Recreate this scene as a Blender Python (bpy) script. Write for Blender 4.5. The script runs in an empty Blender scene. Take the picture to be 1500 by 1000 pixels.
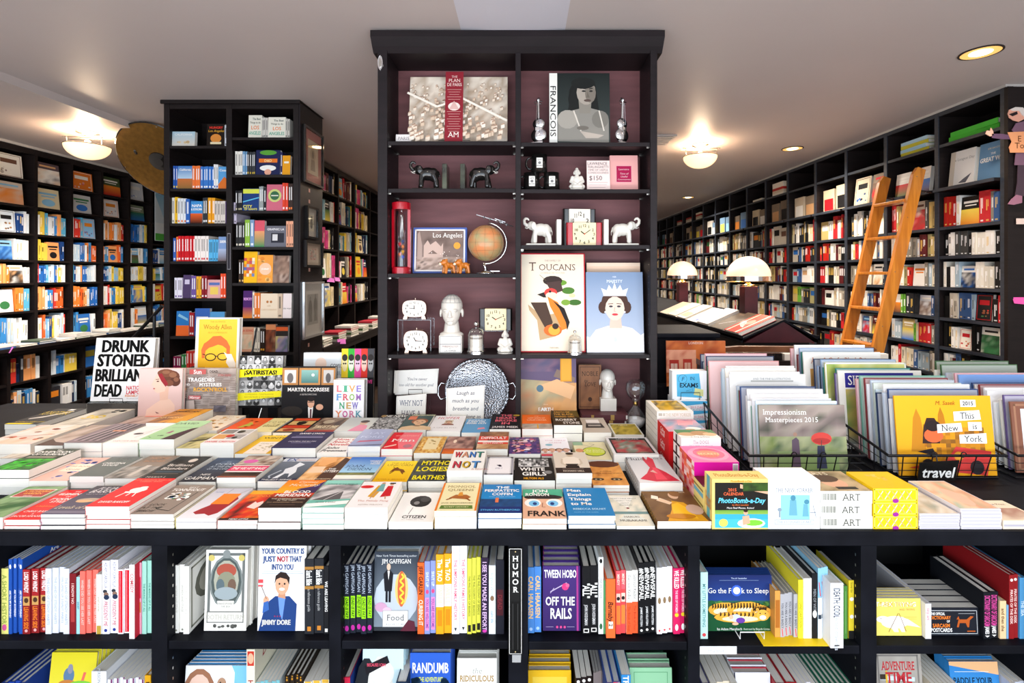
import bpy, bmesh, math, random
from mathutils import Vector, Matrix
from mathutils.geometry import tessellate_polygon

# ---------------------------------------------------------------- camera, sky, daylight, exposure
SC = bpy.context.scene
COL = SC.collection
FPX, CX, CY, EYE = 715.0, 765.0, 400.0, 1.69
cam_data = bpy.data.cameras.new('camera')
cam_data.sensor_width = 36.0
cam_data.lens = FPX / 1500 * 36
cam_data.shift_x = -(CX - 750) / 1500
cam_data.shift_y = -(500 - CY) / 1500
cam_data.clip_start = 0.05
cam = bpy.data.objects.new('camera', cam_data)
cam.location = (0, 0, EYE)
cam.rotation_euler = (math.pi / 2, 0, 0)
COL.objects.link(cam)
SC.camera = cam
SC.view_settings.view_transform = 'Standard'
SC.view_settings.look = 'None'
SC.view_settings.exposure = 0.05
SC.view_settings.gamma = 1.0
SC.view_settings.use_curve_mapping = False
wd = bpy.data.worlds.new('daylight')
SC.world = wd
wd.use_nodes = True
wd.node_tree.nodes['Background'].inputs[0].default_value = (0.80, 0.90, 1.0, 1)
wd.node_tree.nodes['Background'].inputs[1].default_value = 1.5


def lamp(name, kind, loc, energy, color, size=0.1, rot=(0, 0, 0), sy=None, spot=None, blend=0.6):
    d = bpy.data.lights.new(name, kind)
    d.energy = energy
    d.color = color
    if kind == 'AREA':
        d.shape = 'RECTANGLE' if sy else 'DISK'
        d.size = size
        if sy:
            d.size_y = sy
    elif kind == 'SPOT':
        d.spot_size = spot
        d.spot_blend = blend
        d.shadow_soft_size = size
    else:
        d.shadow_soft_size = size
    o = bpy.data.objects.new(name, d)
    o.location = loc
    o.rotation_euler = rot
    COL.objects.link(o)
    return o


SOFT, WARM, COOL = (1.0, 0.87, 0.74), (1.0, 0.76, 0.52), (0.80, 0.90, 1.0)
# daylight through the shop front behind the camera
lamp('shop_front_daylight', 'AREA', (0.0, -1.22, 1.45), 110, COOL, 6.4, (math.radians(90), 0, 0), 2.2)

lamp('ceiling_fill', 'AREA', (0.0, -1.2, .55), 85, (1.0, .95, .92), 6.4, (math.radians(150), 0, 0), .5)  # upward fill lamp added to brighten the ceiling

# ---------------------------------------------------------------- small helpers
rnd = random.Random(7)
TAU = math.tau


def lin(c):
    return tuple((x / 12.92 if x <= 0.04045 else ((x + 0.055) / 1.055) ** 2.4) for x in c)


_hx = {}


def hx(s):
    if not isinstance(s, str):
        return s
    if s not in _hx:
        t = s if len(s) == 6 else ''.join(a * 2 for a in s)
        _hx[s] = lin(tuple(int(t[i:i + 2], 16) / 255 for i in (0, 2, 4)))
    return _hx[s]


def mix(a, b, t):
    a, b = hx(a), hx(b)
    return tuple(x + (y - x) * t for x, y in zip(a, b))


NAMES = {'black': '161616', 'charcoal': '3a3d42', 'grey': '8a8a8a', 'white': 'f4f4f4', 'cream': 'efe6c8', 'red': 'c8202a', 'dark red': '7a1820',
         'orange': 'ee7a25', 'yellow': 'f2d02c', 'green': '3f9a4a', 'pale green': 'b8dcae', 'teal': '3a9a9a', 'light blue': '8ec4e8', 'blue': '2f6fc0',
         'navy': '1c2a55', 'purple': '5c3a86', 'pink': 'f09ab0', 'magenta': 'd8207a', 'brown': '6b4428', 'tan': 'c8a878', 'gold': 'b8942f', 'olive': '6b6b30'}


def cname(c):
    c = tuple(x ** 0.45 for x in hx(c))
    return min(NAMES, key=lambda n: sum((x - y ** 0.45) ** 2 for x, y in zip(c, hx(NAMES[n]))))


ORD = ['', 'first', 'second', 'third', 'fourth', 'fifth', 'sixth', 'seventh', 'eighth', 'ninth', 'tenth', 'eleventh', 'twelfth', 'thirteenth', 'fourteenth',
       'fifteenth', 'sixteenth', 'seventeenth', 'eighteenth', 'nineteenth', 'twentieth']
ORD += ['twenty-' + o for o in ORD[1:10]] + ['thirtieth'] + ['thirty-' + o for o in ORD[1:10]] + ['fortieth'] + ['forty-' + o for o in ORD[1:10]]


def PX(px, Y):
    return (px - CX) * Y / FPX


def PZ(py, Y):
    return EYE - (py - CY) * Y / FPX


def tag(o, label=None, cat=None, group=None, kind=None):
    if label: o['label'] = label
    if cat: o['category'] = cat
    if group: o['group'] = group
    if kind: o['kind'] = kind
    return o


class MB:
    def __init__(s):
        s.v, s.f, s.c, s.m, s.hasc = [], [], [], [], False

    def add(s, vs, fs, col=None, mi=0):
        n = len(s.v)
        s.v.extend(vs)
        if col is not None:
            s.hasc = True
            col = hx(col)
        for f in fs:
            s.f.append(tuple(i + n for i in f))
            s.c.append(col)
            s.m.append(mi)
        return s

    def box(s, a, b, col=None, mi=0, M=None):
        x0, y0, z0 = a
        x1, y1, z1 = b
        vs = [(x0, y0, z0), (x1, y0, z0), (x1, y1, z0), (x0, y1, z0), (x0, y0, z1), (x1, y0, z1), (x1, y1, z1), (x0, y1, z1)]
        if M is not None:
            vs = [tuple(M @ Vector(p)) for p in vs]
        return s.add(vs, [(0, 3, 2, 1), (4, 5, 6, 7), (0, 1, 5, 4), (1, 2, 6, 5), (2, 3, 7, 6), (3, 0, 4, 7)], col, mi)

    def prism(s, poly, h0, h1, axis='z', col=None, mi=0):
        """poly (convex or not) extruded along axis between h0 and h1"""
        n = len(poly)
        put = {'z': lambda p, h: (p[0], p[1], h), 'y': lambda p, h: (p[0], h, p[1]), 'x': lambda p, h: (h, p[0], p[1])}[axis]
        vs = [put(p, h0) for p in poly] + [put(p, h1) for p in poly]
        fs = [(i, (i + 1) % n, n + (i + 1) % n, n + i) for i in range(n)]
        tr = tessellate_polygon([[Vector((p[0], p[1], 0)) for p in poly]])
        fs += [tuple(t) for t in tr] + [tuple(n + i for i in t[::-1]) for t in tr]
        return s.add(vs, fs, col, mi)

    def tube(s, pts, r, n=6, col=None, mi=0, closed=False, r1=None):
        pts = [Vector(p) for p in pts]
        m = len(pts)
        vs, fs = [], []
        up = None
        for i, p in enumerate(pts):
            if closed:
                t = pts[(i + 1) % m] - pts[i - 1]
            else:
                t = pts[min(i + 1, m - 1)] - pts[max(i - 1, 0)]
            t.normalize()
            if up is None:
                up = Vector((0, 0, 1)) if abs(t.z) < 0.9 else Vector((1, 0, 0))
            a = t.cross(up).normalized()
            b = a.cross(t).normalized()
            up = b
            rr = r if r1 is None else r + (r1 - r) * i / (m - 1)
            for k in range(n):
                an = TAU * k / n
                vs.append(tuple(p + a * (math.cos(an) * rr) + b * (math.sin(an) * rr)))
        for i in range(m if closed else m - 1):
            j = (i + 1) % m
            for k in range(n):
                l = (k + 1) % n
                fs.append((i * n + k, i * n + l, j * n + l, j * n + k))
        if not closed:
            fs += [tuple(range(n))[::-1], tuple(range((m - 1) * n, m * n))]
        return s.add(vs, fs, col, mi)

    def lathe(s, prof, n=24, c=(0, 0, 0), col=None, mi=0, cap=True):
        vs, fs = [], []
        m = len(prof)
        for (r, z) in prof:
            for k in range(n):
                an = TAU * k / n
                vs.append((c[0] + r * math.cos(an), c[1] + r * math.sin(an), c[2] + z))
        for i in range(m - 1):
            for k in range(n):
                l = (k + 1) % n
                fs.append((i * n + k, i * n + l, (i + 1) * n + l, (i + 1) * n + k))
        if cap:
            if prof[0][0] > 1e-5: fs.append(tuple(range(n))[::-1])
            if prof[-1][0] > 1e-5: fs.append(tuple(range((m - 1) * n, m * n)))
        return s.add(vs, fs, col, mi)

    def ball(s, c, r, n=12, col=None, mi=0):
        r = r if isinstance(r, (tuple, list)) else (r, r, r)
        m = n // 2
        vs, fs = [], []
        for i in range(m + 1):
            th = math.pi * i / m
            for k in range(n):
                an = TAU * k / n
                vs.append((c[0] + r[0] * math.sin(th) * math.cos(an), c[1] + r[1] * math.sin(th) * math.sin(an), c[2] - r[2] * math.cos(th)))
        for i in range(m):
            for k in range(n):
                l = (k + 1) % n
                fs.append((i * n + k, i * n + l, (i + 1) * n + l, (i + 1) * n + k))
        return s.add(vs, fs, col, mi)

    def xf(s, fn, start=0):
        s.v[start:] = [fn(p) for p in s.v[start:]]
        return s

    def mesh(s, name, mats, smooth=False):
        me = bpy.data.meshes.new(name)
        me.from_pydata(s.v, [], s.f)
        for m in (mats if isinstance(mats, (list, tuple)) else [mats]):
            me.materials.append(m)
        if any(s.m):
            me.polygons.foreach_set('material_index', s.m)
        if smooth:
            me.polygons.foreach_set('use_smooth', [True] * len(s.f))
        if s.hasc:
            a = me.color_attributes.new('Col', 'FLOAT_COLOR', 'CORNER')
            out = []
            for f, c in zip(s.f, s.c):
                if c is None:
                    c = (1, 1, 1)
                if isinstance(c[0], (tuple, list)):
                    for q in c:
                        out += [q[0], q[1], q[2], 1.0]
                else:
                    out += [c[0], c[1], c[2], 1.0] * len(f)
            a.data.foreach_set('color', out)
        me.update()
        return me

    def build(s, name, mats, parent=None, smooth=False, loc=None, bevel=0, rot=None):
        return put(name, s.mesh(name, mats, smooth), parent, loc, rot, bevel)


def put(name, me, parent=None, loc=None, rot=None, bevel=0):
    o = bpy.data.objects.new(name, me)
    COL.objects.link(o)
    if parent is not None: o.parent = parent
    if loc is not None: o.location = loc
    if rot is not None: o.rotation_euler = rot
    if bevel:
        b = o.modifiers.new('edge', 'BEVEL')
        b.width = bevel
        b.segments = 2
        b.limit_method = 'ANGLE'
    return o


def empty(name, loc=(0, 0, 0), rz=0.0, rx=0.0):
    o = bpy.data.objects.new(name, None)
    o.empty_display_size = 0.05
    o.location = loc
    o.rotation_euler = (rx, 0, rz)
    COL.objects.link(o)
    return o


# ---------------------------------------------------------------- materials
def material(name, color=(.8, .8, .8), rough=.5, metal=0., attr=False, noise=None, bump=None, coat=0., emit=None, trans=0., alpha=1., ior=1.45, spec=.5):
    """noise = (scale, other colour, amount, stretch xyz); bump = (scale, strength, stretch)"""
    m = bpy.data.materials.new(name)
    m.use_nodes = True
    nt = m.node_tree
    b = nt.nodes['Principled BSDF']
    b.inputs['Base Color'].default_value = (*hx(color), 1)
    b.inputs['Roughness'].default_value = rough
    b.inputs['Metallic'].default_value = metal
    b.inputs['Coat Weight'].default_value = coat
    b.inputs['Transmission Weight'].default_value = trans
    b.inputs['IOR'].default_value = ior
    b.inputs['Specular IOR Level'].default_value = spec
    b.inputs['Alpha'].default_value = alpha
    if emit:
        b.inputs['Emission Color'].default_value = (*hx(emit[0]), 1)
        b.inputs['Emission Strength'].default_value = emit[1]
    src = None
    if attr:
        at = nt.nodes.new('ShaderNodeAttribute')
        at.attribute_name = 'Col'
        src = at.outputs['Color']
        nt.links.new(src, b.inputs['Base Color'])

    def tex(scale, stretch):
        tc = nt.nodes.new('ShaderNodeTexCoord')
        mp = nt.nodes.new('ShaderNodeMapping')
        mp.inputs['Scale'].default_value = stretch
        n = nt.nodes.new('ShaderNodeTexNoise')
        n.inputs['Scale'].default_value = scale
        n.inputs['Detail'].default_value = 4
        nt.links.new(tc.outputs['Object'], mp.inputs[0])
        nt.links.new(mp.outputs[0], n.inputs['Vector'])
        return n
    if noise:
        n = tex(noise[0], noise[3] if len(noise) > 3 else (1, 1, 1))
        mx = nt.nodes.new('ShaderNodeMix')
        mx.data_type = 'RGBA'
        rp = nt.nodes.new('ShaderNodeMapRange')
        rp.inputs[1].default_value, rp.inputs[2].default_value = .35, .65
        rp.inputs[4].default_value = noise[2]
        nt.links.new(n.outputs['Fac'], rp.inputs[0])
        nt.links.new(rp.outputs[0], mx.inputs[0])
        if src: nt.links.new(src, mx.inputs[6])
        else: mx.inputs[6].default_value = (*hx(color), 1)
        mx.inputs[7].default_value = (*hx(noise[1]), 1)
        nt.links.new(mx.outputs[2], b.inputs['Base Color'])
    if bump:
        n = tex(bump[0], bump[2] if len(bump) > 2 else (1, 1, 1))
        bp = nt.nodes.new('ShaderNodeBump')
        bp.inputs['Strength'].default_value = bump[1]
        bp.inputs['Distance'].default_value = .002
        nt.links.new(n.outputs['Fac'], bp.inputs['Height'])
        nt.links.new(bp.outputs[0], b.inputs['Normal'])
    return m


M_PRINT = material('printed_paper', attr=True, rough=.5, coat=.03, spec=.22, bump=(40, .03))
M_PAGE = {'flat': material('page_edges_lying', 'f3efe6', .8, noise=(6, 'dcd6c8', .5, (.2, .2, 160))),
          'spine': material('page_edges_upright', 'f3efe6', .8, noise=(6, 'd2ccbe', .6, (160, .2, .2))),
          'face': material('page_edges_facing', 'f3efe6', .8, noise=(6, 'd2ccbe', .6, (.2, 160, .2)))}
M_SHELF = material('espresso_wood', '211a1a', .42, spec=.3, noise=(5, '161212', .7, (1, 1, 12)), bump=(60, .05, (1, 1, 8)))
M_CASE = material('case_wood', '211a1d', .5, spec=.25, noise=(4, '171315', .7, (1, 1, 10)), bump=(60, .05, (1, 1, 8)))
M_BACK = material('maroon_back_panel', '7b4d4f', .62, noise=(3, '663f42', .8, (1, 1, 8)), bump=(80, .04))
M_COUNTER = material('counter_black_paint', '0b0c12', .6, spec=.12, noise=(8, '20222b', .35), bump=(50, .06))
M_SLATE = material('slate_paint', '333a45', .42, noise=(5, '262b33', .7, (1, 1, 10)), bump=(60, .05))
M_GAP = material('dark_recess', '121214', .7, noise=(6, '1c1b1c', .5))
M_METAL = material('brushed_nickel', 'cfcac2', .25, 1.0, noise=(30, 'b0aaa0', .4))
M_SILVER = material('polished_silver', 'e2e2e4', .14, 1.0, bump=(14, .08))
M_WIRE = material('black_wire', '17171a', .35, .3, bump=(90, .1))
M_WHITEWIRE = material('white_wire', 'f0f0f0', .35, 0, bump=(90, .1))
M_CERAMIC = material('white_ceramic', 'dedad2', .24, 0, coat=.4, noise=(20, 'd4cec4', .4))
M_BLACKGLOSS = material('glossy_black', '131212', .14, 0, coat=.6, noise=(12, '2a2624', .5))


def thin_glass(name, lo, hi):
    m = material(name, 'e6eef0', .04, 1.0, noise=(8, 'f4f8fa', .2))
    nt = m.node_tree
    lw = nt.nodes.new('ShaderNodeLayerWeight')
    lw.inputs[0].default_value = .35
    mr = nt.nodes.new('ShaderNodeMapRange')
    mr.inputs[3].default_value, mr.inputs[4].default_value = lo, hi
    nt.links.new(lw.outputs['Facing'], mr.inputs[0])
    nt.links.new(mr.outputs[0], nt.nodes['Principled BSDF'].inputs['Alpha'])
    return m


M_PLASTIC = thin_glass('sheet_acrylic', .10, .5)
M_GLASS = thin_glass('clear_glass', .07, .8)
M_PANE = thin_glass('picture_glass', .05, .3)
M_PINE = material('varnished_pine', 'd9892f', .35, coat=.3, noise=(6, 'b5661c', .8, (6, 6, .6)), bump=(40, .05, (6, 6, .5)))
M_BRASS = material('brass', 'caa45c', .25, 1.0, noise=(20, 'a8823e', .4))
M_MAROON = material('maroon_leather', '4a1620', .4, noise=(12, '36101a', .6), bump=(60, .2))
M_CEIL = material('ceiling_plaster', 'cec2be', .48, noise=(1.2, 'c6bab6', .5), bump=(120, .04))
M_WALL = material('wall_plaster', 'bdb8b4', .8, noise=(1.5, 'b2aca6', .5), bump=(90, .05))
M_FLOOR = material('floor_boards', '4a3a30', .5, noise=(3, '352920', .8, (8, .6, 1)), bump=(30, .1, (8, .6, 1)))

# ---------------------------------------------------------------- lettering
GL = {}
SERIF = {}


def make_glyphs():
    chars = [chr(c) for c in range(33, 127)] + ['¡', '·', '’', 'é']
    for wt, off in (('', 0.0), ('b', 0.022)):
        cu = bpy.data.curves.new('lettering', 'FONT')
        cu.offset = off
        cu.resolution_u = 2
        cu.size = 1
        ob = bpy.data.objects.new('lettering', cu)
        COL.objects.link(ob)

        def geo(body):
            cu.body = body
            dg = bpy.context.evaluated_depsgraph_get()
            dg.update()
            ev = ob.evaluated_get(dg)
            me = ev.to_mesh()
            vs = [(v.co.x, v.co.y) for v in me.vertices]
            fs = [tuple(p.vertices) for p in me.polygons]
            ev.to_mesh_clear()
            return vs, fs
        wid = lambda b: max(p[0] for p in geo(b)[0])
        hh = geo('H')[0]
        cap = max(p[1] for p in hh)
        hw = wid('HH')
        for ch in chars:
            vs, fs = geo(ch)
            if not vs: continue
            adv = wid('H' + ch + 'H') - hw
            vs = [(x / cap, y / cap) for x, y in vs]
            GL[wt + ch] = (vs, fs, adv / cap)
            ec = {}
            for f in fs:
                for i in range(len(f)):
                    e = (f[i], f[(i + 1) % len(f)])
                    k = (min(e), max(e))
                    ec[k] = ec.get(k, 0) + 1
            bars = []
            for (a, b), n in ec.items():
                if n == 1:
                    (xa, ya), (xb, yb) = vs[a], vs[b]
                    if abs(ya - yb) < .01 and .06 < abs(xa - xb) < .3 and ch.isalpha():
                        lvl = 0 if abs(ya) < .05 else (1 if (abs(ya - 1) < .05 or .7 < ya < .8) else None)
                        if lvl is not None:
                            x0, x1 = min(xa, xb) - .09, max(xa, xb) + .09
                            bars.append((x0, ya, x1, ya + .07) if lvl == 0 else (x0, ya - .07, x1, ya))
            SERIF[wt + ch] = bars
        GL[wt + ' '] = ([], [], (wid('H H') - hw) / cap)
        bpy.data.objects.remove(ob)


make_glyphs()
_lat = {}


def vnoise(x, y, seed):
    xi, yi = math.floor(x), math.floor(y)
    fx, fy = x - xi, y - yi
    fx, fy = fx * fx * (3 - 2 * fx), fy * fy * (3 - 2 * fy)

    def h(a, b):
        k = (a, b, seed)
        if k not in _lat:
            _lat[k] = random.Random(a * 7349 + b * 9151 + seed * 131).random()
        return _lat[k]
    return (h(xi, yi) * (1 - fx) + h(xi + 1, yi) * fx) * (1 - fy) + (h(xi, yi + 1) * (1 - fx) + h(xi + 1, yi + 1) * fx) * fy


def pal(ps, t):
    ps = ps.split(',') if isinstance(ps, str) else ps
    t = max(0, min(.999, t)) * (len(ps) - 1)
    i = int(t)
    return mix(ps[i], ps[min(i + 1, len(ps) - 1)], t - i)


def art(mb, ops, W, H, O, U, V, N, tf=lambda p: p, l0=1):
    """flat print: ops in fractions of the sheet W x H; every op sits a hair above the one before"""
    O, U, V, N = Vector(O), Vector(U), Vector(V), Vector(N)
    lay = [l0]

    def P(x, y):
        return tf(tuple(O + U * (x * W) + V * (y * H) + N * (lay[0] * 0.00009)))

    def poly(pts, c):
        if len(pts) <= 4 or isinstance(c, list):
            mb.add([P(*p) for p in pts], [tuple(range(len(pts)))], None, 0)
            mb.c[-1] = [hx(q) for q in c] if isinstance(c, list) else hx(c)
        else:
            tr = tessellate_polygon([[Vector((p[0], p[1], 0)) for p in pts]])
            mb.add([P(*p) for p in pts], [tuple(t) if ((pts[t[1]][0] - pts[t[0]][0]) * (pts[t[2]][1] - pts[t[0]][1]) - (pts[t[1]][1] - pts[t[0]][1]) * (pts[t[2]][0] - pts[t[0]][0])) > 0 else tuple(t[::-1]) for t in tr], c)
        mb.hasc = True

    def ell(cx, cy, rx, ry, c, n=14, a0=0, a1=TAU):
        poly([(cx + rx * math.cos(a0 + (a1 - a0) * k / n), cy + ry * math.sin(a0 + (a1 - a0) * k / n)) for k in range(n)], c)
    k0 = H / W
    for op in ops:
        o = op[0]
        if o == 'r':
            _, x0, y0, x1, y1, c = op
            poly([(x0, y0), (x1, y0), (x1, y1), (x0, y1)], c)
        elif o == 'g':
            _, x0, y0, x1, y1, c0, c1 = op
            poly([(x0, y0), (x1, y0), (x1, y1), (x0, y1)], [c0, c0, c1, c1])
        elif o == 'e':
            ell(*op[1:6])
        elif o == 'c':      # true circle, radius as a fraction of the height
            _, cx, cy, r, c = op
            ell(cx, cy, r * k0, r, c)
        elif o == 'p':
            poly(op[1], op[2])
        elif o == 'l':
            _, pts, wd_, c = op
            for (xa, ya), (xb, yb) in zip(pts, pts[1:]):
                dx, dy = (xb - xa) * W, (yb - ya) * H
                L = math.hypot(dx, dy) or 1
                nx, ny = -dy / L * wd_ * H / 2 / W, dx / L * wd_ / 2
                poly([(xa - nx, ya - ny), (xb - nx, yb - ny), (xb + nx, yb + ny), (xa + nx, ya + ny)], c)
        elif o == 'f':      # frame
            _, x0, y0, x1, y1, t, c = op
            tx = t * k0
            for q in ((x0, y0, x1, y0 + t), (x0, y1 - t, x1, y1), (x0, y0, x0 + tx, y1), (x1 - tx, y0, x1, y1)):
                poly([(q[0], q[1]), (q[2], q[1]), (q[2], q[3]), (q[0], q[3])], c)
        elif o in 'nm':     # smooth noise picture / mosaic of flat cells
            _, x0, y0, x1, y1, ps, nx, ny, seed = op[:9]
            fr = op[9] if len(op) > 9 else .45
            R = random.Random(seed)
            col = [[pal(ps, (vnoise(i * fr, j * fr, seed) * .75 + vnoise(i * fr * 2.3, j * fr * 2.3, seed + 5) * .5 - .12)) for i in range(nx + 1)] for j in range(ny + 1)]
            for j in range(ny):
                for i in range(nx):
                    a, b = x0 + (x1 - x0) * i / nx, x0 + (x1 - x0) * (i + 1) / nx
                    d, e = y0 + (y1 - y0) * j / ny, y0 + (y1 - y0) * (j + 1) / ny
                    poly([(a, d), (b, d), (b, e), (a, e)], [col[j][i], col[j][i + 1], col[j + 1][i + 1], col[j + 1][i]] if o == 'n' else pal(ps, R.random()))
        elif o == 's':      # scattered blobs
            _, x0, y0, x1, y1, ps, n, r, seed = op
            R = random.Random(seed)
            for _i in range(n):
                rr = r * R.uniform(.6, 1.3)
                ell(R.uniform(x0 + rr * k0, x1 - rr * k0), R.uniform(y0 + rr, y1 - rr), rr * k0, rr * R.uniform(.5, 1), pal(ps, R.random()), 7)
        elif o == 'k':      # plain head-and-shoulders figure
            _, cx, cy, s, skin, hair, cloth = op[:7]
            q = lambda x, y: (cx + x * s * k0, cy + y * s)
            poly([q(-.95, -1.5), q(.95, -1.5), q(.85, -.95), q(.35, -.7), q(-.35, -.7), q(-.85, -.95)], cloth)
            poly([q(-.17, -.8), q(.17, -.8), q(.15, -.3), q(-.15, -.3)], mix(skin, '604030', .25))
            lay[0] += 1
            ell(*q(0, .12), .5 * s * k0, .56 * s, hair)
            lay[0] += 1
            ell(*q(.02, -.04), .37 * s * k0, .5 * s, skin)
            lay[0] += 1
            for sx in (-.15, .17):
                ell(*q(sx, .02), .06 * s * k0, .035 * s, '222')
                poly([q(sx - .1, .1), q(sx + .1, .1), q(sx + .09, .13), q(sx - .09, .13)], hair)
            poly([q(0, 0), q(.06, -.17), q(-.04, -.17)], mix(skin, '804838', .3))
            ell(*q(.02, -.28), .12 * s * k0, .035 * s, 'a8504c', 8)
        elif o == 't':
            text, cx, cy, h, c = op[1:6]
            fl = op[6] if len(op) > 6 else ''
            mw = op[7] if len(op) > 7 else .92
            wt = 'b' if 'b' in fl else ''
            tot = sum(GL.get(wt + ch, GL[wt + ' '])[2] for ch in text)
            sy = h * H
            sx = sy * (.8 if 'n' in fl else 1)
            if tot * sx > mw * W or 'w' in fl: sx = mw * W / max(tot, .01)
            x = cx * W - (0 if 'l' in fl else tot * sx / 2)
            y = cy * H - sy / 2
            for ch in text:
                g = GL.get(wt + ch, GL[wt + ' '])
                sh = .22 if 'i' in fl else 0
                for ox in ((-.05, 0, .05) if 'x' in fl else (0,)) if g[0] else ():
                    mb.add([P((x + (a + ox + sh * b) * sx) / W, (y + b * sy) / H) for a, b in g[0]], g[1], c)
                    if 's' in fl:
                        for (a, b, d, e) in SERIF[wt + ch]:
                            mb.add([P((x + (u + sh * v) * sx) / W, (y + v * sy) / H) for u, v in ((a, b), (d, b), (d, e), (a, e))], [(0, 1, 2, 3)], c)
                x += g[2] * sx
        lay[0] += 1
    return mb


def lift(ops, a):
    """squeeze a cover design into the part above the fraction a of the sheet"""
    f = lambda y: a + (1 - a) * y
    out = []
    for o in ops:
        if o[0] in 'rgfnms': o = (o[0], o[1], f(o[2]) if o[2] > 0 else 0, o[3], f(o[4])) + tuple(o[5:])
        elif o[0] in 'eckt':
            i = 2 if o[0] in 'eck' else 3
            o = o[:i] + (f(o[i]),) + tuple(o[i + 1:])
            if o[0] == 'e': o = o[:4] + (o[4] * (1 - a),) + o[5:]
            if o[0] == 't': o = o[:4] + (o[4] * (1 - a),) + tuple(o[5:])
        elif o[0] in 'pl': o = (o[0], [(x, f(y) if y > 0 else 0) for x, y in o[1]]) + tuple(o[2:])
        out.append(o)
    return out


POSE = {'flat': lambda w, h, t: (lambda p: p),
        'face': lambda w, h, t: (lambda p: (p[0], t / 2 - p[2], p[1] + h / 2)),
        'spine': lambda w, h, t: (lambda p: (p[2] - t / 2, p[0], p[1] + h / 2))}
_mc = {}


def frames(w, h, t):
    return {'front': (w, h, (-w / 2, -h / 2, t), (1, 0, 0), (0, 1, 0), (0, 0, 1)),
            'spine': (h, t, (-w / 2, h / 2, 0), (0, -1, 0), (0, 0, 1), (-1, 0, 0)),
            'foot': (w, t, (-w / 2, -h / 2, 0), (1, 0, 0), (0, 0, 1), (0, -1, 0)),
            'head': (w, t, (w / 2, h / 2, 0), (-1, 0, 0), (0, 0, 1), (0, 1, 0)),
            'fore': (h, t, (w / 2, -h / 2, 0), (0, 1, 0), (0, 0, 1), (1, 0, 0))}


def book(name, w, h, t, col, loc, pose='flat', spine=None, hard=False, rz=0., tilt=0., front=None, sart=None, label=None, cat='book', group=None, key=None, simple=False,
         page='f3efe6', roll=0., back=None):
    """one book: cover (own mesh) > page_block, cover_print, spine_print"""
    tf = POSE[pose](w, h, t)
    k = (name, round(w, 4), round(h, 4), round(t, 4), str(col), str(spine), pose, hard, simple, key, str(back))
    c = min(.0028 if hard else .0006, t * .2)
    ov = .003 if hard else .0006
    sp = spine or col
    if k not in _mc:
        mb = MB()
        mb.box((-w / 2, -h / 2, 0), (w / 2, h / 2, c), back or (col if hard or pose != 'flat' else 'e4e2de'))
        mb.box((-w / 2, -h / 2, t - c), (w / 2, h / 2, t), col)
        mb.box((-w / 2, -h / 2, c), (-w / 2 + c, h / 2, t - c), sp)
        # the binding's outer long edges take the spine's colour too
        for fi in (5, 11):
            mb.c[fi] = hx(sp)
        if simple:
            mb.box((-w / 2 + c, -h / 2 + ov, c), (w / 2 - ov, h / 2 - ov, t - c), page)
            if sart: art(mb, sart, *frames(w, h, t)['spine'])
            if front: art(mb, front, *frames(w, h, t)['front'])
        mb.xf(tf)
        pm = None
        if not simple:
            pb = MB().box((-w / 2 + c, -h / 2 + ov, c), (w / 2 - ov, h / 2 - ov, t - c)).xf(tf)
            pm = pb.mesh('page_block', M_PAGE[pose])
        prints = []
        if not simple:
            for nm, ops, fr in (('cover_print', front, 'front'), ('spine_print', sart, 'spine')):
                if ops:
                    a = art(MB(), [('r', 0, 0, 1, 1, col if nm == 'cover_print' else sp)] + list(ops), *frames(w, h, t)[fr], tf)
                    prints.append((nm, a.mesh(nm, M_PRINT)))
        _mc[k] = (mb.mesh(name, M_PRINT), pm, prints)
    me, pm, prints = _mc[k]
    o = put(name, me, None, loc, (tilt, roll, rz))
    if pm: put('page_block', pm, o)
    for nm, m in prints: put(nm, m, o)
    return tag(o, label, cat, group)


def carton(name, w, d, h, col, loc, label, cat='box', group=None, rz=0., **prints):
    """a closed box calendar: body > lid band, prints on top / foot (front) / spine (left side)"""
    mb = MB().box((-w / 2, -d / 2, 0), (w / 2, d / 2, h), col)
    o = put(name, mb.mesh(name, M_PRINT), None, loc, (0, 0, rz))
    for nm, ops in prints.items():
        if not ops: continue
        fr = frames(w, d, h)[{'top': 'front', 'front': 'foot', 'left': 'spine', 'right': 'fore'}[nm]]
        art(MB(), ops, *fr).build(nm + '_print', M_PRINT, o)
    return tag(o, label, cat, group)


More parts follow.
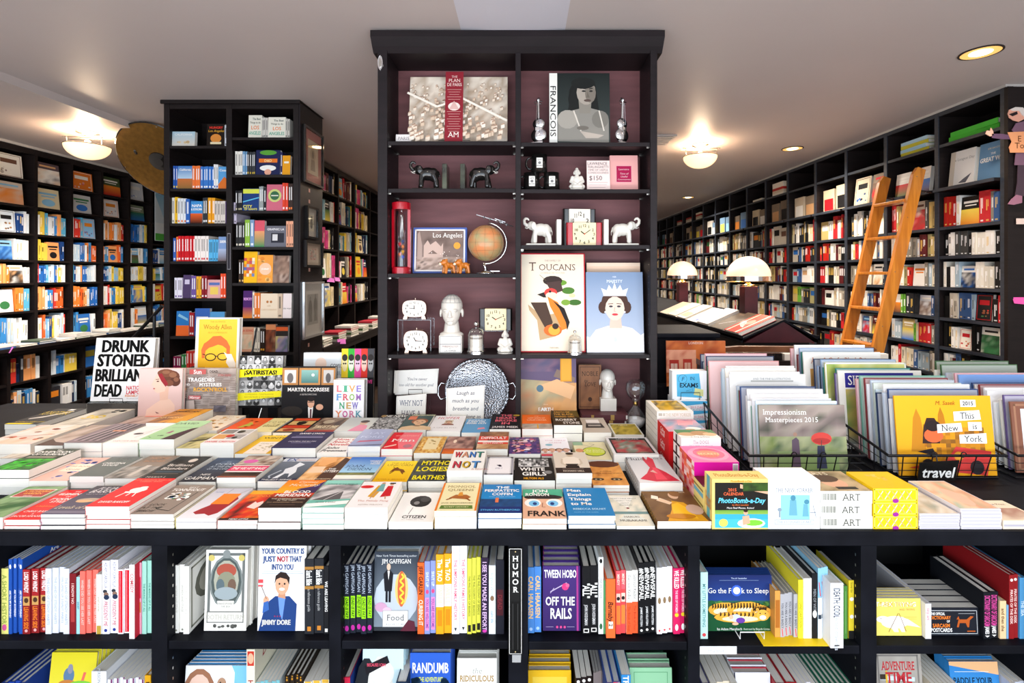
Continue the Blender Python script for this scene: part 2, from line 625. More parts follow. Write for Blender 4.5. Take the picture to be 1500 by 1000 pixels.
def fuse(prims, voxel, smooth=4, mat=None, name='sculpture'):
    """ellipsoids, tapered limbs and blocks grown together into one continuous surface"""
    bm = bmesh.new()
    for p in prims:
        if p[0] == 'e':
            R = Matrix.Rotation(p[3] if len(p) > 3 else 0, 4, 'Y')
            M = Matrix.Translation(p[1]) @ R @ Matrix.Diagonal((*p[2], 1))
            bmesh.ops.create_uvsphere(bm, u_segments=20, v_segments=12, radius=1, matrix=M)
        elif p[0] == 'b':
            R = Matrix.Rotation(p[3] if len(p) > 3 else 0, 4, 'Y')
            bmesh.ops.create_cube(bm, size=1, matrix=Matrix.Translation(p[1]) @ R @ Matrix.Diagonal((*p[2], 1)))
        else:
            pts, r0, r1 = p[1], p[2], p[3]
            n = len(pts)
            for i in range(n - 1):
                a, b = Vector(pts[i]), Vector(pts[i + 1])
                ra, rb = r0 + (r1 - r0) * i / (n - 1), r0 + (r1 - r0) * (i + 1) / (n - 1)
                d = b - a
                M = Matrix.Translation((a + b) / 2) @ d.to_track_quat('Z', 'Y').to_matrix().to_4x4()
                bmesh.ops.create_cone(bm, cap_ends=True, segments=14, radius1=ra, radius2=rb, depth=d.length, matrix=M)
                for q, r in ((a, ra), (b, rb)):
                    bmesh.ops.create_uvsphere(bm, u_segments=14, v_segments=8, radius=r, matrix=Matrix.Translation(q))
    me = bpy.data.meshes.new('tmp')
    bm.to_mesh(me)
    bm.free()
    o = bpy.data.objects.new('tmp', me)
    COL.objects.link(o)
    r = o.modifiers.new('r', 'REMESH')
    r.mode = 'VOXEL'
    r.voxel_size = voxel
    s = o.modifiers.new('s', 'SMOOTH')
    s.iterations = smooth
    dg = bpy.context.evaluated_depsgraph_get()
    dg.update()
    out = bpy.data.meshes.new_from_object(o.evaluated_get(dg))
    out.name = name
    out.materials.clear()
    out.materials.append(mat)
    out.polygons.foreach_set('use_smooth', [True] * len(out.polygons))
    bpy.data.objects.remove(o)
    bpy.data.meshes.remove(me)
    return out

# ================================================================ the room
ZC = 2.88


def struct(name, mb, m, **k):
    o = mb.build(name, m, **k)
    o['kind'] = 'structure'
    return o


struct('floor', MB().box((-4.8, -1.3, -.1), (3.6, 12.2, 0)), M_FLOOR)
struct('ceiling', MB().box((-3.077, -1.3, ZC), (3.6, 12.2, ZC + .1)).box((-4.8, -1.3, ZC - .052), (-3.077, 12.2, ZC + .1)), M_CEIL)
beam = MB().prism([(-.30, ZC), (-.162, ZC - .013), (.088, ZC - .013), (.21, ZC)], -1.3, 12.0, 'y')
struct('trim_1', beam, material('beam_paint', 'd9d6de', .7, noise=(1.5, 'd0ccd6', .4)))
struct('wall_left', MB().box((-4.9, -1.3, 0), (-4.8, 12.2, ZC)), M_WALL)
struct('wall_right', MB().box((3.5, -1.3, 0), (3.6, 12.2, ZC)), M_WALL)
struct('wall_back', MB().box((-4.8, 12.1, 0), (3.6, 12.2, ZC)), M_WALL)
struct('wall_front', MB().box((-4.8, -1.4, 0), (3.6, -1.3, .42)).box((-4.8, -1.4, 2.55), (3.6, -1.3, ZC)), M_WALL)
struct('baseboard_right', MB().box((3.47, -1.3, 0), (3.5, 3.0, .1)), M_SHELF)


def bookcase(name, P0, rz, W, D, z0, z1, shelves, label, post=.03, th=.02, mat=M_SHELF, mback=M_SHELF, top=.05, group=None, lip=None, posts=(1, 1), cat='bookcase', strip=None):
    """local x runs along the front, y into the case; parts: upright, shelf, back_panel, top_rail"""
    r = empty(name, P0, rz)
    tag(r, label, cat, group)
    h = post / 2
    if posts[0]: MB().box((-h, 0, z0), (h - .001, D, z1)).build('upright', mat, r)
    if posts[1]: MB().box((W - h, 0, z0), (W + h - .001, D, z1)).build('upright', mat, r)
    MB().box((-h, D, z0), (W + h - .001, D + .012, z1)).build('back_panel', mback, r)
    MB().box((h, .002, z1 - top), (W - h - .001, D, z1)).build('top_rail', mat, r)
    for i, z in enumerate(shelves):
        f = -.045 if lip == i else .004
        MB().box((h, f, z - th), (W - h - .001, D, z)).build('shelf', mat, r)
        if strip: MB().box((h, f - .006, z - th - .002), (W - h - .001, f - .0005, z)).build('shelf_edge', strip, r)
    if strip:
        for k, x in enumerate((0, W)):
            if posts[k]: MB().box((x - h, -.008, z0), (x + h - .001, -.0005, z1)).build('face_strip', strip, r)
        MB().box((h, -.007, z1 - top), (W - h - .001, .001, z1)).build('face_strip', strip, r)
    return r


# ---- centre display case -------------------------------------------------
CB = 2.62
YC = 2.40
case = tag(empty('display_case', (-.0235, YC, 0)), 'tall dark display case of gifts and art books behind the table', 'bookcase')


def cpart(nm, a, b, m=M_CASE, bevel=0):
    return MB().box((a[0] + .0235, a[1] - YC, a[2]), (b[0] + .0235, b[1] - YC, b[2])).build(nm, m, case, bevel=bevel)


cpart('upright', (-.7116, YC, 0), (-.664, CB, 2.80), bevel=.003)
cpart('upright', (.63, YC, 0), (.6646, CB, 2.80), bevel=.003)
cpart('divider', (-.0336, YC + .004, .9), (-.0067, CB, 2.775), bevel=.002)
cpart('back_panel', (-.7116, CB, 0), (.6646, CB + .015, 2.80), M_BACK)
cpart('base_panel', (-.664, YC + .06, 0), (.63, YC + .08, .86))
corn = MB().prism([(YC + .01, 2.775), (YC - .012, 2.80), (YC - .04, 2.835), (YC - .04, 2.865), (CB + .02, 2.865), (CB + .02, 2.775)], -.735, .690, 'x')
corn.v = [(x + .0235, y - YC, z) for x, y, z in corn.v]
corn.build('cornice', M_CASE, case)
LSH = [2.341, 2.107, 1.688, 1.289]
RSH = [2.335, 2.104, 1.829, 1.289]
for z in LSH: cpart('shelf', (-.664, YC + .006, z - .02), (-.0336, CB, z), bevel=.002)
for z in RSH: cpart('shelf', (-.0067, YC + .006, z - .02), (.63, CB, z), bevel=.002)
cpart('shelf', (-.664, YC + .006, .86), (.63, CB, .9035))
for xs, zs in (((-.664, -.0336), LSH), ((-.0067, .63), RSH)):
    for z in zs:
        for x, d in ((xs[0], 1), (xs[1], -1)):
            for y in (YC + .02, CB - .04):
                a, b = sorted((x, x + d * .013))
                cpart('shelf_pin', (a, y, z - .026), (b, y + .01, z - .020), M_METAL)
for x in (-.6635, .6295):
    pg = MB()
    for y in (YC + .03, CB - .035):
        for k in range(60):
            z = .95 + k * .03
            d = .0004 if x < 0 else -.0004
            pg.add([(x + d + .0235, y - YC - .002, z), (x + d + .0235, y - YC + .002, z), (x + d + .0235, y - YC + .002, z + .006), (x + d + .0235, y - YC - .002, z + .006)], [(0, 1, 2, 3)])
    tag(pg.build('peg_holes', M_METAL, case), kind='stuff')
o = empty('door_bell', (-.696, YC - .001, 2.72))
tag(o, 'oval chrome plate on the upper corner of the display case', 'plate')
ov = [(.013 * math.cos(a), .035 * math.sin(a)) for a in [TAU * k / 20 for k in range(20)]]
MB().prism(ov, -.008, 0, 'y').build('plate', M_SILVER, o, bevel=.002)
MB().prism([(x * .5, z * .62) for x, z in ov], -.011, -.007, 'y').build('inset', M_METAL, o)

# ---- the display counter with its long table top -------------------------
ZT = .905
TF = 1.485
cnt = tag(empty('display_counter', (0, TF, 0)), 'long black counter with open book shelves and a wide table top', 'counter')


def kpart(nm, a, b, m=M_COUNTER, bevel=0):
    return MB().box((a[0], a[1] - TF, a[2]), (b[0], b[1] - TF, b[2])).build(nm, m, cnt, bevel=bevel)


poly = [(-3.1, 0), (2.55, 0), (2.55, 1.22), (.72, 1.22), (.72, .905), (-.76, .905), (-.76, 1.46), (-3.1, 1.46)]
MB().prism(poly, ZT - .012, ZT, 'z').build('table_top', M_COUNTER, cnt)
kpart('front_rail', (-3.1, TF + .004, ZT - .047), (2.55, TF + .03, ZT - .0125), bevel=.002)
DIV = [(-1.652, .05), (-1.11, .048), (-.573, .036), (-.012, .06), (.525, .036), (1.06, .048), (1.6, .05), (2.15, .05)]
for x, w in DIV:
    kpart('divider', (x - w / 2, TF + .008, 0), (x + w / 2, 1.93, ZT - .0475))
SHZ = [.563, .563, .563, .560, .548, .548, .548]
for i in range(7):
    a, b = DIV[i][0] + DIV[i][1] / 2, DIV[i + 1][0] - DIV[i + 1][1] / 2
    kpart('shelf', (a + .001, TF + .012, SHZ[i] - .026), (b - .001, 1.92, SHZ[i]), bevel=.002)
    kpart('shelf', (a + .001, TF + .012, .205), (b - .001, 1.92, .23))
    pg = MB()
    for x, d in ((a, .0006), (b, -.0006)):
        for k in range(18):
            z = .3 + k * .032
            pg.add([(x + d, .03, z), (x + d, .034, z), (x + d, .034, z + .008), (x + d, .03, z + .008)], [(0, 1, 2, 3)])
    tag(pg.build('peg_holes', M_METAL, cnt), kind='stuff')
kpart('back_panel', (-3.1, 1.92, 0), (2.55, 1.94, ZT - .0125), M_GAP)
kpart('end_panel', (-3.1, 1.5, 0), (-3.06, 2.94, ZT - .0125))
kpart('end_panel', (2.51, 1.5, 0), (2.55, 2.70, ZT - .0125))

# ---- tower of two columns on the left -------------------------------------
YT = 3.36
TL = [PZ(y, YT) for y in (213.3, 276, 327, 382.5, 437, 492.5, 545)]
TR = [PZ(y, YT) for y in (201, 255.6, 308.4, 361.5, 414.5, 466.4, 516)]
bookcase('tower_bookcase', (-2.447, YT, 0), 0, .429, .34, 0, 2.872, TL, 'dark tower bookcase, column with travel guides beside the bronze disc', .04, .018, group=None)
bookcase('tower_bookcase', (-2.017, YT, 0), 0, .459, .34, 0, 2.872, TR, 'dark tower bookcase, column beside the framed pictures', .036, .018, posts=(0, 1))
tp = tag(empty('case_end', (-1.541, YT, 0)), 'grey-brown end panel of the tower bookcase hung with frames', 'panel')
MB().box((0, .003, 0), (.012, .375, 2.865)).build('side_panel', M_CASE, tp)
cp = tag(empty('cap_board', (-1.541, YT, 2.873)), 'flat dark cap board on top of the tower bookcase', 'board')
MB().box((-.94, -.014, 0), (.015, .39, .006)).build('board', M_SHELF, cp)
MB().box((-.94, -.016, -.02), (.015, -.002, 0)).build('cap_lip', M_SHELF, cp)

# ---- wall bookcases --------------------------------------------------------
XR = 3.05
RY = [3.09, 3.585, 4.09, 4.59, 5.07, 5.60, 6.11, 6.62, 7.17, 7.70, 8.22, 8.75, 9.27, 9.8, 10.3, 10.85, 11.4, 12.0]
RZ = [EYE + h for h in (.935, .61, .335, .125, -.10, -.32, -.53, -.74, -.98)]
for i in range(len(RY) - 1):
    W = RY[i + 1] - RY[i]
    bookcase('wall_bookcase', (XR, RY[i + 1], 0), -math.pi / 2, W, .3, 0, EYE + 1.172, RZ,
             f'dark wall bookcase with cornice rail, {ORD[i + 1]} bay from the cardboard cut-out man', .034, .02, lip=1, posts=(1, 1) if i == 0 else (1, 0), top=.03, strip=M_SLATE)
struct('trim_2', MB().box((XR - .01, 3.07, EYE + 1.172), (XR + .35, 12.0, ZC - .001)), M_WALL)
gp = tag(empty('gable_panel', (XR - .017, 3.05, 0)), 'dark end panel of the wall bookcase behind the cut-out man', 'panel')
MB().box((0, 0, 0), (.44, .022, EYE + 1.165)).build('board', M_SHELF, gp)
MB().box((-.004, -.006, 0), (.03, 0, EYE + 1.165)).build('edge_strip', M_SHELF, gp)

XL = -4.4
LY = [3.72, 4.07, 4.42, 4.77, 5.115, 5.47, 5.80, 6.15, 6.5]
LZ = [EYE + h for h in (.832, .602, .353, .117, -.087, -.335)]
for i in range(len(LY) - 1):
    W = LY[i + 1] - LY[i]
    bookcase('wall_bookcase', (XL, LY[i], 0), math.pi / 2, W, .3, 1.07, EYE + 1.115, LZ,
             f'dark travel wall bookcase above the ledge, {ORD[i + 1]} bay from the shop front', .03, .018, posts=(1, 1) if i == len(LY) - 2 else (1, 0))
    bookcase('low_bookcase', (XL + .12, LY[i], 0), math.pi / 2, W, .4, 0, 1.035, [.76, .46, .12],
             f'low dark bookcase under the ledge, {ORD[i + 1]} bay from the shop front', .03, .018, posts=(1, 1) if i == len(LY) - 2 else (1, 0))
lg = tag(empty('ledge', (XL + .2, 3.7, 1.07)), 'black display ledge along the travel bookcases', 'ledge')
MB().box((-.2, 0, -.03), (0, 2.82, 0)).build('ledge_board', M_SHELF, lg, bevel=.003)
MB().box((-.03, 0, -.055), (-.015, 2.82, -.03)).build('ledge_apron', M_SHELF, lg)
struct('trim_3', MB().box((XL - .3, 3.6, EYE + 1.115), (XL + .01, 7.0, ZC - .053)), M_WALL)

XP = -2.08
PY = [4.4, 4.95, 5.53, 6.07, 6.68, 7.3]
PZs = [EYE + h for h in (.87, .56, .26, -.05, -.36)]
for i in range(5):
    bookcase('partition_bookcase', (XP, PY[i], 0), math.pi / 2, PY[i + 1] - PY[i], .28, 0, EYE + 1.17, PZs,
             f'dark partition bookcase behind the tower, {ORD[i + 1]} bay from the tower', .034, .018, posts=(1, 1) if i == 4 else (1, 0))
lg = tag(empty('ledge', (-1.75, 4.3, 1.03)), 'narrow black ledge of stacked books before the partition bookcases', 'ledge')
MB().box((-.325, 0, -.03), (0, 3.0, 0)).build('ledge_board', M_SHELF, lg)
MB().box((-.03, 0, -.09), (-.01, 3.0, -.03)).build('ledge_apron', M_SHELF, lg)
for y in (.05, 2.9): MB().box((-.05, y, -1.03), (-.01, y + .04, -.09)).build('leg', M_SHELF, lg)
for y in (.05, 2.9): MB().box((-.32, y, -1.03), (-.28, y + .04, -.03)).build('leg', M_SHELF, lg)

# ---- lamps -------------------------------------------------------------------
M_BOWL = material('opal_glass_bowl', 'fff2e0', .25, coat=.3, noise=(5, 'ffe6c8', .5), emit=('ffd9a8', 1.3))
M_DOME = material('opal_glass_dome', 'f4e0cc', .25, coat=.3, noise=(5, 'f0d8bc', .5), emit=('ffd4a8', .75))
M_GLOW = material('lamp_face', 'fff4e0', .4, noise=(5, 'ffeccc', .3), emit=('ffe6c0', 9))
M_CANRIM = material('can_trim', '3a3430', .4, .4, noise=(20, '2a2420', .4))
M_CANIN = material('can_reflector', 'e8c070', .4, .2, emit=('ffc870', .9), noise=(20, 'c09858', .4))


def bowl_lamp(x, y, zc, label, glow=120, r=.15):
    o = tag(empty('ceiling_lamp', (x, y, zc)), label, 'lamp', 'bowl lamps on the ceiling')
    MB().lathe([(0, 0), (.075, 0), (.075, -.012), (.03, -.03), (0, -.03)][::-1], 20).build('canopy', M_METAL, o)
    MB().lathe([(r * math.sin(a), -.115 - r * .72 * (1 - (1 - math.cos(a))) - .0) for a in [math.pi / 2 * k / 10 for k in range(11)]], 32, cap=False).build('glass_bowl', M_BOWL, o, smooth=True)
    MB().tube([(r * math.cos(TAU * k / 32), r * math.sin(TAU * k / 32), -.115) for k in range(32)], .005, 6, closed=True).build('rim', M_METAL, o)
    for s in (-1, 1):
        MB().tube([(s * r * .95, -.03, -.045), (s * r * .95, -.03, -.12)], .004).build('rod', M_METAL, o)
        MB().tube([(-r * 1.15, s * .035, -.045), (r * 1.15, s * .035, -.045)], .005).build('cross_bar', M_METAL, o)
    MB().lathe([(0, -.06), (.02, -.075), (.024, -.1), (0, -.125)][::-1], 12).build('bulb', M_GLOW, o, smooth=True)
    lamp('bowl_light', 'POINT', (x, y, zc - .09), 17, WARM, .05)
    lamp('bowl_glow', 'SPOT', (x, y, zc - .26), glow, SOFT, .12, (0, 0, 0), spot=math.radians(160), blend=.8)
    return o


bowl_lamp(-3.5, 3.93, ZC - .052, 'opal glass bowl lamp over the travel bookcases', 170)
bowl_lamp(1.64, 4.5, ZC, 'opal glass bowl lamp beside the display case, over the lectern', 150)
bowl_lamp(-.85, 6.2, ZC, 'opal glass bowl lamp hidden behind the display case', 80)  # unseen bowl lamp added for light behind the case
bowl_lamp(0.9, 7.6, ZC, 'opal glass bowl lamp far back in the shop')  # another unseen bowl lamp, added to brighten the back of the shop


def can_light(x, y, label, e=60, ang=105, group='recessed ceiling downlights'):
    o = tag(empty('downlight', (x, y, ZC)), label, 'downlight', group)
    MB().lathe([(.095, 0), (.095, -.004), (.086, -.006), (.084, 0)], 28, cap=False).build('trim_ring', M_CANRIM, o)
    MB().lathe([(.0, -.0035), (.085, -.0035)], 28, cap=False).build('reflector', M_CANIN, o)
    MB().lathe([(0, -.007), (.045, -.006), (.05, -.0036)][::-1], 20, cap=False).build('bulb_face', M_GLOW, o)
    lamp('downlight_beam', 'SPOT', (x, y, ZC - .02), e, SOFT, .06, (0, 0, 0), spot=math.radians(ang), blend=.8)


can_light(2.47, 2.63, 'largest recessed downlight, above the calendar baskets', 80, 152)
can_light(2.58, 4.66, 'recessed downlight above the ladder', 150, 152)
can_light(2.6, 7.65, 'farthest recessed downlight along the ladder wall', 150, 152)
# unseen downlights added over the counter and behind the tall cases for extra light
for x, y, e in ((-.6, 1.35, 24), (.55, 1.35, 24), (-2.0, 1.95, 72), (1.6, 1.95, 50)):
    can_light(x, y, 'recessed downlight over the counter, outside the photograph', e, 152, 'downlights over the counter')
for x, y, e in ((-3.02, 4.75, 190), (1.7, 8.2, 150), (1.6, 10.6, 170), (-1.1, 4.6, 150), (-1.0, 6.9, 110), (-.6, 9, 70)):
    can_light(x, y, 'recessed downlight hidden behind the tall bookcases', e, 152, 'downlights behind the bookcases')

# ================================================================ books lying on the table
ROWY = {'A': 1.497, 'B': 1.725, 'C': 1.95, 'D': 2.17}
W_, K_ = 'f6f4f0', '141414'


def stack(row, xl, xr, yt, yb, n, desc, col, ops=(), hard=False, spine=None, name='paperback', page='f5f2ea', back=None, dx=0.0, cat='book', ring=None):
    Y = ROWY.get(row, row)
    zt = PZ(yt, Y)
    H = zt - ZT
    zt0 = EYE - zt
    Yb = zt0 * FPX / (yb - CY)
    L = max(.17, min(.30, Yb - Y))
    x0, x1 = PX(xl, Y), PX(xr, Y)
    w = x1 - x0 - .002
    if not n: n = max(1, round(H / .023))
    t = (H - .0011 * n) / n
    R = random.Random(int(xl * 7 + yt))
    for k in range(n):
        top = k == n - 1
        down = n - 1 - k
        dx_, dy_, rz = (0, 0, R.uniform(-.004, .004)) if top else (R.uniform(-.0015, .0015), R.uniform(-.002, .005), R.uniform(-.006, .006))
        lab = (desc + (', on top of its stack' if n > 1 else ', lying on the table')) if top else f'{ORD[down]} book under the {desc}'
        o = book(name, w, L, t, col, ((x0 + x1) / 2 + dx + dx_, Y + L / 2 + dy_, ZT + .0003 + k * (t + .0011)), 'flat', spine, hard, rz, front=list(ops) if top else None, label=lab, cat=cat,
                 group='stacks of books on the table', key=('top' if top else 'low', desc), page=page, back=back)
        if ring:
            for j in range(14):
                y = -L / 2 + L * (j + .6) / 14.2
                q = [(-w / 2 + .003 + .005 * math.cos(a), y, t / 2 + (t / 2 + .0002) * math.sin(a)) for a in [TAU * m / 10 for m in range(10)]]
                _rb.tube(q, .0008, 4, closed=True) if j else None
            rb = _rb.build('spiral_binding', ring, o)
            rb['kind'] = 'stuff'
            _rb.__init__()


_rb = MB()
# ---- front row
stack('A', -62, 4, 757, 712, 1, 'dark green garden paperback with a red label', '4d6b45', [('n', 0, 0, 1, 1, '2c4a24,4f7a40,8fae7c,5f8a4a', 8, 12, 3), ('p', [(.1, .1), (.95, .35), (.95, .5), (.1, .22)], '1f5a1c'), ('r', .12, .62, .9, .9, W_), ('r', .14, .635, .88, .885, 'b33a2c'), ('t', 'A MOVEABLE', .5, .83, .05, 'f0b040', 'bs'), ('t', 'GARDEN', .5, .75, .05, 'f0b040', 'bs'), ('t', 'stories', .5, .67, .035, W_, 's')])
stack('A', 5, 58, 760.5, 717, 3, 'bright red style guide with white lettering', 'e01a1c', [('t', 'THE', .5, .93, .04, W_, 's'), ('t', 'ELEMENTS', .5, .84, .07, W_, 'bs', .85), ('t', 'OF', .5, .75, .04, W_, 's'), ('t', 'F*CKING', .5, .66, .07, W_, 'bs', .7), ('t', 'STYLE', .5, .57, .06, W_, 'bs'), ('t', 'a helpful parody', .5, .42, .04, 'f0a030', 's'), ('t', 'CHRIS BAKER', .5, .25, .05, W_, 's'), ('t', '&', .5, .17, .035, W_), ('t', 'JACOB HANSEN', .5, .1, .05, W_, 's')])
stack('A', 59, 124, 752.5, 711, 4, 'dark violet paperback with a moonlit cloud', '3a3444', [('g', 0, 0, 1, 1, '5c5470', '26222e'), ('e', .5, .47, .3, .07, 'b9a08c'), ('e', .42, .43, .2, .05, 'e0b080'), ('t', 'JULIAN', .5, .9, .09, 'e8e4ea', 'si'), ('t', 'BARNES', .5, .78, .1, 'e8e4ea', 'si'), ('t', 'author of the sense of an ending', .5, .68, .025, 'd0c8d0'), ('t', 'Levels of Life', .5, .22, .1, 'd8c8a8', 'si'), ('r', 0, .02, 1, .1, '7c7488')], spine='c05aa0')
stack('A', 124.3, 189.5, 741, 700, 5, 'bright red book with a white stool drawing', 'ea1016', [('t', 'LOVE, DISHONOR, MARRY, DIE', .5, .93, .035, 'ff8a70', 'b'), ('t', 'CHERISH, PERISH', .5, .87, .035, 'ff8a70', 'b'), ('e', .55, .56, .2, .09, W_), ('p', [(.3, .5), (.7, .5), (.66, .44), (.34, .44)], W_), ('l', [(.36, .46), (.3, .3)], .02, W_), ('l', [(.62, .46), (.68, .32)], .02, W_), ('l', [(.5, .46), (.5, .34)], .02, W_), ('e', .6, .64, .1, .04, W_), ('t', 'DAVID RAKOFF', .48, .14, .06, W_, 'b', .7)], spine='ea1016')
stack('A', 189.6, 254, 752.5, 710, 4, 'taupe paperback with coloured dots and a pencil', '94857a', [('t', 'BEST', .55, .91, .05, W_, 's'), ('t', 'TONNHOUT', .5, .82, .085, W_, 'bs', .82), ('s', .2, .42, .85, .75, W_, 12, .05, 5), ('s', .24, .45, .8, .72, '3a7a3a,2a6ab0,c03040,e8b030,f4f4f4', 11, .028, 9), ('l', [(.82, .74), (.78, .1)], .012, '202020'), ('l', [(.78, .1), (.42, .16), (.38, .2), (.5, .22)], .014, '202020'), ('t', 'LOOK', .3, .3, .06, '38302a', 'i'), ('t', 'AT THE', .26, .2, .06, '38302a', 'i'), ('t', 'BIRDIE', .24, .1, .06, '38302a', 'i')], spine='d03a40')
stack('A', 257, 317, 758.7, 714.7, 3, 'pale paperback with an orange square melting red', 'd8d5dc', [('g', 0, 0, 1, 1, 'eceaf0', 'c2bfca'), ('p', [(.22, .18), (.35, .12), (.55, .14), (.72, .08), (.86, .16), (.92, .4), (.95, .62), (.85, .7), (.7, .62), (.42, .62), (.4, .4), (.3, .3)], 'a01c28'), ('p', [(.38, .44), (.86, .44), (.86, .8), (.38, .8)], 'f5821e'), ('l', [(.44, .8), (.47, .98)], .006, '444'), ('l', [(.8, .8), (.96, .95)], .006, '444'), ('t', 'novel', .2, .86, .04, '4a78a8', 's')], spine='e8d838')
stack('A', 318, 377, 761.2, 718, 2, 'red and orange paperback with a white rabbit mask', 'b3241c', [('n', 0, 0, 1, 1, '30100c,c62018,e03018,f07a20,401410', 9, 12, 12), ('r', 0, .86, 1, 1, 'f0a820'), ('t', 'HANSSEN', .5, .8, .08, 'e88030', 'bs'), ('p', [(.35, .4), (.6, .35), (.7, .5), (.62, .62), (.5, .55), (.42, .6)], 'f0d8d0'), ('r', 0, 0, 1, .06, '281410'), ('t', 'HEAD LITTLE', .5, .03, .035, W_, 'b')])
stack('A', 377.3, 441, 743, 702.7, 3, 'western novel in yellow, violet and red bands', '4a1c16', [('g', 0, .5, 1, 1, 'f0b020', 'ee7a1a'), ('p', [(.45, .62), (1, .72), (1, .95), (.8, .75), (.5, .66)], '3c2a6a'), ('g', 0, 0, 1, .3, '241614', '301814'), ('g', 0, .3, 1, .5, '301814', 'e04010'), ('p', [(.35, .5), (1, .5), (1, .72), (.6, .66)], '3a2450'), ('t', 'Cormac', .58, .92, .07, 'f4ecd8', 'si'), ('t', 'McCarthy', .55, .8, .085, 'f4ecd8', 'si'), ('t', 'BLOOD', .55, .54, .09, W_, 'bs', .66), ('t', 'MERIDIAN', .52, .42, .095, W_, 'bs', .86), ('t', 'THE EVENING REDNESS', .5, .29, .035, 'e8d8c0'), ('t', 'IN THE WEST', .5, .24, .035, 'e8d8c0'), ('t', '25th ANNIVERSARY EDITION', .5, .17, .03, 'c0a080'), ('r', .2, .08, .8, .09, '806050')])
stack('A', 442.7, 504, 742.7, 703, 4, 'teal paperback with a black and white road', '7cc0b0', [('r', 0, .88, 1, 1, '8fd0c0'), ('t', 'AUTHOR OF THE EMPEROR', .5, .84, .03, K_, 'b'), ('n', 0, .25, 1, .82, '3a3a3c,8a8688,d8d4d4,b0acae', 9, 9, 21), ('p', [(.05, .25), (.62, .56), (.68, .56), (.75, .25)], '5a5658'), ('l', [(.35, .25), (.64, .55)], .012, 'e8e4e4'), ('p', [(0, 0), (1, .12), (1, .25), (0, .14)], 'f8f8f4'), ('p', [(0, .12), (1, .24), (1, .3), (0, .2)], '6fb8a8'), ('t', 'PETER KARRIS', .45, .17, .035, '2a5a54')])
stack('A', 504.5, 568, 743, 705, 3, 'white novel with two cut-out fashion figures', 'f2efee', [('p', [(.35, .4), (.52, .36), (.62, .86), (.44, .84)], 'd8a030'), ('p', [(.48, .6), (.66, .6), (.6, .9), (.5, .9)], '70a8a8'), ('p', [(.66, .38), (.9, .42), (.84, .82), (.7, .82)], 'c8202a'), ('c', .55, .93, .035, 'c89878'), ('c', .78, .88, .035, 'c89878'), ('p', [(.7, .9), (.86, .9), (.86, .95), (.72, .95)], K_), ('l', [(.5, .6), (.44, .32)], .02, 'c89878'), ('l', [(.78, .42), (.82, .3)], .02, 'c89878'), ('e', .18, .78, .17, .06, 'd8282a'), ('t', 'The Family Fang', .55, .24, .055, 'd89a88', 's', .84), ('t', 'KEVIN WILSON', .55, .1, .04, 'b8a8a0', 's')])
stack('A', 568.8, 634.5, 764, 721, 1, 'white paperback with a floating black hood', 'f4f3f1', [('e', .52, .68, .26, .2, '3a3838'), ('e', .56, .62, .2, .14, '2a2828'), ('e', .44, .62, .07, .06, '8a8888'), ('e', .62, .74, .12, .09, '4c4a4a'), ('l', [(.4, .46), (.36, .24)], .008, '444'), ('t', 'CITIZEN', .52, .16, .085, '1c1c1c', 'b', .56), ('t', 'AN AMERICAN LYRIC', .52, .07, .025, 'b0a8a0')])
stack('A', 635.5, 698, 747.5, 706.7, 3, 'cream paperback with a galloping horse and green banner', 'eadfae', [('r', 0, 0, .05, 1, 'e07818'), ('r', .95, 0, 1, 1, 'e07818'), ('t', 'MONGOL', .5, .85, .08, '8a6a28', 's', .74), ('t', 'QUEENS', .5, .72, .08, '8a6a28', 's', .7), ('p', [(.25, .42), (.5, .4), (.72, .38), (.8, .46), (.68, .54), (.4, .54)], 'a86024'), ('l', [(.32, .42), (.2, .36)], .03, '8a4a18'), ('l', [(.68, .42), (.8, .33)], .03, '8a4a18'), ('p', [(.46, .5), (.6, .5), (.56, .64), (.48, .62)], 'd89030'), ('t', 'JACK WEATHERFORD', .5, .25, .035, '6a5a30'), ('p', [(.1, .06), (.9, .06), (.88, .17), (.12, .17)], '5c7a2c'), ('t', 'SECRET HISTORY', .5, .115, .045, 'eadfae', 's', .6)], spine='e8c060')
stack('A', 700, 764.5, 750.7, 709, 3, 'blue novel with a night sea in navy waves', '1673b4', [('g', 0, .45, 1, 1, '1a86c8', '1673b4'), ('n', 0, .12, 1, .46, '10264c,1c4a80,0f2244', 10, 5, 8), ('r', .36, .34, .44, .5, 'e07848'), ('r', 0, 0, 1, .2, '182a6a'), ('t', 'THE', .52, .88, .085, W_, 'b'), ('t', 'PERIPATETIC', .5, .76, .09, W_, 'b', .88), ('t', 'COFFIN', .52, .63, .09, W_, 'b', .52), ('t', 'AND OTHER STORIES', .52, .53, .03, 'a0d0f0'), ('t', 'ETHAN RUTHERFORD', .5, .09, .05, '58a8e0', 'b')])
stack('A', 765.5, 831, 759, 716, 2, 'green and beige paperback with two cartoon blue eyes', 'd8a98c', [('r', 0, .72, 1, 1, '49a884'), ('r', 0, 0, 1, .72, 'e2b294'), ('e', .5, .7, .48, .1, '241c1c'), ('r', 0, .56, 1, .64, 'e2b294'), ('e', .24, .5, .2, .14, W_), ('e', .76, .5, .2, .14, W_), ('e', .27, .48, .13, .1, '7cc0ea'), ('e', .73, .48, .13, .1, '7cc0ea'), ('e', .29, .47, .05, .05, '1e3a78'), ('e', .71, .47, .05, .05, '1e3a78'), ('l', [(.48, .5), (.46, .36), (.54, .36)], .012, 'a06a50'), ('t', 'JON', .24, .92, .1, W_, 'bl'), ('t', 'RONSON', .06, .79, .1, W_, 'bl', .6), ('t', 'FRANK', .54, .15, .16, '1c1414', 'b', .88)], spine='e0d060')
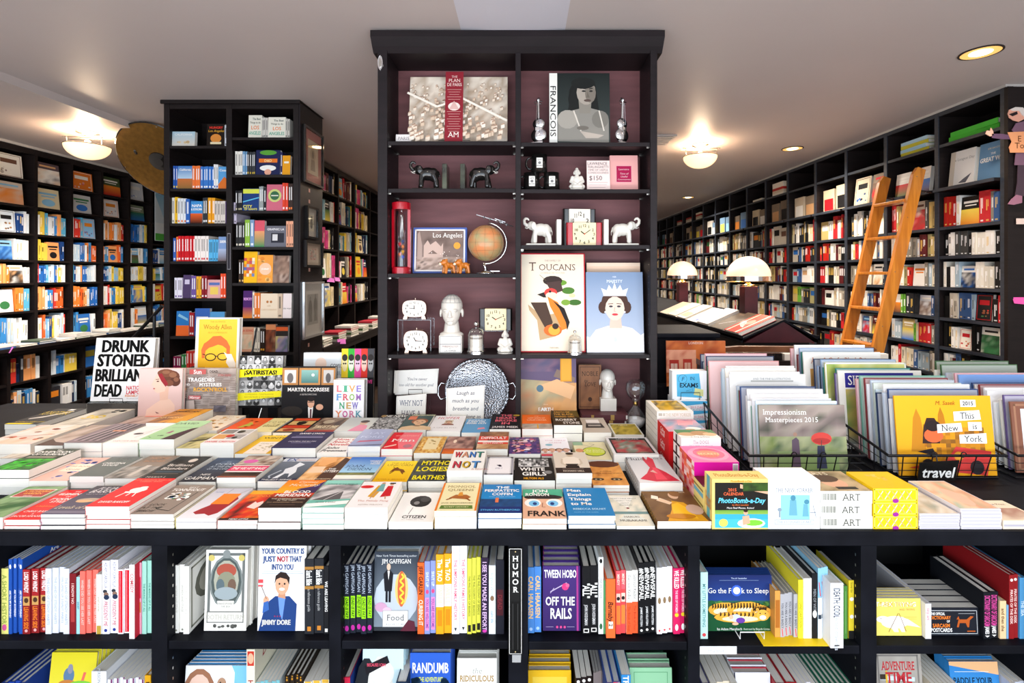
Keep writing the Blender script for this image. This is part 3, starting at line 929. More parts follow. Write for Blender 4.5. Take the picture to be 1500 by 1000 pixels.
stack('A', 832, 902, 754.7, 714, 3, 'blue essay paperback in plain white serif lettering', '1a79b6', [('t', 'Men', .07, .9, .1, W_, 'bsl'), ('t', 'Explain', .07, .735, .1, W_, 'bsl'), ('t', 'Things', .09, .57, .1, W_, 'bsl'), ('t', 'to Me', .11, .405, .1, W_, 'bsl'), ('t', 'REBECCA SOLNIT', .13, .22, .055, 'b8dcf0', 'bsl', .72), ('t', 'HOPE IN THE DARK', .14, .11, .03, '88c0e4', 'l')])
stack('A', 903, 960, 770, 725, 1, 'pale cloudscape paperback with two light triangles', 'c0c8c2', [('n', 0, 0, 1, 1, 'a8b8b4,d8d4c4,e8e0cc,8aa09c', 8, 10, 31), ('p', [(.1, .95), (.8, .95), (.5, .55)], 'e8e6de'), ('p', [(.1, .15), (.9, .15), (.5, .5)], 'd8dcd4'), ('r', 0, .36, 1, .44, '6a8a8a'), ('c', .5, .55, .025, '7a2a2a'), ('t', 'WHAT I TALK ABOUT', .48, .88, .03, '5a6a68'), ('t', 'WHEN I TALK', .48, .8, .03, '5a6a68'), ('t', 'ABOUT', .48, .72, .03, '5a6a68'), ('t', 'RUNNING', .48, .65, .03, '5a6a68'), ('t', 'HARUKI', .5, .27, .045, '6a5a48', 's'), ('t', 'MURAKAMI', .5, .16, .055, '6a5a48', 's', .74)])
stack('A', 962.5, 1043, 762.7, 712, 2, 'spiral desk diary with a girl in yellow reading', '6a4a26', [('n', 0, 0, 1, 1, '5a3a1c,6e4c28,7d5830,4c3018', 8, 10, 14), ('p', [(.2, .0), (.95, .0), (.9, .2), (.72, .5), (.5, .55), (.4, .3)], 'd99a16'), ('p', [(.36, .1), (.8, .06), (.76, .3), (.6, .5), (.46, .44)], 'f0b81e'), ('p', [(.2, .56), (.42, .44), (.5, .5), (.3, .64)], 'e0c0a0'), ('p', [(.12, .62), (.26, .58), (.28, .68), (.16, .72)], 'f0e4d0'), ('e', .6, .7, .1, .1, 'd8b090'), ('e', .65, .76, .11, .09, '8a5c2c'), ('e', .84, .3, .16, .14, 'c8a898'), ('e', .5, .12, .28, .07, 'c07c10'), ('t', 'NATIONAL GALLERY', .5, .95, .05, 'e8a830', 's'), ('t', 'OF ART', .72, .88, .05, 'e8a830', 's', .5), ('t', '2015', .82, .8, .03, 'f0e0c0')], name='desk_diary', page='f4f4f4', ring=M_BRASS, cat='diary')
# ---- second row
stack('B', -16, 42.7, 687.5, 657, 3, 'black book with bright green foliage cover', '1c2c18', [('n', 0, 0, 1, .5, '0a1a08,1a6a18,48d030,0c200a', 10, 8, 41), ('t', 'THE', .5, .93, .04, W_, 'b'), ('t', 'INVENTION', .5, .84, .09, W_, 'b'), ('t', 'OF MURDER', .5, .72, .09, W_, 'b'), ('r', .1, .54, .85, .62, '908878'), ('s', .05, .1, .9, .45, '38e020,1c8a14', 16, .05, 3)], page='fbfaf6')
stack('B', -40, -17, 706, 668, 2, 'pale sketch-covered paperback at the table edge', 'ece4dc', [('s', .1, .1, .9, .9, '7888b8,d8a898', 12, .04, 4)])
stack('B', 40.5, 99, 703.5, 670, 2, 'pink paperback with blue flowers and cream label', 'f0bcae', [('s', .03, .03, .97, .97, '5068b8,7888c8,4a5aa8', 30, .045, 6), ('r', .2, .38, .8, .7, 'f0e2cc'), ('t', 'THE BOOK', .5, .6, .05, '9a6a50', 's'), ('t', 'OF LIFE', .5, .46, .05, '9a6a50', 's')])
stack('B', 101, 152, 697, 669, 3, 'slate-green paperback with plain white lettering', '59615e', [('t', 'A MAP', .52, .9, .07, '2c3230', 's'), ('t', 'FOR', .5, .8, .05, '2c3230', 's'), ('t', 'CHRISTINA', .5, .66, .075, W_, 'bs', .7), ('t', 'WOLFE', .5, .55, .07, W_, 'bs', .6)])
stack('B', 152.6, 203, 700, 667, 2, 'brown paperback with black and white photo', '7a6a5e', [('r', 0, .5, 1, 1, '8a786a'), ('t', 'HOME', .5, .88, .09, 'b48868', 'bs'), ('t', 'BODIES', .5, .74, .08, 'b48868', 'bs'), ('n', 0, 0, 1, .5, '1c1c1a,5a5650,b0a8a0,2a2a26', 10, 8, 15), ('p', [(.5, .1), (.64, .1), (.68, .55), (.52, .55)], 'c8beb4')])
stack('B', 203.4, 256.5, 700.5, 668, 2, 'black paperback with a white egg shape', '1d1917', [('e', .62, .8, .12, .09, 'd8ccc0'), ('t', 'Brilliant', .5, .58, .1, 'f0e8e0', 's', .78), ('t', 'Blunders', .5, .43, .1, 'f0e8e0', 's', .78), ('r', .1, .25, .9, .32, '2c4454'), ('r', .12, .19, .86, .21, '706860'), ('t', 'MARIO L', .4, .06, .06, 'd0c8c0', 's')])
stack('B', 261, 316, 705, 670, 1, 'midnight blue fantasy novel with silver lettering', '232b3b', [('g', 0, 0, 1, 1, '161a28', '3a4860'), ('e', .6, .8, .3, .1, '4a5a74'), ('t', 'THE', .55, .8, .03, 'c8d4e0'), ('t', 'OCEAN', .55, .71, .08, 'c8d4e0', 's', .6), ('t', 'AT THE END', .55, .6, .07, 'c8d4e0', 's', .66), ('t', 'OF THE LANE', .52, .5, .055, 'c8d4e0', 's', .6), ('t', 'NEIL', .45, .27, .06, W_, 's'), ('t', 'GAIMAN', .45, .13, .11, W_, 's', .86)])
stack('B', 316.5, 374, 698.7, 667, 3, 'magenta-banded paperback with a crowd photo', '3a2420', [('n', 0, .55, 1, 1, '1c1210,7a5a4c,d8c8b8,3a241c', 10, 7, 18), ('e', .3, .72, .2, .09, 'd860a8'), ('r', 0, .28, 1, .5, 'e03a68'), ('t', 'THE VELVET RAGE', .5, .39, .1, W_, 'bi', .9), ('r', 0, .5, 1, .53, 'f0e8e4'), ('r', 0, .22, 1, .27, 'f0e8e4'), ('r', .2, .14, .9, .18, '181010'), ('r', 0, 0, 1, .05, 'a05a48')])
stack('B', 376.5, 432, 704, 670.7, 2, 'steel-grey book with a white sculptural rider', '4e5664', [('g', 0, 0, 1, .9, '38404e', '6a7280'), ('r', 0, .84, 1, 1, 'c8ccd4'), ('t', 'EX', .26, .92, .13, '3a4a86', 'b', .3), ('t', 'Percussion', .66, .91, .06, 'c87838', 'i', .55), ('p', [(.3, .1), (.44, .12), (.5, .3), (.62, .3), (.7, .14), (.76, .36), (.66, .56), (.78, .7), (.56, .8), (.5, .6), (.36, .5), (.42, .34)], 'dfe3ea'), ('l', [(.3, .44), (.14, .2), (.22, .12)], .03, 'b4bcc8'), ('r', 0, 0, 1, .1, '1c2444'), ('t', 'THE JEST SERIES', .45, .05, .05, W_, 'i')])
stack('B', 434, 485, 703, 669, 2, 'orange-brown story collection with crumpled paper', 'c88c50', [('n', 0, 0, 1, 1, '8a5420,d8944a,f0c48c,b87434', 8, 10, 22), ('p', [(.1, .95), (.5, 1), (.62, .8), (.4, .6), (.16, .62)], 'e8a868'), ('p', [(.05, .3), (.48, .3), (.46, .56), (.05, .56)], 'f4ccaa'), ('p', [(.5, .0), (1, .0), (1, .9), (.8, .98), (.72, .6), (.55, .4)], '4a2a18'), ('t', 'THE', .72, .46, .05, W_, 'b'), ('t', 'LOTTERY', .72, .36, .085, W_, 'b', .5), ('t', 'SHIRLEY JACKSON', .5, .05, .045, 'f0d8b8', 's')])
stack('B', 486.5, 543, 701, 669, 2, 'blue-sky memoir over a strip of green fields', '3a86d0', [('g', 0, .28, 1, 1, 'a8d4ee', '1e62c0'), ('n', 0, .16, 1, .27, '4a5a3a,8a8a4a,2c3c2a', 12, 3, 6), ('r', 0, 0, 1, .16, 'f2f0e4'), ('t', 'JOAN', .32, .56, .11, '123a70', 's', .5), ('t', 'DIDION', .5, .42, .11, '123a70', 's', .66), ('t', 'WHERE', .78, .8, .045, W_, 'b'), ('t', 'I WAS', .8, .73, .045, W_, 'b'), ('t', 'FROM', .82, .66, .045, W_, 'b')], spine='e8e0d0')
stack('B', 544, 596, 705, 674.7, 3, 'yellow fantasy novel with a running brown unicorn', 'f2c614', [('g', 0, 0, 1, 1, 'e8b008', 'fadc2c'), ('t', 'THE LAST', .5, .88, .06, 'a87818', 's'), ('t', 'UNICORN', .52, .78, .09, 'a87818', 's', .8), ('p', [(.32, .42), (.44, .5), (.6, .5), (.74, .4), (.8, .44), (.7, .56), (.56, .6), (.48, .68), (.38, .6)], '7a4410'), ('l', [(.44, .5), (.36, .36)], .025, '7a4410'), ('l', [(.66, .46), (.76, .34)], .025, '7a4410'), ('l', [(.42, .62), (.34, .7)], .012, '5a3008'), ('t', 'PETER S. BEAGLE', .5, .1, .05, 'c89010', 's')])
stack('B', 597, 653, 704, 671.5, 2, 'black paperback in huge yellow capital letters', '1d1f1c', [('n', 0, 0, 1, 1, '141614,2c2e2a,5a5c56,1a1c1a', 6, 8, 9), ('t', 'MYTHO', .54, .8, .2, 'f6e414', 'bn', .84), ('t', 'LOGIES', .5, .52, .2, 'f6e414', 'bn', .88), ('t', 'BARTHES', .5, .15, .17, 'f6e414', 'bn', .88)], page='fdfcfa')
stack('B', 654, 707, 689, 658.7, 4, 'tall-stacked white novel in collage block letters', 'f0eee9', [q for i, (a, b) in enumerate(zip('WANT', ['d83a48', 'd89878', '3a78c8', '3a8a78'])) for q in (('t', a, .19 + .22 * i, .76, .28, K_, 'bw', .2), ('t', a, .165 + .22 * i, .77, .28, b, 'bw', .2))] + [q for i, (a, b) in enumerate(zip('NOT', ['c8384a', 'd8b020', '4a88c8'])) for q in (('t', a, .25 + .27 * i, .27, .3, K_, 'bw', .24), ('t', a, .22 + .27 * i, .28, .3, b, 'bw', .24))] + [('t', 'A NOVEL', .92, .06, .05, 'c07060')])
stack('B', 708, 752, 695, 669, 2, 'grey-framed white paperback with a small crest', 'c5c3c8', [('f', .02, .02, .98, .98, .06, '9a98a0'), ('f', .09, .07, .91, .93, .012, W_), ('r', .12, .09, .88, .91, 'eeebee'), ('s', .4, .4, .6, .56, '9088a0', 9, .03, 3), ('t', 'PIET', .5, .34, .06, '9088a0', 's')])
stack('B', 752.7, 813.5, 703, 670, 1, 'black essay book with white block title', '171312', [('m', .1, .6, .9, .95, '1a1a1a,888,e8e8e8,333', 14, 6, 11), ('r', .1, .58, .9, .6, 'd8d8d8'), ('t', 'WHITE', .46, .47, .14, W_, 'b', .64), ('t', 'GIRLS', .5, .27, .15, W_, 'b', .62), ('e', .86, .33, .1, .07, '8a8a8a'), ('t', 'HILTON ALS', .48, .08, .08, 'f0a818', 'bs', .5)])
stack('B', 814.5, 868, 692.5, 662, 4, 'cream memoir with a man in a white shirt', 'd6cabb', [('r', 0, 0, 1, .24, '2c1c18'), ('p', [(.3, .24), (.7, .24), (.68, .42), (.32, .42)], '231815'), ('p', [(.28, .42), (.72, .42), (.78, .66), (.62, .76), (.38, .76), (.22, .66)], 'e8dccc'), ('l', [(.24, .66), (.2, .44), (.34, .34)], .035, 'c8b8a4'), ('l', [(.76, .66), (.8, .44), (.66, .34)], .035, 'c8b8a4'), ('e', .5, .86, .1, .1, 'c8b49c'), ('e', .5, .92, .12, .06, '2a1e1a'), ('r', .2, .17, .8, .19, '8a786c'), ('t', 'RICHARD HELL', .5, .09, .06, 'd8c8b8', 'bs', .6)])
stack('B', 868.5, 922.5, 710, 677, 3, 'amber paperback with a close-up of two eyes', 'b9722e', [('n', 0, 0, 1, 1, '8a4a18,c8843c,e0a050,a8622a', 8, 10, 27), ('e', .5, .92, .5, .16, '5a2c14'), ('e', .2, .24, .17, .06, '3a2010'), ('e', .72, .24, .17, .06, '3a2010'), ('e', .2, .23, .1, .04, 'a89878'), ('e', .72, .23, .1, .04, 'a89878'), ('c', .2, .23, .03, '1a1410'), ('c', .72, .23, .03, '1a1410'), ('t', 'EUGENE', .5, .58, .04, '6a3c18', 's'), ('t', 'AUTHOR AND HIS WORLD', .5, .49, .035, '6a3c18', 's')])
stack(1.70, 937, 1001, 706.7, 665, 2, 'silver fashion diary with a red ball gown', 'c9c7c8', [('g', 0, 0, 1, 1, 'd8d6d8', 'b8bcc0'), ('p', [(.06, .12), (.4, .04), (.97, .06), (.78, .34), (.62, .5), (.68, .82), (.58, .9), (.5, .78), (.46, .92), (.4, .8), (.46, .5), (.3, .3)], 'c8203c'), ('p', [(.44, .1), (.7, .1), (.62, .5), (.52, .5)], 'e03a54'), ('p', [(.4, .36), (.56, .3), (.5, .42)], 'd8a8a0'), ('t', 'Fluid', .22, .82, .1, '403c40', 's'), ('t', 'ora', .82, .84, .07, '605c60', 's')], name='desk_diary', page='f6f6fa', ring=M_METAL, cat='diary')
# ---- third row
stack('C', -62, -2, 679, 645, 2, 'brown ledge-of-hills photo book at the table edge', '6a5848', [('n', 0, 0, 1, 1, '3a2c22,8a7460,c8b8a4,d8b040', 8, 8, 33)])
stack('C', -2, 46, 671, 642, 2, 'grey landscape paperback with a yellow tree', '8a7c70', [('n', 0, 0, 1, 1, '4a3c32,b8a898,e8dccc,988474', 8, 8, 35), ('e', .6, .7, .14, .1, 'd8b040')])
stack('C', 50, 92, 652, 622, 3, 'pinkish-brown paperback with a wide stone wall', 'a08c80', [('n', 0, 0, 1, 1, '5c3c30,a08878,c4b0a4,b89c8c', 7, 8, 37), ('p', [(0, 0), (1, 0), (1, .1), (.4, .16), (0, .3)], '4a2c24')])
stack('C', 93, 149, 648, 620, 3, 'dark photo book of zebra-striped cloth', '4a3a40', [('n', 0, 0, 1, 1, '2a2026,8a747c,3a2e34', 6, 8, 39)] + [('p', [(.1 + i * .1, .1), (.15 + i * .1, .1), (.3 + i * .085, .95), (.24 + i * .085, .95)], '120e12' if i % 2 else 'a8949c') for i in range(8)] + [('r', .5, .56, .86, .62, 'd89068')])
stack('C', 150, 202, 649, 622, 2, 'white paperback with a small bird sketch', 'ebe7e5', [('l', [(.5, .3), (.62, .62)], .01, '8a7c78'), ('e', .36, .5, .14, .05, '3a2c2c'), ('l', [(.4, .5), (.7, .8)], .012, 'a09090'), ('t', 'WINTER BIRD', .5, .12, .05, 'd8a098', 's')])
stack('C', 203, 255, 643, 616, 3, 'mint green novel with a dark purple coastline', 'a9cf9f', [('g', 0, 0, 1, 1, '9cc890', 'b4dcac'), ('p', [(.6, 0), (1, 0), (1, .62), (.86, .56), (.7, .3)], '3c1c2c'), ('p', [(.38, .3), (.5, .3), (.5, .42), (.42, .44)], 'a05a7c'), ('t', 'DAVID', .4, .84, .1, '486048', 's', .7), ('l', [(.2, .6), (.8, .62)], .008, '486048'), ('s', .05, .05, .5, .24, '486048', 6, .02, 4)], page='fdfbf0')
stack('C', 257, 292, 656, 634.7, 2, 'olive paperback printed with an old map', '8c8352', [('n', 0, 0, 1, 1, '4a4424,b0a870,d8cc94,7a7040', 8, 10, 43), ('p', [(.0, .4), (.5, .5), (1, .7), (1, .8), (.5, .62), (0, .5)], '2c2618')])
stack('C', 293, 342.5, 649, 628, 1, 'thick white paperback with framed comic scenes', 'ece8e9', [('r', .05, .3, .45, .62, 'd8a060'), ('r', .5, .3, .95, .62, 'a8a4a4'), ('r', .05, .66, .45, .95, '8a8684'), ('r', .5, .66, .95, .95, 'c0bcba'), ('e', .5, .5, .12, .1, 'c83030'), ('e', .62, .8, .12, .1, '2a2626'), ('e', .72, .38, .08, .08, '2a2626'), ('t', 'DANIEL CRESTON', .5, .12, .08, 'e06870', 'b')])
stack('C', 343, 396.5, 664, 634, 2, 'yellow paperback with a cream title panel', 'e7b918', [('g', 0, 0, 1, 1, 'e0a810', 'f2ce34'), ('r', .22, .0, .86, .55, 'efe4d8'), ('t', 'ITALO', .5, .46, .05, '9a8460', 's'), ('s', .3, .1, .8, .4, 'c8b890,a89878', 16, .025, 4), ('t', 'IF ON A', .52, .9, .08, '3a2c14', 's'), ('t', 'WINTER', .54, .74, .08, '3a2c14', 's')])
stack('C', 397, 463, 654.7, 632, 2, 'wide navy hardback lettered in white', '2a2550', [('t', 'DAVID LYNCH', .52, .88, .09, W_, 'bs', .6), ('r', .14, .6, .88, .66, '8a86a8'), ('r', .2, .7, .84, .73, '6c6890'), ('t', 'CATCHING THE BIG FISH', .52, .36, .06, 'e8e4f0', 's', .64), ('r', .3, .26, .76, .29, '8a86a8')], hard=True)
stack('C', 463.5, 508, 662.7, 641, 2, 'white paperback in red and black script', 'f0edea', [('t', 'How to', .55, .9, .13, 'c8282c', 'bsi', .8), ('t', 'Read a', .5, .72, .13, 'c8282c', 'bsi', .8), ('t', 'Novelist', .5, .54, .13, 'c8282c', 'bsi', .86), ('t', 'John', .36, .32, .12, '222', 'bsi', .5), ('t', 'Freeman', .48, .14, .12, '222', 'bsi', .86)])
stack('C', 509, 557, 653, 628, 4, 'lavender paperback with pale scribbled title', 'a5aed0', [('g', 0, 0, 1, 1, '9aa4c8', 'b4bcda'), ('t', 'LAY', .56, .74, .12, 'd0d8f0', 's'), ('t', 'FORD', .5, .52, .12, 'd0d8f0', 's'), ('p', [(.14, .2), (.9, .3), (.9, .36), (.2, .3)], 'c06884'), ('p', [(0, 0), (1, .06), (1, .1), (0, .04)], '5c5c70')])
stack('C', 558, 604.5, 657, 633, 3, 'red and rose paperback with wide white title', 'ee6a72', [('r', 0, 0, 1, 1, 'f0727c'), ('p', [(0, 0), (.55, 0), (.3, .55), (.36, 1), (0, 1)], 'dc2430'), ('t', 'SIRI HUSTVEDT', .55, .78, .05, 'f8c8b0', 's'), ('t', 'Man', .52, .5, .17, W_, 'ws', .8), ('p', [(.05, .06), (.4, .2), (.38, .28), (.05, .12)], 'f0c0b0'), ('e', .78, .16, .14, .1, 'b87884')])
stack('C', 605.5, 645, 662.7, 639, 3, 'gold scrollwork paperback with a cream label', 'd09a3c', [('m', 0, 0, 1, 1, 'b87420,e8bc60,c88a30,f0d088', 12, 16, 5), ('r', .24, .2, .78, .9, 'ecd9a8'), ('s', .3, .3, .72, .8, 'd8b878', 9, .03, 6)])
stack('C', 646, 691, 664, 639, 2, 'rust paperback with a smoky evening skyline', '8c4a34', [('n', 0, .25, 1, 1, '2c1c20,7a5048,c09484,5c3c3c', 9, 8, 45), ('g', 0, 0, 1, .28, 'e07018', 'b84a20'), ('e', .3, .7, .06, .1, 'f0d8c0')])
stack('C', 697, 744, 657, 632, 3, 'television-drama paperback in red and white bands', '7a4a34', [('n', 0, .72, 1, 1, '2c1c18,8a5c40,c89868', 8, 4, 47), ('r', 0, .46, 1, .72, 'd8402c'), ('t', 'DIFFICULT', .5, .62, .13, W_, 'bs', .86), ('t', 'MEN', .5, .47, .11, '3a1c14', 'bs', .4), ('r', 0, .36, 1, .46, 'f2e8e0'), ('r', 0, .26, 1, .36, 'd8402c'), ('t', 'BRETT MARTIN', .5, .31, .06, W_, 's', .66), ('n', 0, 0, 1, .26, '8a5838,c89868,e8d0b0', 7, 3, 48)])
stack('C', 745, 792, 664, 640, 2, 'purple paperback with swirling orange ornaments', '3c2c66', [('m', 0, 0, 1, 1, '2c2258,5a3a7a,3a3068,8a4a70', 10, 12, 8), ('s', .05, .05, .95, .95, 'e07048,e8e0e8,d85a7a,5a78c0', 34, .06, 7)])
stack('C', 793, 838, 668, 641, 2, 'white paperback with a row of laughing faces', 'eceaf0', [('t', "THE GIRLS'", .56, .85, .06, 'd0a0b0', 's'), ('t', 'GUIDE', .54, .72, .06, 'd0a0b0', 's'), ('e', .3, .6, .13, .06, '8ab8c8')] + [('k', .14 + .24 * i, .3, .15, 'd8a890', ['6a4028', 'a87840', '5a3420', '805030'][i], 'c8b8b0') for i in range(4)] + [('r', 0, 0, 1, .1, 'c84050')])
stack('C', 846, 897.5, 673, 647, 1, 'cookery paperback with a halved avocado', 'd8cfa8', [('r', 0, .8, .3, 1, '8aa888'), ('e', .56, .44, .36, .26, '3a4a1a'), ('e', .57, .45, .33, .24, 'c0cc3c'), ('t', 'in the kitchen', .56, .52, .06, 'f4f0d0'), ('t', 'with friends', .56, .42, .06, 'f4f0d0'), ('l', [(.3, .82), (.5, .72), (.66, .84), (.5, .9)], .01, '6a6a5a'), ('e', .14, .5, .12, .1, 'd08a60')])
stack(1.94, 899, 966, 665, 640, 2, 'framed-look calendar with red autumn trees', 'd8d6d8', [('r', .06, .06, .94, .94, '2c302c'), ('n', .1, .1, .9, .82, '3c4438,8a2c34,b04448,6a7a6a,a8a49c', 9, 9, 51), ('t', 'LANDSCAPE', .5, .88, .06, 'c8c8c8', '')], name='desk_diary', ring=M_METAL, cat='diary')
# ---- back row
stack(2.30, 6, 53, 621, 598, 3, 'black paperback with yellow type and a knife', '191816', [('p', [(.2, .3), (.5, .4), (.9, .8), (.82, .84), (.44, .5), (.16, .36)], 'd8d0c8'), ('t', 'ANOTHER', .42, .76, .09, 'e8c81c', 'i'), ('t', 'KITCHEN', .48, .64, .09, 'e8c81c', 'i'), ('r', .55, .86, .74, .95, W_), ('t', 'all about a hidden knife', .55, .15, .05, 'e8c81c', 'i'), ('r', 0, 0, .8, .07, 'f0d818')], page='f4f0dc')
stack(2.0, -30, 45, 650, 622, 2, 'pale spiral sketchbook with orange figure drawings', 'ece2da', [('n', 0, 0, 1, 1, 'ece2da,e8c8a8,f0e8e4,d89060', 7, 8, 53), ('l', [(.1, .3), (.9, .5)], .02, 'a86a50'), ('s', .1, .1, .9, .9, 'd86030,6a4a3a,e0a080', 9, .06, 8)], ring=M_METAL, name='sketchbook', cat='notebook')
stack(2.26, 74, 128, 623, 598.5, 2, 'thick beige paperback with yellow block letters', 'b8ad9c', [('n', 0, 0, 1, 1, '8a8070,c8beac,e0d8c8,a89c88', 8, 8, 55), ('t', '36', .42, .5, .2, 'e0c020', 'b'), ('t', 'O', .6, .5, .2, 'e0c020', 'b'), ('s', .5, .7, .95, .95, '2a2622', 8, .05, 4)], page='f6f4f2')
stack(2.24, 140, 205, 632, 607, 1, 'rose-brown paperback with faint rock texture', 'a58a80', [('n', 0, 0, 1, 1, '6a4c44,b09488,d0b8ac,8a6c60', 9, 8, 57), ('r', .2, .86, 1, 1, 'd87a68')])
stack('D', 213, 267, 618.7, 598.7, 3, 'brown and amber paperback topping a cream stack', '7a4a2c', [('n', 0, 0, 1, 1, '3a2418,8a5430,d8902c,5c3420', 8, 8, 59), ('p', [(.5, 0), (1, 0), (1, 1), (.8, 1)], 'dc9a2a'), ('t', 'AMERICAN', .4, .8, .08, '2c1a10', 'b'), ('t', 'NATIONS', .36, .35, .08, 'e8c890', 's')], page='fcf8ec')
stack('D', 270, 318, 630, 608, 2, 'cream paperback with tan brush marks', 'eadcc8', [('s', .05, .1, .95, .9, 'd8a860,c89050,e8c898', 26, .05, 9), ('t', 'ESSAYS', .5, .9, .05, '8a7454', 's')], page='f0e8e0')
stack('D', 320, 366, 632.5, 612, 1, 'orange paperback with a lime-green flourish', 'e8531c', [('p', [(.3, .3), (.5, .7), (.7, .5), (.85, .6), (.6, .35)], 'a8a83c'), ('s', .1, .1, .9, .9, 'd8401a,f07030,b0b040', 14, .05, 6), ('r', 0, 0, 1, .04, '5aa040')])
stack('D', 367, 398, 632, 612, 1, 'straw-yellow paperback with sparse letters', 'e4d79c', [('t', 'Y O G A', .5, .7, .1, '7a6a3c', 's'), ('t', 'BIBLE', .5, .4, .1, '7a6a3c', 's'), ('s', .1, .1, .9, .9, 'b8a868', 12, .03, 2)])
stack('D', 399, 444.5, 633, 611.5, 1, 'black and orange noir paperback with a man in a hat', '1a1210', [('r', .08, .8, .94, .95, 'd84a20'), ('r', .1, .5, .92, .76, 'd8b070'), ('e', .5, .62, .16, .13, '1c1410'), ('r', .34, .66, .66, .72, '1c1410'), ('r', .06, .28, .94, .46, 'd03a1a'), ('r', .06, .06, .94, .26, 'd8a060'), ('e', .4, .16, .2, .08, '8a2c14')])
stack('D', 446, 488, 632, 611.5, 1, 'dark comic-noir paperback with cream title', '3a2c28', [('n', 0, 0, 1, 1, '1c1412,5c4438,a89078,3a241c', 8, 8, 61), ('t', 'TRUST ME', .5, .34, .17, 'ecdcb8', 'bi', .86), ('e', .4, .7, .2, .14, 'b8a890'), ('r', 0, 0, 1, .12, 'a03a30')])
stack('D', 489, 537, 631, 611.5, 2, 'pale grey paperback with a woman in pink', 'c9ccc8', [('g', 0, 0, 1, 1, 'd4d6d2', 'bcc2c0'), ('p', [(.4, 0), (.95, 0), (.86, .4), (.6, .5), (.5, .3)], 'e08aa4'), ('e', .66, .58, .12, .14, 'd8b098'), ('e', .66, .7, .15, .1, '4a3c3c')])
stack('D', 538, 581.5, 629, 607, 3, 'charcoal paperback covered in white scribbles', '4a4a4a', [('m', 0, 0, 1, .8, '2a2a2a,8a8a8a,d0d0d0,444', 16, 16, 63), ('r', 0, .8, 1, 1, '2c2826'), ('t', 'THE NEW', .5, .9, .12, W_, 'bi'), ('e', .12, .9, .1, .07, 'b09060')])
stack('D', 582.5, 624, 628, 606.5, 2, 'dark teal paperback with a portrait and orange tag', '3f5450', [('r', .1, .62, .4, .86, 'e07850'), ('k', .6, .46, .34, 'e0b48c', '9a5a34', 'd8b890'), ('t', 'CHRISTIAN MOORE', .6, .93, .09, 'e8e0b8', 'b')])
stack('D', 624.5, 674.5, 631, 608.5, 2, 'white biography with a small painted portrait', 'f0edee', [('t', 'HOFFER', .46, .84, .15, 'c83848', 'i', .7), ('r', .4, .4, .66, .7, 'd8c8b0'), ('k', .53, .56, .13, 'd8a888', '7a5030', '8a4a3a'), ('t', 'A LIFE IN FULL', .5, .2, .05, 'a8a0a0', 's')])
stack('D', 675.5, 715.5, 633, 613, 1, 'sky blue paperback with a small pink boat', '5c9ccc', [('t', 'SHOULD I', .44, .88, .09, W_, 'b', .7), ('t', 'JUMP OR', .44, .76, .09, W_, 'b', .7), ('t', 'SWIM OUT', .46, .64, .09, W_, 'b', .8), ('p', [(.55, .2), (.85, .26), (.8, .36), (.58, .32)], 'e88a98')])
stack('D', 716.5, 763, 628, 606, 2, 'black novel spelled in large pink capitals', '1e1a1c', [('t', 'THE', .5, .9, .13, 'e86a78', 'b', .4), ('t', 'HEART', .5, .72, .13, 'e86a78', 'bw', .7), ('t', 'BROKE', .5, .54, .13, 'e86a78', 'bw', .74), ('t', 'IN', .5, .36, .13, 'e86a78', 'b', .3), ('t', 'JAMES MEEK', .5, .13, .11, 'e0d8d8', 'b', .84), ('e', .85, .9, .12, .06, 'b8943c')])
stack('D', 764.5, 810, 627.5, 607, 3, 'orange paperback with a long desert road', 'ee6a1c', [('n', 0, 0, 1, .34, '8a7a70,c8b8a8,5c5450', 8, 4, 65), ('l', [(.52, .02), (.52, .3)], .03, 'd8a030'), ('t', 'THE', .5, .88, .04, 'f8d8b8'), ('t', 'LAST DAYS OF', .5, .75, .08, 'f8d8b8', 's', .6), ('t', 'CALIFORNIA', .5, .6, .08, 'f8d8b8', 's', .68)])
stack('D', 811, 853.5, 622, 601, 3, 'brown-black novel with gold scattered letters', '2a1d10', [('p', [(.5, 1), (1, 1), (1, .5), (.6, .7)], '5a4a1c'), ('t', 'DEATH OF', .4, .88, .11, 'c8943c', 'b', .6), ('t', 'THE BLACK', .44, .72, .11, 'c8943c', 'b', .74), ('t', 'HAIRED GIRL', .46, .56, .1, 'c8943c', 'b', .74), ('t', 'ROBERT', .48, .34, .14, 'e0dcd4', 'b', .78), ('t', 'STONE', .64, .14, .14, 'e0dcd4', 'b', .6)])
stack('D', 855, 896, 633, 611.5, 2, 'greige paperback with a typewriter drawing', 'c3b7a8', [('r', .25, .62, .75, .86, 'f0ece8'), ('p', [(.14, .3), (.86, .3), (.8, .62), (.22, .62)], '3a3634'), ('r', .26, .4, .74, .5, 'a8a29c'), ('r', .24, .54, .76, .58, '8a8480')])
stack(2.18, 900, 944, 637, 623, 1, 'olive field-at-dawn calendar beside the hourglass', 'd4d4c8', [('n', .05, .06, .95, .94, '4a4020,9a8a34,c8b04a,6a6430', 9, 7, 67), ('t', 'FIELDS', .5, .84, .06, 'f0ecd0', 's')], name='desk_diary', ring=M_METAL, cat='diary')

# ================================================================ books in the counter shelves
YS = 1.525


def spines(x0, x1, yt, n, col, ops, desc, z, Y=YS, w=.17, hard=True, name='hardcover', front=None, spine=None, page='e9e6e0', group='books in the counter shelves', cat='book', rz=0):
    t = (PX(x1, Y) - PX(x0, Y)) / n
    h = PZ(yt, Y) - z
    for i in range(n):
        lab = desc if n == 1 else f'{ORD[i + 1]} from the left of the {desc}'
        book(name, w, h, t - .0008, col, (PX(x0, Y) + t * (i + .5), Y + w / 2 + (.004 * ((i * 7) % 3)), z + .0003), 'spine', spine, hard, rz, sart=ops, front=front, label=lab, cat=cat, group=group, key=desc, page=page)


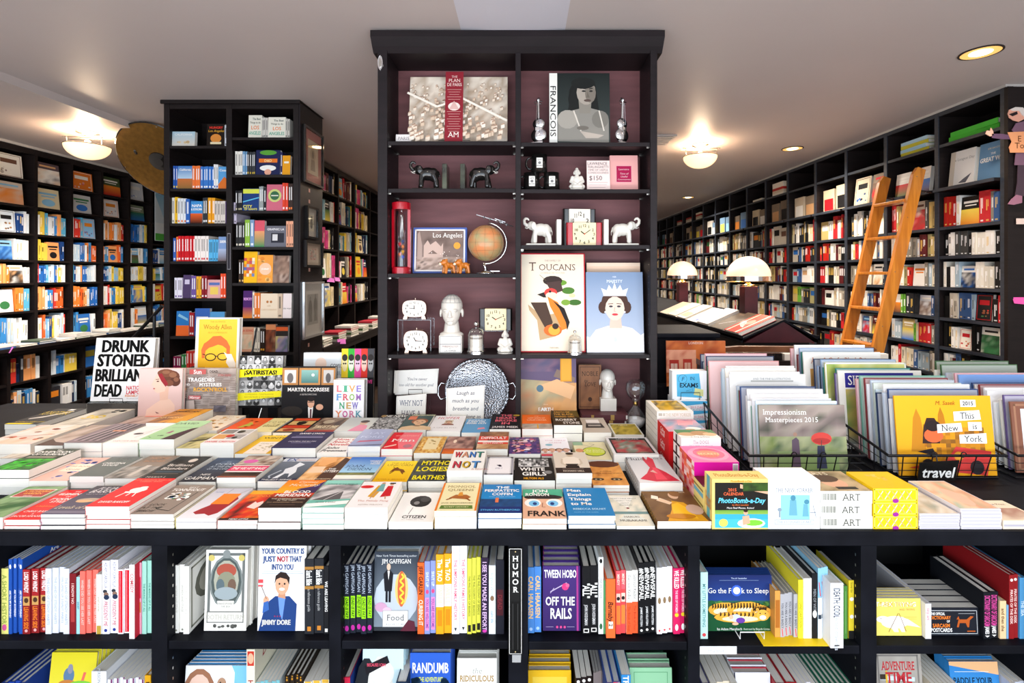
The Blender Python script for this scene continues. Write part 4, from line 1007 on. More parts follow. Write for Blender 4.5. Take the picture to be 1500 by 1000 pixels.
def faces(x0, x1, yt, n, col, ops, desc, z, Y=YS, t=.02, hard=True, name='hardcover', spine=None, tilt=-.05, step=None, page='e9e6e0', group='books in the counter shelves', cat='book', back=None):
    w = PX(x1, Y) - PX(x0, Y)
    h = PZ(yt, Y) - z
    step = step or t + .0015
    for i in range(n):
        lab = desc if i == 0 else f'{ORD[i]} copy standing behind the {desc}'
        book(name, w, h, t, col, (PX((x0 + x1) / 2, Y) + .002 * i, Y + t / 2 + .012 + i * step, z + .001), 'face', spine, hard, 0, tilt, front=ops if i == 0 else None, label=lab, cat=cat, group=group,
             key=(desc, i == 0), page=page, back=back)


def easel(name, x, y, z, w, h, mat, label, lean=.03):
    """little wire stand: lip loop in front, two feet, back rest"""
    o = tag(empty(name, (x, y, z)), label, 'stand')
    MB().tube([(-w / 2, -.012, .002), (-w / 2, -.014, h), (w / 2, -.014, h), (w / 2, -.012, .002)], .0016, 6).build('front_loop', mat, o)
    for s in (-1, 1):
        MB().tube([(s * w / 2, -.012, .002), (s * w / 2, .05, .002), (s * w / 2, .05 + lean, h * 3)], .0016, 6).build('side_wire', mat, o)
    MB().tube([(-w / 2, .05 + lean, h * 3), (w / 2, .05 + lean, h * 3)], .0016, 6).build('back_bar', mat, o)
    return o


Z1, Z2, Z3 = SHZ[1], SHZ[4], .23
T = lambda s, c, h=.55, x=.5, f='b', mw=.9: ('t', s, x, .5, h, c, f, mw)
# bay under the table's left end
spines(-13, 0.5, 832, 2, 'e4e07c', [T('a field guide', '90a040')], 'two yellow spines nearest the left edge', Z1)
spines(0.5, 12.5, 832.7, 1, 'e8e482', [T('A SHORT HISTORY', '98a84a'), ('e', .9, .5, .05, .3, 'd85a9a')], 'pale yellow spine beside the blue comic paperbacks', Z1)
spines(12.5, 33, 819, 4, '1f4fa8', [T('ARE YOU MY BOYFRIEND?', W_, .5, .6), ('e', .1, .5, .03, .3, 'f0f0f0')], 'four bright blue comic paperbacks', Z1, hard=False, name='comic_paperback', w=.2, front=[('t', 'Are You', .62, .9, .06, W_, 'bs', .5)])
spines(33, 66.5, 834, 3, '8a1f22', [('r', 0, .05, .42, .95, 'a32428'), T('LORD WINDY', W_, .6, .2, 'b', .32), ('r', .42, .06, .56, .94, 'c89858'), ('e', .48, .5, .04, .3, '4a3020'), T('LEAVING SIDE', 'f08028', .6, .75, 'b', .34), ('c', .95, .5, .2, 'e8a8a8')], 'three dark red spines with orange titles', Z1)
spines(66.5, 101.5, 832.7, 4, 'dbe0ea', [T('THE LAND OF STEADY HABITS', 'aab4c8', .42)], 'four bluish white spines in the first bay', Z1)
spines(101.8, 111.5, 840, 1, '7c1a20', [T('I KNOW NOT', 'f0c8c0', .4, .35, 'b', .4), ('r', .5, .2, .8, .8, 'a83838')], 'single dark red spine in the first bay', Z1)
spines(111.8, 117, 845, 1, '9fd0d6', [T('SHORT', '2a6a7a', .5)], 'thin light blue spine before the coral ones', Z1, hard=False)
spines(117, 140.5, 836.5, 3, 'ee6f62', [T('WHEN DID YOU SEE HER LAST', 'f8c0b8', .45)], 'three coral spines', Z1)
spines(140.8, 148.8, 841, 1, 'f0ede4', [T('small stories', 'b0a890', .4), ('r', .86, .1, 1, .9, 'b8983c')], 'cream spine with gold foot beside the coral ones', Z1)
spines(149.5, 171.5, 821, 2, 'ecebf2', [T('ADAM CAROLLA', '6a6a86', .4, .2, 'n', .36), ('e', .42, .4, .025, .3, '30343c'), ('e', .46, .55, .03, .35, '8a6a5a'), ('e', .5, .6, .035, .38, '22304a'), T('PRESIDENT ME', 'c02a3a', .5, .72, 'i', .34), ('c', .95, .5, .22, '2a3a8a')], 'two white spines with a small helmeted figure', Z1)
spines(172.5, 189, 834, 2, 'f4eef0', [('r', .02, .12, .98, .88, 'd0182c'), ('r', .03, .38, .97, .44, 'f8d0d0')], 'two red-panelled spines edged white', Z1, w=.15)
spines(189.3, 197.3, 827, 1, 'f6f4f4', [T('COMEDY', 'd04048', .62, .25, 'b', .3), T('by hand', 'e89aa0', .4, .75, '', .3)], 'white spine lettered in red, fore-most of its shelf', Z1, Y=1.505, w=.19, front=[('r', 0, 0, 1, 1, 'd8283c')])
spines(197.5, 207.5, 824, 1, 'eba9c0', [('r', .2, .1, .5, .9, 'd84060'), ('r', .55, .1, .7, .9, 'c88a50')], 'rose pink spine beside the mint pair', Z1)
spines(208, 221, 822, 2, '9fd6c6', [T('THE MAKING OF IT ALL', '3a8a78', .45)], 'pair of mint green spines', Z1)
# second bay
spines(245, 268.5, 829, 3, 'edece6', [T('WORDS AND STAGE', 'c8c4ba', .4), ('c', .96, .5, .2, '8a8a7a')], 'three ivory spines left of the ornate white cover', Z1, w=.2)
spines(268.5, 277, 829, 1, 'f0efe9', [T('WORDS AND STAGE', 'c8c4ba', .4)], 'ivory spine showing an ornate side cover', Z1, w=.2, front=[('f', .05, .05, .95, .95, .03, '8a8a7a'), ('e', .5, .6, .36, .28, '6a6a60'), ('e', .5, .6, .26, .2, 'b0aca0'), ('t', 'JEST', .5, .2, .1, '3a3834', 's')])
ORN = [('f', .06, .2, .94, .96, .035, '6c706e'), ('e', .5, .6, .4, .33, '7c8482'), ('e', .5, .6, .36, .3, '4c5654'), ('e', .5, .62, .3, .25, 'a8a898'), ('e', .5, .74, .24, .09, 'a85040'), ('e', .5, .6, .22, .13, '8a8a74'), ('e', .36, .56, .1, .08, '5a6a70'), ('e', .64, .56, .1, .08, '70584a'), ('e', .5, .46, .28, .08, '98a4a8'), ('r', .3, .27, .7, .37, 'e4e2da'), ('t', "SHAKESPEARE'S", .5, .335, .022, '6a6a64', 's'), ('t', 'THE JEDI', .5, .3, .022, '6a6a64', 's'), ('p', [(.06, .1), (.94, .1), (.98, .24), (.02, .24)], 'dcdad2'), ('f', .06, .1, .94, .24, .012, '7a7c78'), ('t', 'DOTH RETURN', .5, .17, .055, 'b8b4a8', 's'), ('s', .16, .02, .84, .09, '5c5c58', 10, .025, 4), ('c', .14, .9, .04, 'c8b868'), ('c', .86, .9, .04, 'c8b868'), ('e', .5, .95, .09, .05, '868c8a')]
faces(295, 357, 812, 4, 'efede6', ORN, 'white book with an ornate engraved oval portrait', Z1, YS, .03)
spines(357.5, 371, 816, 3, 'e4e3e0', [T('A LIFE IN JOKES', 'b8b4b0', .4)], 'three pale spines between the two face-out covers', Z1, Y=1.60)
MAN = [('t', 'YOUR COUNTRY IS', .5, .9, .062, '3c5c9c', 'bnx', .9), ('t', 'JUST', .22, .81, .062, '3c5c9c', 'bnx', .26), ('t', 'NOT', .5, .81, .062, 'c8283c', 'bnx', .24), ('t', 'THAT', .77, .81, .062, '3c5c9c', 'bnx', .26), ('t', 'INTO YOU', .5, .72, .062, '3c5c9c', 'bnx', .46), ('r', .1, .665, .9, .67, '98a8c8'), ('r', .06, .645, .94, .65, '98a8c8'),
       ('p', [(.02, 0), (.8, 0), (.82, .3), (.66, .39), (.36, .39), (.16, .3)], '21407c'), ('p', [(.42, .39), (.58, .39), (.52, .12), (.46, .2)], '6a92d8'), ('p', [(.44, .5), (.56, .5), (.58, .36), (.42, .38)], 'c89070'), ('e', .5, .52, .145, .115, 'dda686'), ('p', [(.34, .53), (.36, .62), (.46, .665), (.58, .655), (.66, .6), (.65, .52), (.6, .58), (.46, .6), (.38, .58)], '2a1e1a'), ('c', .445, .53, .011, '222'), ('c', .555, .53, .011, '222'), ('e', .5, .47, .06, .016, W_), ('l', [(.5, .52), (.52, .495)], .008, 'b8806a'),
       ('e', .17, .34, .06, .05, 'dda686'), ('p', [(.1, .2), (.24, .24), (.22, .34), (.12, .32)], '3a66b0'), ('l', [(.18, .36), (.02, .56)], .006, '6a4a3a'), ('r', 0, .5, .1, .58, 'd84a50'), ('r', 0, .52, .1, .54, W_), ('t', 'JIMMY DORE', .4, .1, .055, W_, 'bnx', .6), ('t', '* * *', .42, .16, .03, 'd83040')]
faces(374, 444, 801, 3, 'f3f2f2', MAN, 'white book with a smiling man in a blue suit', Z1, YS, .026)
spines(446, 473.5, 819, 2, '25272c', [('r', .1, 0, .14, 1, 'a87838'), ('r', .36, 0, .4, 1, 'a87838'), T('Snark Bible', W_, .6, .25, 'bs', .2), T('a reference guide', 'b8b8b8', .3, .55, '', .3), ('r', .9, .3, .96, .7, 'c88030')], 'two black spines with gold bands', Z1, w=.2)
spines(474.5, 481.5, 829, 1, '1d1e22', [T('WE ARE LEAVING', W_, .6, .45, 'b', .6), ('r', .92, .2, .97, .8, W_)], 'black spine against the divider of the second bay', Z1)
# third bay
spines(504, 545, 827, 5, '1f2430', [T('JIM GAFFIGAN', 'b8c4d4', .56, .22, '', .4), ('r', .46, .1, .78, .9, '9ae01c'), T('DAD IS FAT', '1f4a10', .5, .62, 'bi', .28), ('e', .92, .5, .04, .35, 'c0309a')], 'five black spines with lime green labels', Z1, w=.2)
FOOD = [('g', 0, 0, 1, 1, '7c8894', '2c3440'), ('e', .5, .4, .5, .32, 'b8c2cc'), ('r', 0, 0, 1, .05, '30343a'), ('t', 'New York Times bestselling author', .5, .95, .025, 'd8dce0'), ('t', 'JIM GAFFIGAN', .5, .88, .055, W_, 's', .66), ('e', .62, .53, .15, .22, 'e2c070'), ('e', .62, .53, .09, .23, 'c8603c'), ('l', [(.62, .34), (.67, .38), (.58, .43), (.67, .48), (.58, .53), (.67, .58), (.58, .63), (.67, .68), (.62, .72)], .022, 'f0d840'),
        ('r', .26, .36, .31, .56, '161820'), ('r', .33, .36, .38, .56, '161820'), ('p', [(.24, .5), (.4, .5), (.43, .72), (.36, .77), (.28, .77), (.21, .72)], '161820'), ('p', [(.3, .76), (.35, .76), (.325, .64)], W_), ('e', .325, .81, .045, .045, 'd8b8a0'), ('e', .16, .3, .14, .06, 'c89ab8'), ('e', .3, .26, .1, .04, 'dab8cc'), ('r', .2, .05, .78, .26, 'e8e8e6'), ('f', .2, .05, .78, .26, .008, 'a8a8a8'), ('t', 'Food', .49, .17, .075, '4a4a4e', 's'), ('t', 'A LOVE STORY', .49, .085, .025, '8a8a8e', 's'), ('p', [(.6, 0), (.95, 0), (.92, .12), (.78, .14)], '5a2434')]
faces(545.5, 611, 815, 3, '8b96a0', FOOD, 'grey cover with a suited figure and a hot dog', Z1, YS, .03, page='eef0f2')
spines(611.5, 621.5, 824, 1, 'e9642a', [T('JEFF GARLIN', '2a1410', .6, .25, 'b', .4), T('CURBING IT', 'fbe0cc', .6, .7, 'b', .36)], 'orange spine right of the hot dog cover', Z1, w=.16)
spines(621.8, 638, 822, 2, '8794cf', [T('SHUT UP', 'd8e0f8', .5, .25, 'b', .3), ('e', .42, .5, .03, .3, 'd84a80'), ('r', .5, .15, .95, .85, 'e88ac0'), T('YOU ARE WELCOME', '7a3a9a', .5, .72, 'b', .4)], 'two periwinkle spines with pink lower half', Z1)
spines(638.5, 661.5, 812, 2, 'f0a51e', [('r', .38, 0, .66, 1, 'f2efe8'), T('The TAO', W_, .6, .2, 'b', .28), T('WILLIE', 'e8c890', .5, .52, 's', .2), ('r', .7, .2, .9, .8, 'd88a18')], 'two amber spines with white middles', Z1)
spines(661.8, 684, 799.5, 2, 'eeeef4', [T('THE SIMPSONS FAMILY HISTORY', 'd0506a', .4), ('p', [(.93, .3), (.97, .5), (.93, .7)], '333')], 'two tall white spines lettered red', Z1, w=.21)
spines(684.3, 704, 818, 3, 'd9d84c', [T('THE PHILOSOPHY OF BEARDS', '7a7c28', .5), ('r', .88, .15, .97, .85, '22221a')], 'three yellow-green spines', Z1, w=.14)
spines(704.3, 715.5, 817, 1, '2a1d36', [T('I SEE YOU MADE AN EFFORT', 'd8b8e0', .55), ('e', .96, .5, .02, .3, 'c83aa0')], 'dark purple spine in the third bay', Z1)
spines(716, 726, 828, 1, 'e3ebf2', [T('Virginia Writing', '9ab0c0', .5, .3, 'i', .4), ('e', .48, .5, .04, .3, '8a6a50'), T('calm life', '9ab0c8', .4, .75)], 'white spine with tiny brown picture', Z1, w=.14)
spines(726.5, 738.5, 820, 1, '1e1f2a', [('r', .4, .1, .75, .9, '4a1c24'), T('DEAD', '7a2c34', .5, .57)], 'black spine nearest the section sign', Z1, w=.17)
# fourth bay
spines(762.5, 793, 832, 3, '4a86cf', [T('CARL HIAASEN', 'f0c070', .66, .46, 'b', .78), ('c', .94, .5, .25, 'a8c8f0')], 'three blue spines with amber capitals', Z1, w=.18)
HOBO = [('g', 0, 0, 1, 1, '34225c', '452c74'), ('r', .9, 0, .95, 1, 'a83a8a'), ('t', 'TWEEN HOBO', .47, .88, .12, W_, 'bn', .86), ('l', [(.2, .6), (.64, .74)], .016, 'b8a8c8'), ('l', [(.2, .58), (.3, .66)], .01, 'b8a8c8'), ('c', .6, .68, .055, 'e03a7a'), ('c', .66, .7, .03, 'f06090'), ('t', 'OFF THE', .46, .46, .13, W_, 'bn', .78), ('t', 'RAILS', .48, .27, .16, W_, 'bn', .58), ('r', .08, .06, .28, .065, 'b8a8d0'), ('r', .64, .06, .84, .065, 'b8a8d0'), ('e', .38, .06, .03, .02, 'd84a8a'), ('e', .48, .06, .03, .02, 'd84a8a'), ('e', .58, .06, .03, .02, 'd84a8a')]
faces(795.5, 851, 835.5, 4, '4a2f80', HOBO, 'purple book with a stick-and-bundle drawing', Z1, YS, .029, page='eeeaf2', spine='d85aa0')
spines(853, 876, 829.5, 2, '131316', [T('"ALL"', W_, .9, .36, 'b', .22), T('JOHN HODGMAN', 'd0d0d0', .4, .72, 'b', .3), ('f', .92, .15, .98, .85, .1, W_)], 'two black spines with white quotation title', Z1, w=.22)
spines(876.5, 884, 816, 1, 'eef2f2', [T('ONE WILD YEAR', '8a9aa0', .4, .4), ('e', .05, .5, .03, .3, '222'), ('e', .9, .5, .04, .3, '3a6a4a')], 'white spine between the black pair and the orange', Z1, w=.2)
spines(884.2, 887.5, 850, 1, '58b070', [], 'thin green spine beside the orange one', Z1, hard=False)
spines(888, 901.5, 848, 1, 'ee6a32', [T('Barnaby', '3a1a10', .55, .55, 'bi', .34), ('r', .72, .25, .84, .75, 'f0e4d8'), T('2', '333', .4, .78, 'b')], 'bright orange spine, fore-most in the fourth bay', Z1, Y=1.508, w=.2)
spines(902, 917, 836, 2, 'e84a4c', [('r', 0, .1, .3, .9, 'f0606a'), ('r', .36, .1, .5, .9, 'e8c8b8'), ('e', .44, .5, .03, .35, '2a2020'), ('r', .55, .1, .85, .9, 'f0803a'), T('MINDY', 'f8d0c0', .5, .14)], 'two coral red spines with a tiny portrait', Z1, w=.19)
spines(917.3, 935, 836, 2, 'f2efe8', [T('Garrison Keillor', '505050', .5, .26, 's', .4), ('r', .5, 0, 1, 1, 'ee5a30'), T('The Book of Guys', '9a2a10', .4, .76, 's', .4)], 'two white spines with orange lower half', Z1, w=.18)
spines(935.3, 961.5, 824.5, 3, '101013', [T('#NEWSFAIL', W_, .75, .3, 'b', .5), T('JAMIE KILSTEIN', 'd8d8d8', .35, .76, 'b', .3), ('c', .95, .5, .22, W_)], 'three black spines with a white hashtag title', Z1, w=.22)
spines(962, 986, 831.5, 3, 'f3f2f4', [T('the short works', 'b8bcc0', .4, .25, 's', .4), ('e', .5, .5, .05, .3, '8a7050'), T('a reader', 'b8bcc0', .35, .78, 's', .3), ('c', .95, .5, .2, 'd84a50')], 'three white spines beside the magenta pair', Z1, w=.2)
spines(986.3, 1006, 832.5, 2, 'dc2060', [T('WE KILLED', W_, .72, .17, 'b', .28), T('THE RISE OF WOMEN', 'f8c8d8', .36, .5, 'b', .34), ('c', .71, .5, .3, 'f0d030'), ('e', .9, .5, .05, .25, W_)], 'pair of magenta spines', Z1, w=.19)
# fifth bay
spines(1026, 1037, 838, 1, 'bfe4e2', [T('MY LITTLE SOMETHING', '5a9a9a', .4), ('c', .94, .5, .25, 'd84a50')], 'pale aqua spine at the start of the fifth bay', Z2, w=.14)
TIG = [('g', 0, .5, 1, 1, '22428c', '15245c'), ('g', 0, .3, 1, .54, '1a4a2a', '2c5a50'), ('r', 0, 0, 1, .31, '16502e'), ('s', .0, .3, 1, .56, '3a7a3c,6a8a3c,1c5a34', 40, .05, 8), ('t', 'The #1 bestseller', .5, .94, .028, 'c8d8f0'), ('r', .2, .9, .8, .905, '8aa0c8'), ('t', 'Go the F', .2, .72, .09, W_, 's', .36), ('c', .46, .72, .1, '3a62d0'), ('c', .46, .72, .065, 'dce8ff'), ('t', 'k to Sleep', .74, .72, .09, W_, 's', .42)]
R_ = random.Random(3)
for cx, cy, rx, ry in ((.28, .38, .26, .13), (.6, .38, .3, .15), (.82, .34, .16, .13), (.5, .26, .4, .1)):
    TIG += [('e', cx, cy, rx, ry, 'e8a83c'), ('e', cx, cy - .03, rx * .7, ry * .5, 'f4e0b8')]
    TIG += [('p', [(cx + d, cy + ry * .1), (cx + d + .03, cy + ry * .35), (cx + d + .022, cy + ry * .84), (cx + d + .008, cy + ry * .86)], '2c1c10') for d in [rx * (k / 6.5 - .78) for k in range(10)]]
TIG += [('e', .84, .3, .1, .1, 'eeb048'), ('c', .8, .33, .012, '222'), ('c', .88, .33, .012, '222'), ('e', .84, .26, .05, .04, W_), ('c', .76, .4, .03, 'e0a040'), ('c', .92, .4, .03, 'e0a040'),
        ('e', .43, .25, .08, .07, 'c8d4e8'), ('e', .5, .21, .07, .05, '6a3aa0'), ('c', .36, .27, .04, 'e8b898'), ('e', .42, .15, .05, .025, 'e8b898'), ('t', 'by Adam Mansbach', .33, .06, .04, W_, 's', .4), ('t', 'illustrated by Ricardo Cortes', .74, .06, .03, 'd8e8d8', 's', .4)]
faces(1038, 1135, 848, 4, '1d3a78', TIG, 'navy picture book with sleeping tigers', Z2, YS + .02, .008, step=.011)
easel('plate_stand', PX(1099, 1.535), 1.535, Z2, .075, .024, M_WHITEWIRE, 'white wire plate stand under the tiger picture book')
yp = tag(MB().box((-.105, -.05, 0), (.105, .07, .0012), 'f2cf1e').build('yellow_sheet', M_PRINT, None, loc=(PX(1157, 1.54), 1.545, Z2)), 'yellow paper sheet lying under the grey-spined books', 'paper')
spines(1135, 1143, 865, 1, 'd99a4a', [('r', .2, .1, .8, .9, 'b06a28')], 'thin amber spine beside the tiger book', Z2 + .0015, Y=1.53, front=[('r', 0, .2, 1, .9, 'e0dcd8'), ('r', .1, .5, .9, .84, '8a8886')], w=.16)
spines(1143, 1169, 870, 4, 'a5a5ab', [T('YOU ARE A BADLY', '50525a', .5, .5), ('l', [(.8, .4), (.98, .6)], .2, 'd84a50')], 'four slim grey spines on the yellow sheet', Z2 + .0015, Y=1.53, w=.17, spine='b0b0b6')
spines(1169.3, 1176.5, 849, 1, 'f0e338', [T('ONE CARTOON', '8a7a10', .5, .6, 'i', .5)], 'bright yellow spine on the yellow sheet', Z2 + .0015, w=.2, front=[('r', 0, 0, 1, 1, 'f0e338')])
spines(1176.7, 1189, 847, 1, 'f5f4f0', [T('ornamental', 'd0d0cc', .4)], 'plain white spine right of the yellow one', Z2 + .0015, w=.18)
spines(1189.5, 1197.5, 840, 1, '17181c', [T('MEN OF WIT', '8a8c90', .5, .4), ('e', .62, .5, .06, .4, W_)], 'black spine with a white skull mark', Z2, w=.2)
spines(1198, 1215, 832, 3, '8cc3e2', [('r', .42, 0, 1, 1, 'f0f4f6'), ('l', [(.2, .3), (.4, .7)], .25, 'e04a5a'), ('r', .66, .1, .72, .9, '2a3a4a')], 'three sky-blue over white slim spines', Z2, hard=False, w=.22)
spines(1216.5, 1235.5, 854, 1, 'f4f4f6', [T('IDEATH: COOL', '4a5260', .5, .3, 'b', .46), T('collected drawings', 'c0c4cc', .3, .72), ('r', .95, .3, .97, .7, '444')], 'thick white book jutting over the shelf edge', Z2, Y=1.487, w=.2)
spines(1236, 1241.5, 858, 1, '4f8a3e', [('l', [(.1, .5), (.9, .5)], .2, '7ab060')], 'green spine behind the jutting white book', Z2)
spines(1243, 1261.5, 850, 2, 'ecd436', [T('how to', '7a6a10', .4, .12, '', .2), ('c', .32, .5, .32, W_), ('c', .62, .5, .32, W_), ('r', .86, 0, 1, 1, '1c1c1c')], 'two yellow spines with white guitar shapes', Z2, w=.17)
# sixth bay
REX = [('t', 'T-REX TRYING', .46, .84, .12, 'f4f0dc', 'b', .9), ('t', 'T-REX TRYING', .47, .835, .12, 'c8a030', 'n', .9), ('t', 'AND TRYING', .7, .7, .055, 'c89a50', 'b', .34), ('e', .42, .36, .3, .17, 'f2f0ea'), ('p', [(.6, .3), (.98, .22), (.7, .45), (.55, .5)], 'f2f0ea'), ('e', .16, .44, .14, .09, 'f2f0ea'), ('p', [(.3, .28), (.4, .1), (.5, .1), (.46, .3)], 'e8e6de'), ('p', [(.48, .28), (.56, .1), (.64, .1), (.6, .3)], 'e8e6de'), ('c', .12, .46, .012, '555'), ('l', [(.5, .6), (.28, .1)], .012, '8a5a30'), ('l', [(.52, .6), (.66, .12)], .012, '8a5a30'), ('r', .62, .5, .9, .505, 'a89040'), ('r', .62, .45, .9, .455, 'a89040'), ('l', [(.34, .3), (.5, .33)], .008, 'c8c4b8')]
faces(1287, 1355, 882, 4, 'eeda6c', REX, 'yellow cover with a white dinosaur cartoon', Z2, YS, .012, hard=False, name='comic_paperback', page='f6eeb8')
spines(1355.5, 1364.3, 884, 1, 'eceaf0', [T('tiny art', 'e08a90', .5, .3)], 'white spine between the dinosaur and black covers', Z2, w=.25, front=[('r', 0, 0, 1, 1, 'b8bcc4')])
SAR = [('f', .03, .06, .97, .9, .02, 'c8ccd0'), ('t', 'THE OFFICIAL', .2, .78, .1, W_, 'bn', .28), ('t', 'DICTIONARY', .25, .64, .12, 'f08028', 'bn', .4), ('t', 'OF', .4, .51, .08, W_, 'bn', .1), ('t', 'SARCASM', .26, .36, .13, 'f08028', 'bn', .42), ('t', 'POSTCARDS', .26, .2, .13, W_, 'bn', .42), ('p', [(.56, .3), (.6, .3), (.62, .45), (.74, .45), (.77, .3), (.8, .3), (.82, .55), (.9, .68), (.84, .7), (.76, .58), (.6, .58)], 'b85820'), ('p', [(.56, .58), (.62, .58), (.6, .7)], 'b85820'), ('r', .6, .78, .92, .8, '9a9ca0'), ('r', .76, .14, .92, .18, 'b85820')]
faces(1364.7, 1440, 895.5, 5, '1a1d26', SAR, 'black postcard book lettered orange and white', Z2, YS, .028, hard=False, page='f6f0e4')
spines(1440.5, 1464, 867.5, 2, '15171d', [T('DICTIONARY OF SARCASM', 'd84a9a', .7, .4, 'b', .66), T('JAMES', W_, .5, .82, 'b', .16), ('p', [(.93, .2), (.97, .5), (.93, .8)], W_)], 'two black spines lettered magenta', Z2, w=.2, front=[('t', 'SARCASTIC', .5, .84, .09, 'd84a9a', 'b'), ('t', 'DICTIONARY', .5, .72, .09, 'd84a9a', 'b')])
spines(1464.5, 1474, 880, 1, 'e8c99a', [T('and then she', '6a4a28', .5, .5)], 'tan spine beside the magenta-lettered pair', Z2, w=.14)
spines(1474.3, 1477.5, 886, 1, '7aa8d0', [], 'thin blue spine before the dark red ones', Z2, hard=False)
spines(1478, 1493, 842, 2, '8f1a1e', [T('PIRATES OF THE DESK', 'f0d0c8', .5, .5, 'b', .7), ('c', .08, .5, .3, 'f0e0d8')], 'two tall dark red spines at the right end', Z2, w=.24, front=[('r', 0, 0, 1, 1, '6c1418'), ('e', .5, .7, .3, .16, '2a0c0e'), ('c', .8, .8, .04, W_)])
spines(1493.5, 1520, 846, 3, '4f93c4', [T('THE SEA', 'd8e8f4', .5)], 'three sea-blue spines at the right edge', Z2, w=.24)
# lower shelf: only the tops reach into the photograph
G_ = 'books on the lowest counter shelf'
spines(2, 36, 1000, 4, '23429a', [], 'four blue-backed picture books low in the first bay', Z3, w=.27, group=G_, page='eef0f4', hard=True)
faces(58, 126, 970, 8, 'e2d83a', [('g', 0, 0, 1, 1, 'e8e050', 'd8ca24'), ('e', .42, .72, .12, .1, '5a7a9a'), ('e', .44, .8, .06, .06, '8a8a9a'), ('e', .4, .62, .2, .05, 'c07a3a'), ('e', .7, .6, .28, .06, '7ac040'), ('p', [(.7, .66), (.76, .66), (.8, .76), (.74, .76)], 'e06a5a')], 'yellow picture book with a small rider', Z3, YS, .012, name='hardcover', tilt=-.12, group=G_)
spines(107, 133, 997, 6, 'd9dce2', [], 'six grey-white spines low in the first bay', Z3, Y=1.56, w=.3, group=G_, hard=False)
spines(134, 156, 983, 1, 'eceff4', [T('PERSONAL', '9aa0a8', .2, .1)], 'thick white volume low in the first bay', Z3, w=.3, group=G_)
spines(157.5, 211, 995, 7, 'e4e6ee', [('r', 0, .6, 1, .95, '7a3a6a')], 'seven white spines low in the first bay', Z3, w=.3, group=G_, hard=False)
spines(212, 221, 989, 1, 'e0a41c', [('r', .1, .2, .9, .8, '4a2a18')], 'gold spine low against the first divider', Z3, w=.2, group=G_)
BABY = [('r', .75, 0, 1, 1, '7cc0ea'), ('p', [(.7, 1), (1, 1), (1, .4)], '7cc0ea'), ('e', .22, .62, .24, .34, '9a6a50'), ('e', .22, .58, .19, .3, 'e2bfae'), ('c', .1, .66, .02, '333'), ('e', .56, .74, .07, .09, 'b08a70'), ('c', .54, .76, .012, '222'), ('t', 'Give Up', .74, .66, .09, '7a86b0', 'i', .3)]
faces(262, 360, 987, 5, 'eef0f4', BABY, 'white and sky-blue humour book with a cartoon baby', Z3, YS, .012, group=G_, tilt=-.1, back='3f96d8')
spines(361, 373.5, 951, 1, 'e9e4cc', [('r', .02, .1, .18, .9, 'c83a2c'), ('e', .1, .5, .06, .35, 'e8b090'), T('HOW TO', 'a8242c', .6, .5, 'b', .4)], 'cream spine with a shouting face', Z3, w=.24, group=G_, front=[('t', 'Desperate', .5, .85, .09, 'a8242c', 'bi'), ('t', 'DR. OLIVER', .4, .95, .05, 'a8242c', 'b'), ('s', .1, .2, .9, .7, '6a8a9a,c8c0a0', 9, .05, 3)])
spines(375, 408, 999, 6, 'd8e6ea', [], 'six pale aqua slim books low in the second bay', Z3, w=.3, group=G_, hard=False, spine='7ab8c0')
spines(417, 444, 990, 4, '2a2018', [('s', .0, .1, .3, .9, 'd8a030,b87820', 6, .3, 2)], 'four black and gold spines low in the second bay', Z3, w=.3, group=G_, page='b8c8e8')
spines(445, 481, 998, 3, 'e8e2d4', [('r', .0, .1, .06, .9, 'e0b040')], 'three thick cream paperbacks low in the second bay', Z3, w=.3, group=G_, hard=False)
spines(501.5, 513, 992, 1, 'd82a4a', [('r', .1, .1, .9, .9, '2a52a0')], 'red-edged thick book low in the third bay', Z3, w=.28, group=G_, front=[('r', 0, 0, 1, 1, '2a4a98')])
BLD = [('g', 0, 0, 1, 1, 'a8ccd8', 'd0e6ec'), ('e', .1, .4, .3, .5, '22262c'), ('e', .44, .5, .32, .42, 'dcdcd4'), ('e', .46, .42, .2, .28, 'efe6e0'), ('e', .5, .72, .28, .14, 'e8e8e2'), ('c', .38, .48, .02, '3a4a54'), ('c', .55, .48, .02, '3a4a54'), ('p', [(.05, .8), (.6, .92), (.66, .84), (.1, .7)], '1c1a20'), ('t', 'BECAUSE I CAN', .34, .815, .035, 'e0506a', 'b', .46)]
faces(527, 588, 961, 3, 'bcdce4', BLD, 'pale blue cover with a blonde woman', Z3, YS, .02, group=G_, tilt=-.07)
spines(580, 596, 999, 1, '22344e', [], 'dark blue book tipped in front of two covers', Z3, Y=1.50, w=.15, group=G_)
faces(597.5, 658, 968, 3, '2a56b8', [('g', 0, 0, 1, 1, '2a4ca8', '2f62cc'), ('t', 'RANDUMB', .5, .82, .12, W_, 'b', .9), ('t', 'THE ADVENTURES', .52, .68, .055, 'd8e030', 'b', .6), ('t', 'OF AN IRISH GUY IN L.A.', .5, .6, .05, 'd8e030', 'b', .8), ('s', .02, .45, .3, .75, '14304a', 8, .05, 3), ('s', .75, .45, .98, .72, '14304a', 8, .05, 4)], 'royal blue cover with a bold white one-word title', Z3, YS, .025, group=G_, tilt=-.08, page='e8e8e4')
faces(668, 727, 974, 3, 'efeee8', [('t', 'the', .5, .84, .07, 'a8a8a0', 'i'), ('t', 'RIDICULOUS', .5, .74, .075, 'a8843c', 'bs', .86), ('t', 'FACE', .5, .63, .07, '5a5a58', 's'), ('r', .1, .9, .9, .905, 'c8c8c0')], 'cream cover with mottled gold capitals', Z3, YS, .03, group=G_, tilt=-.06)
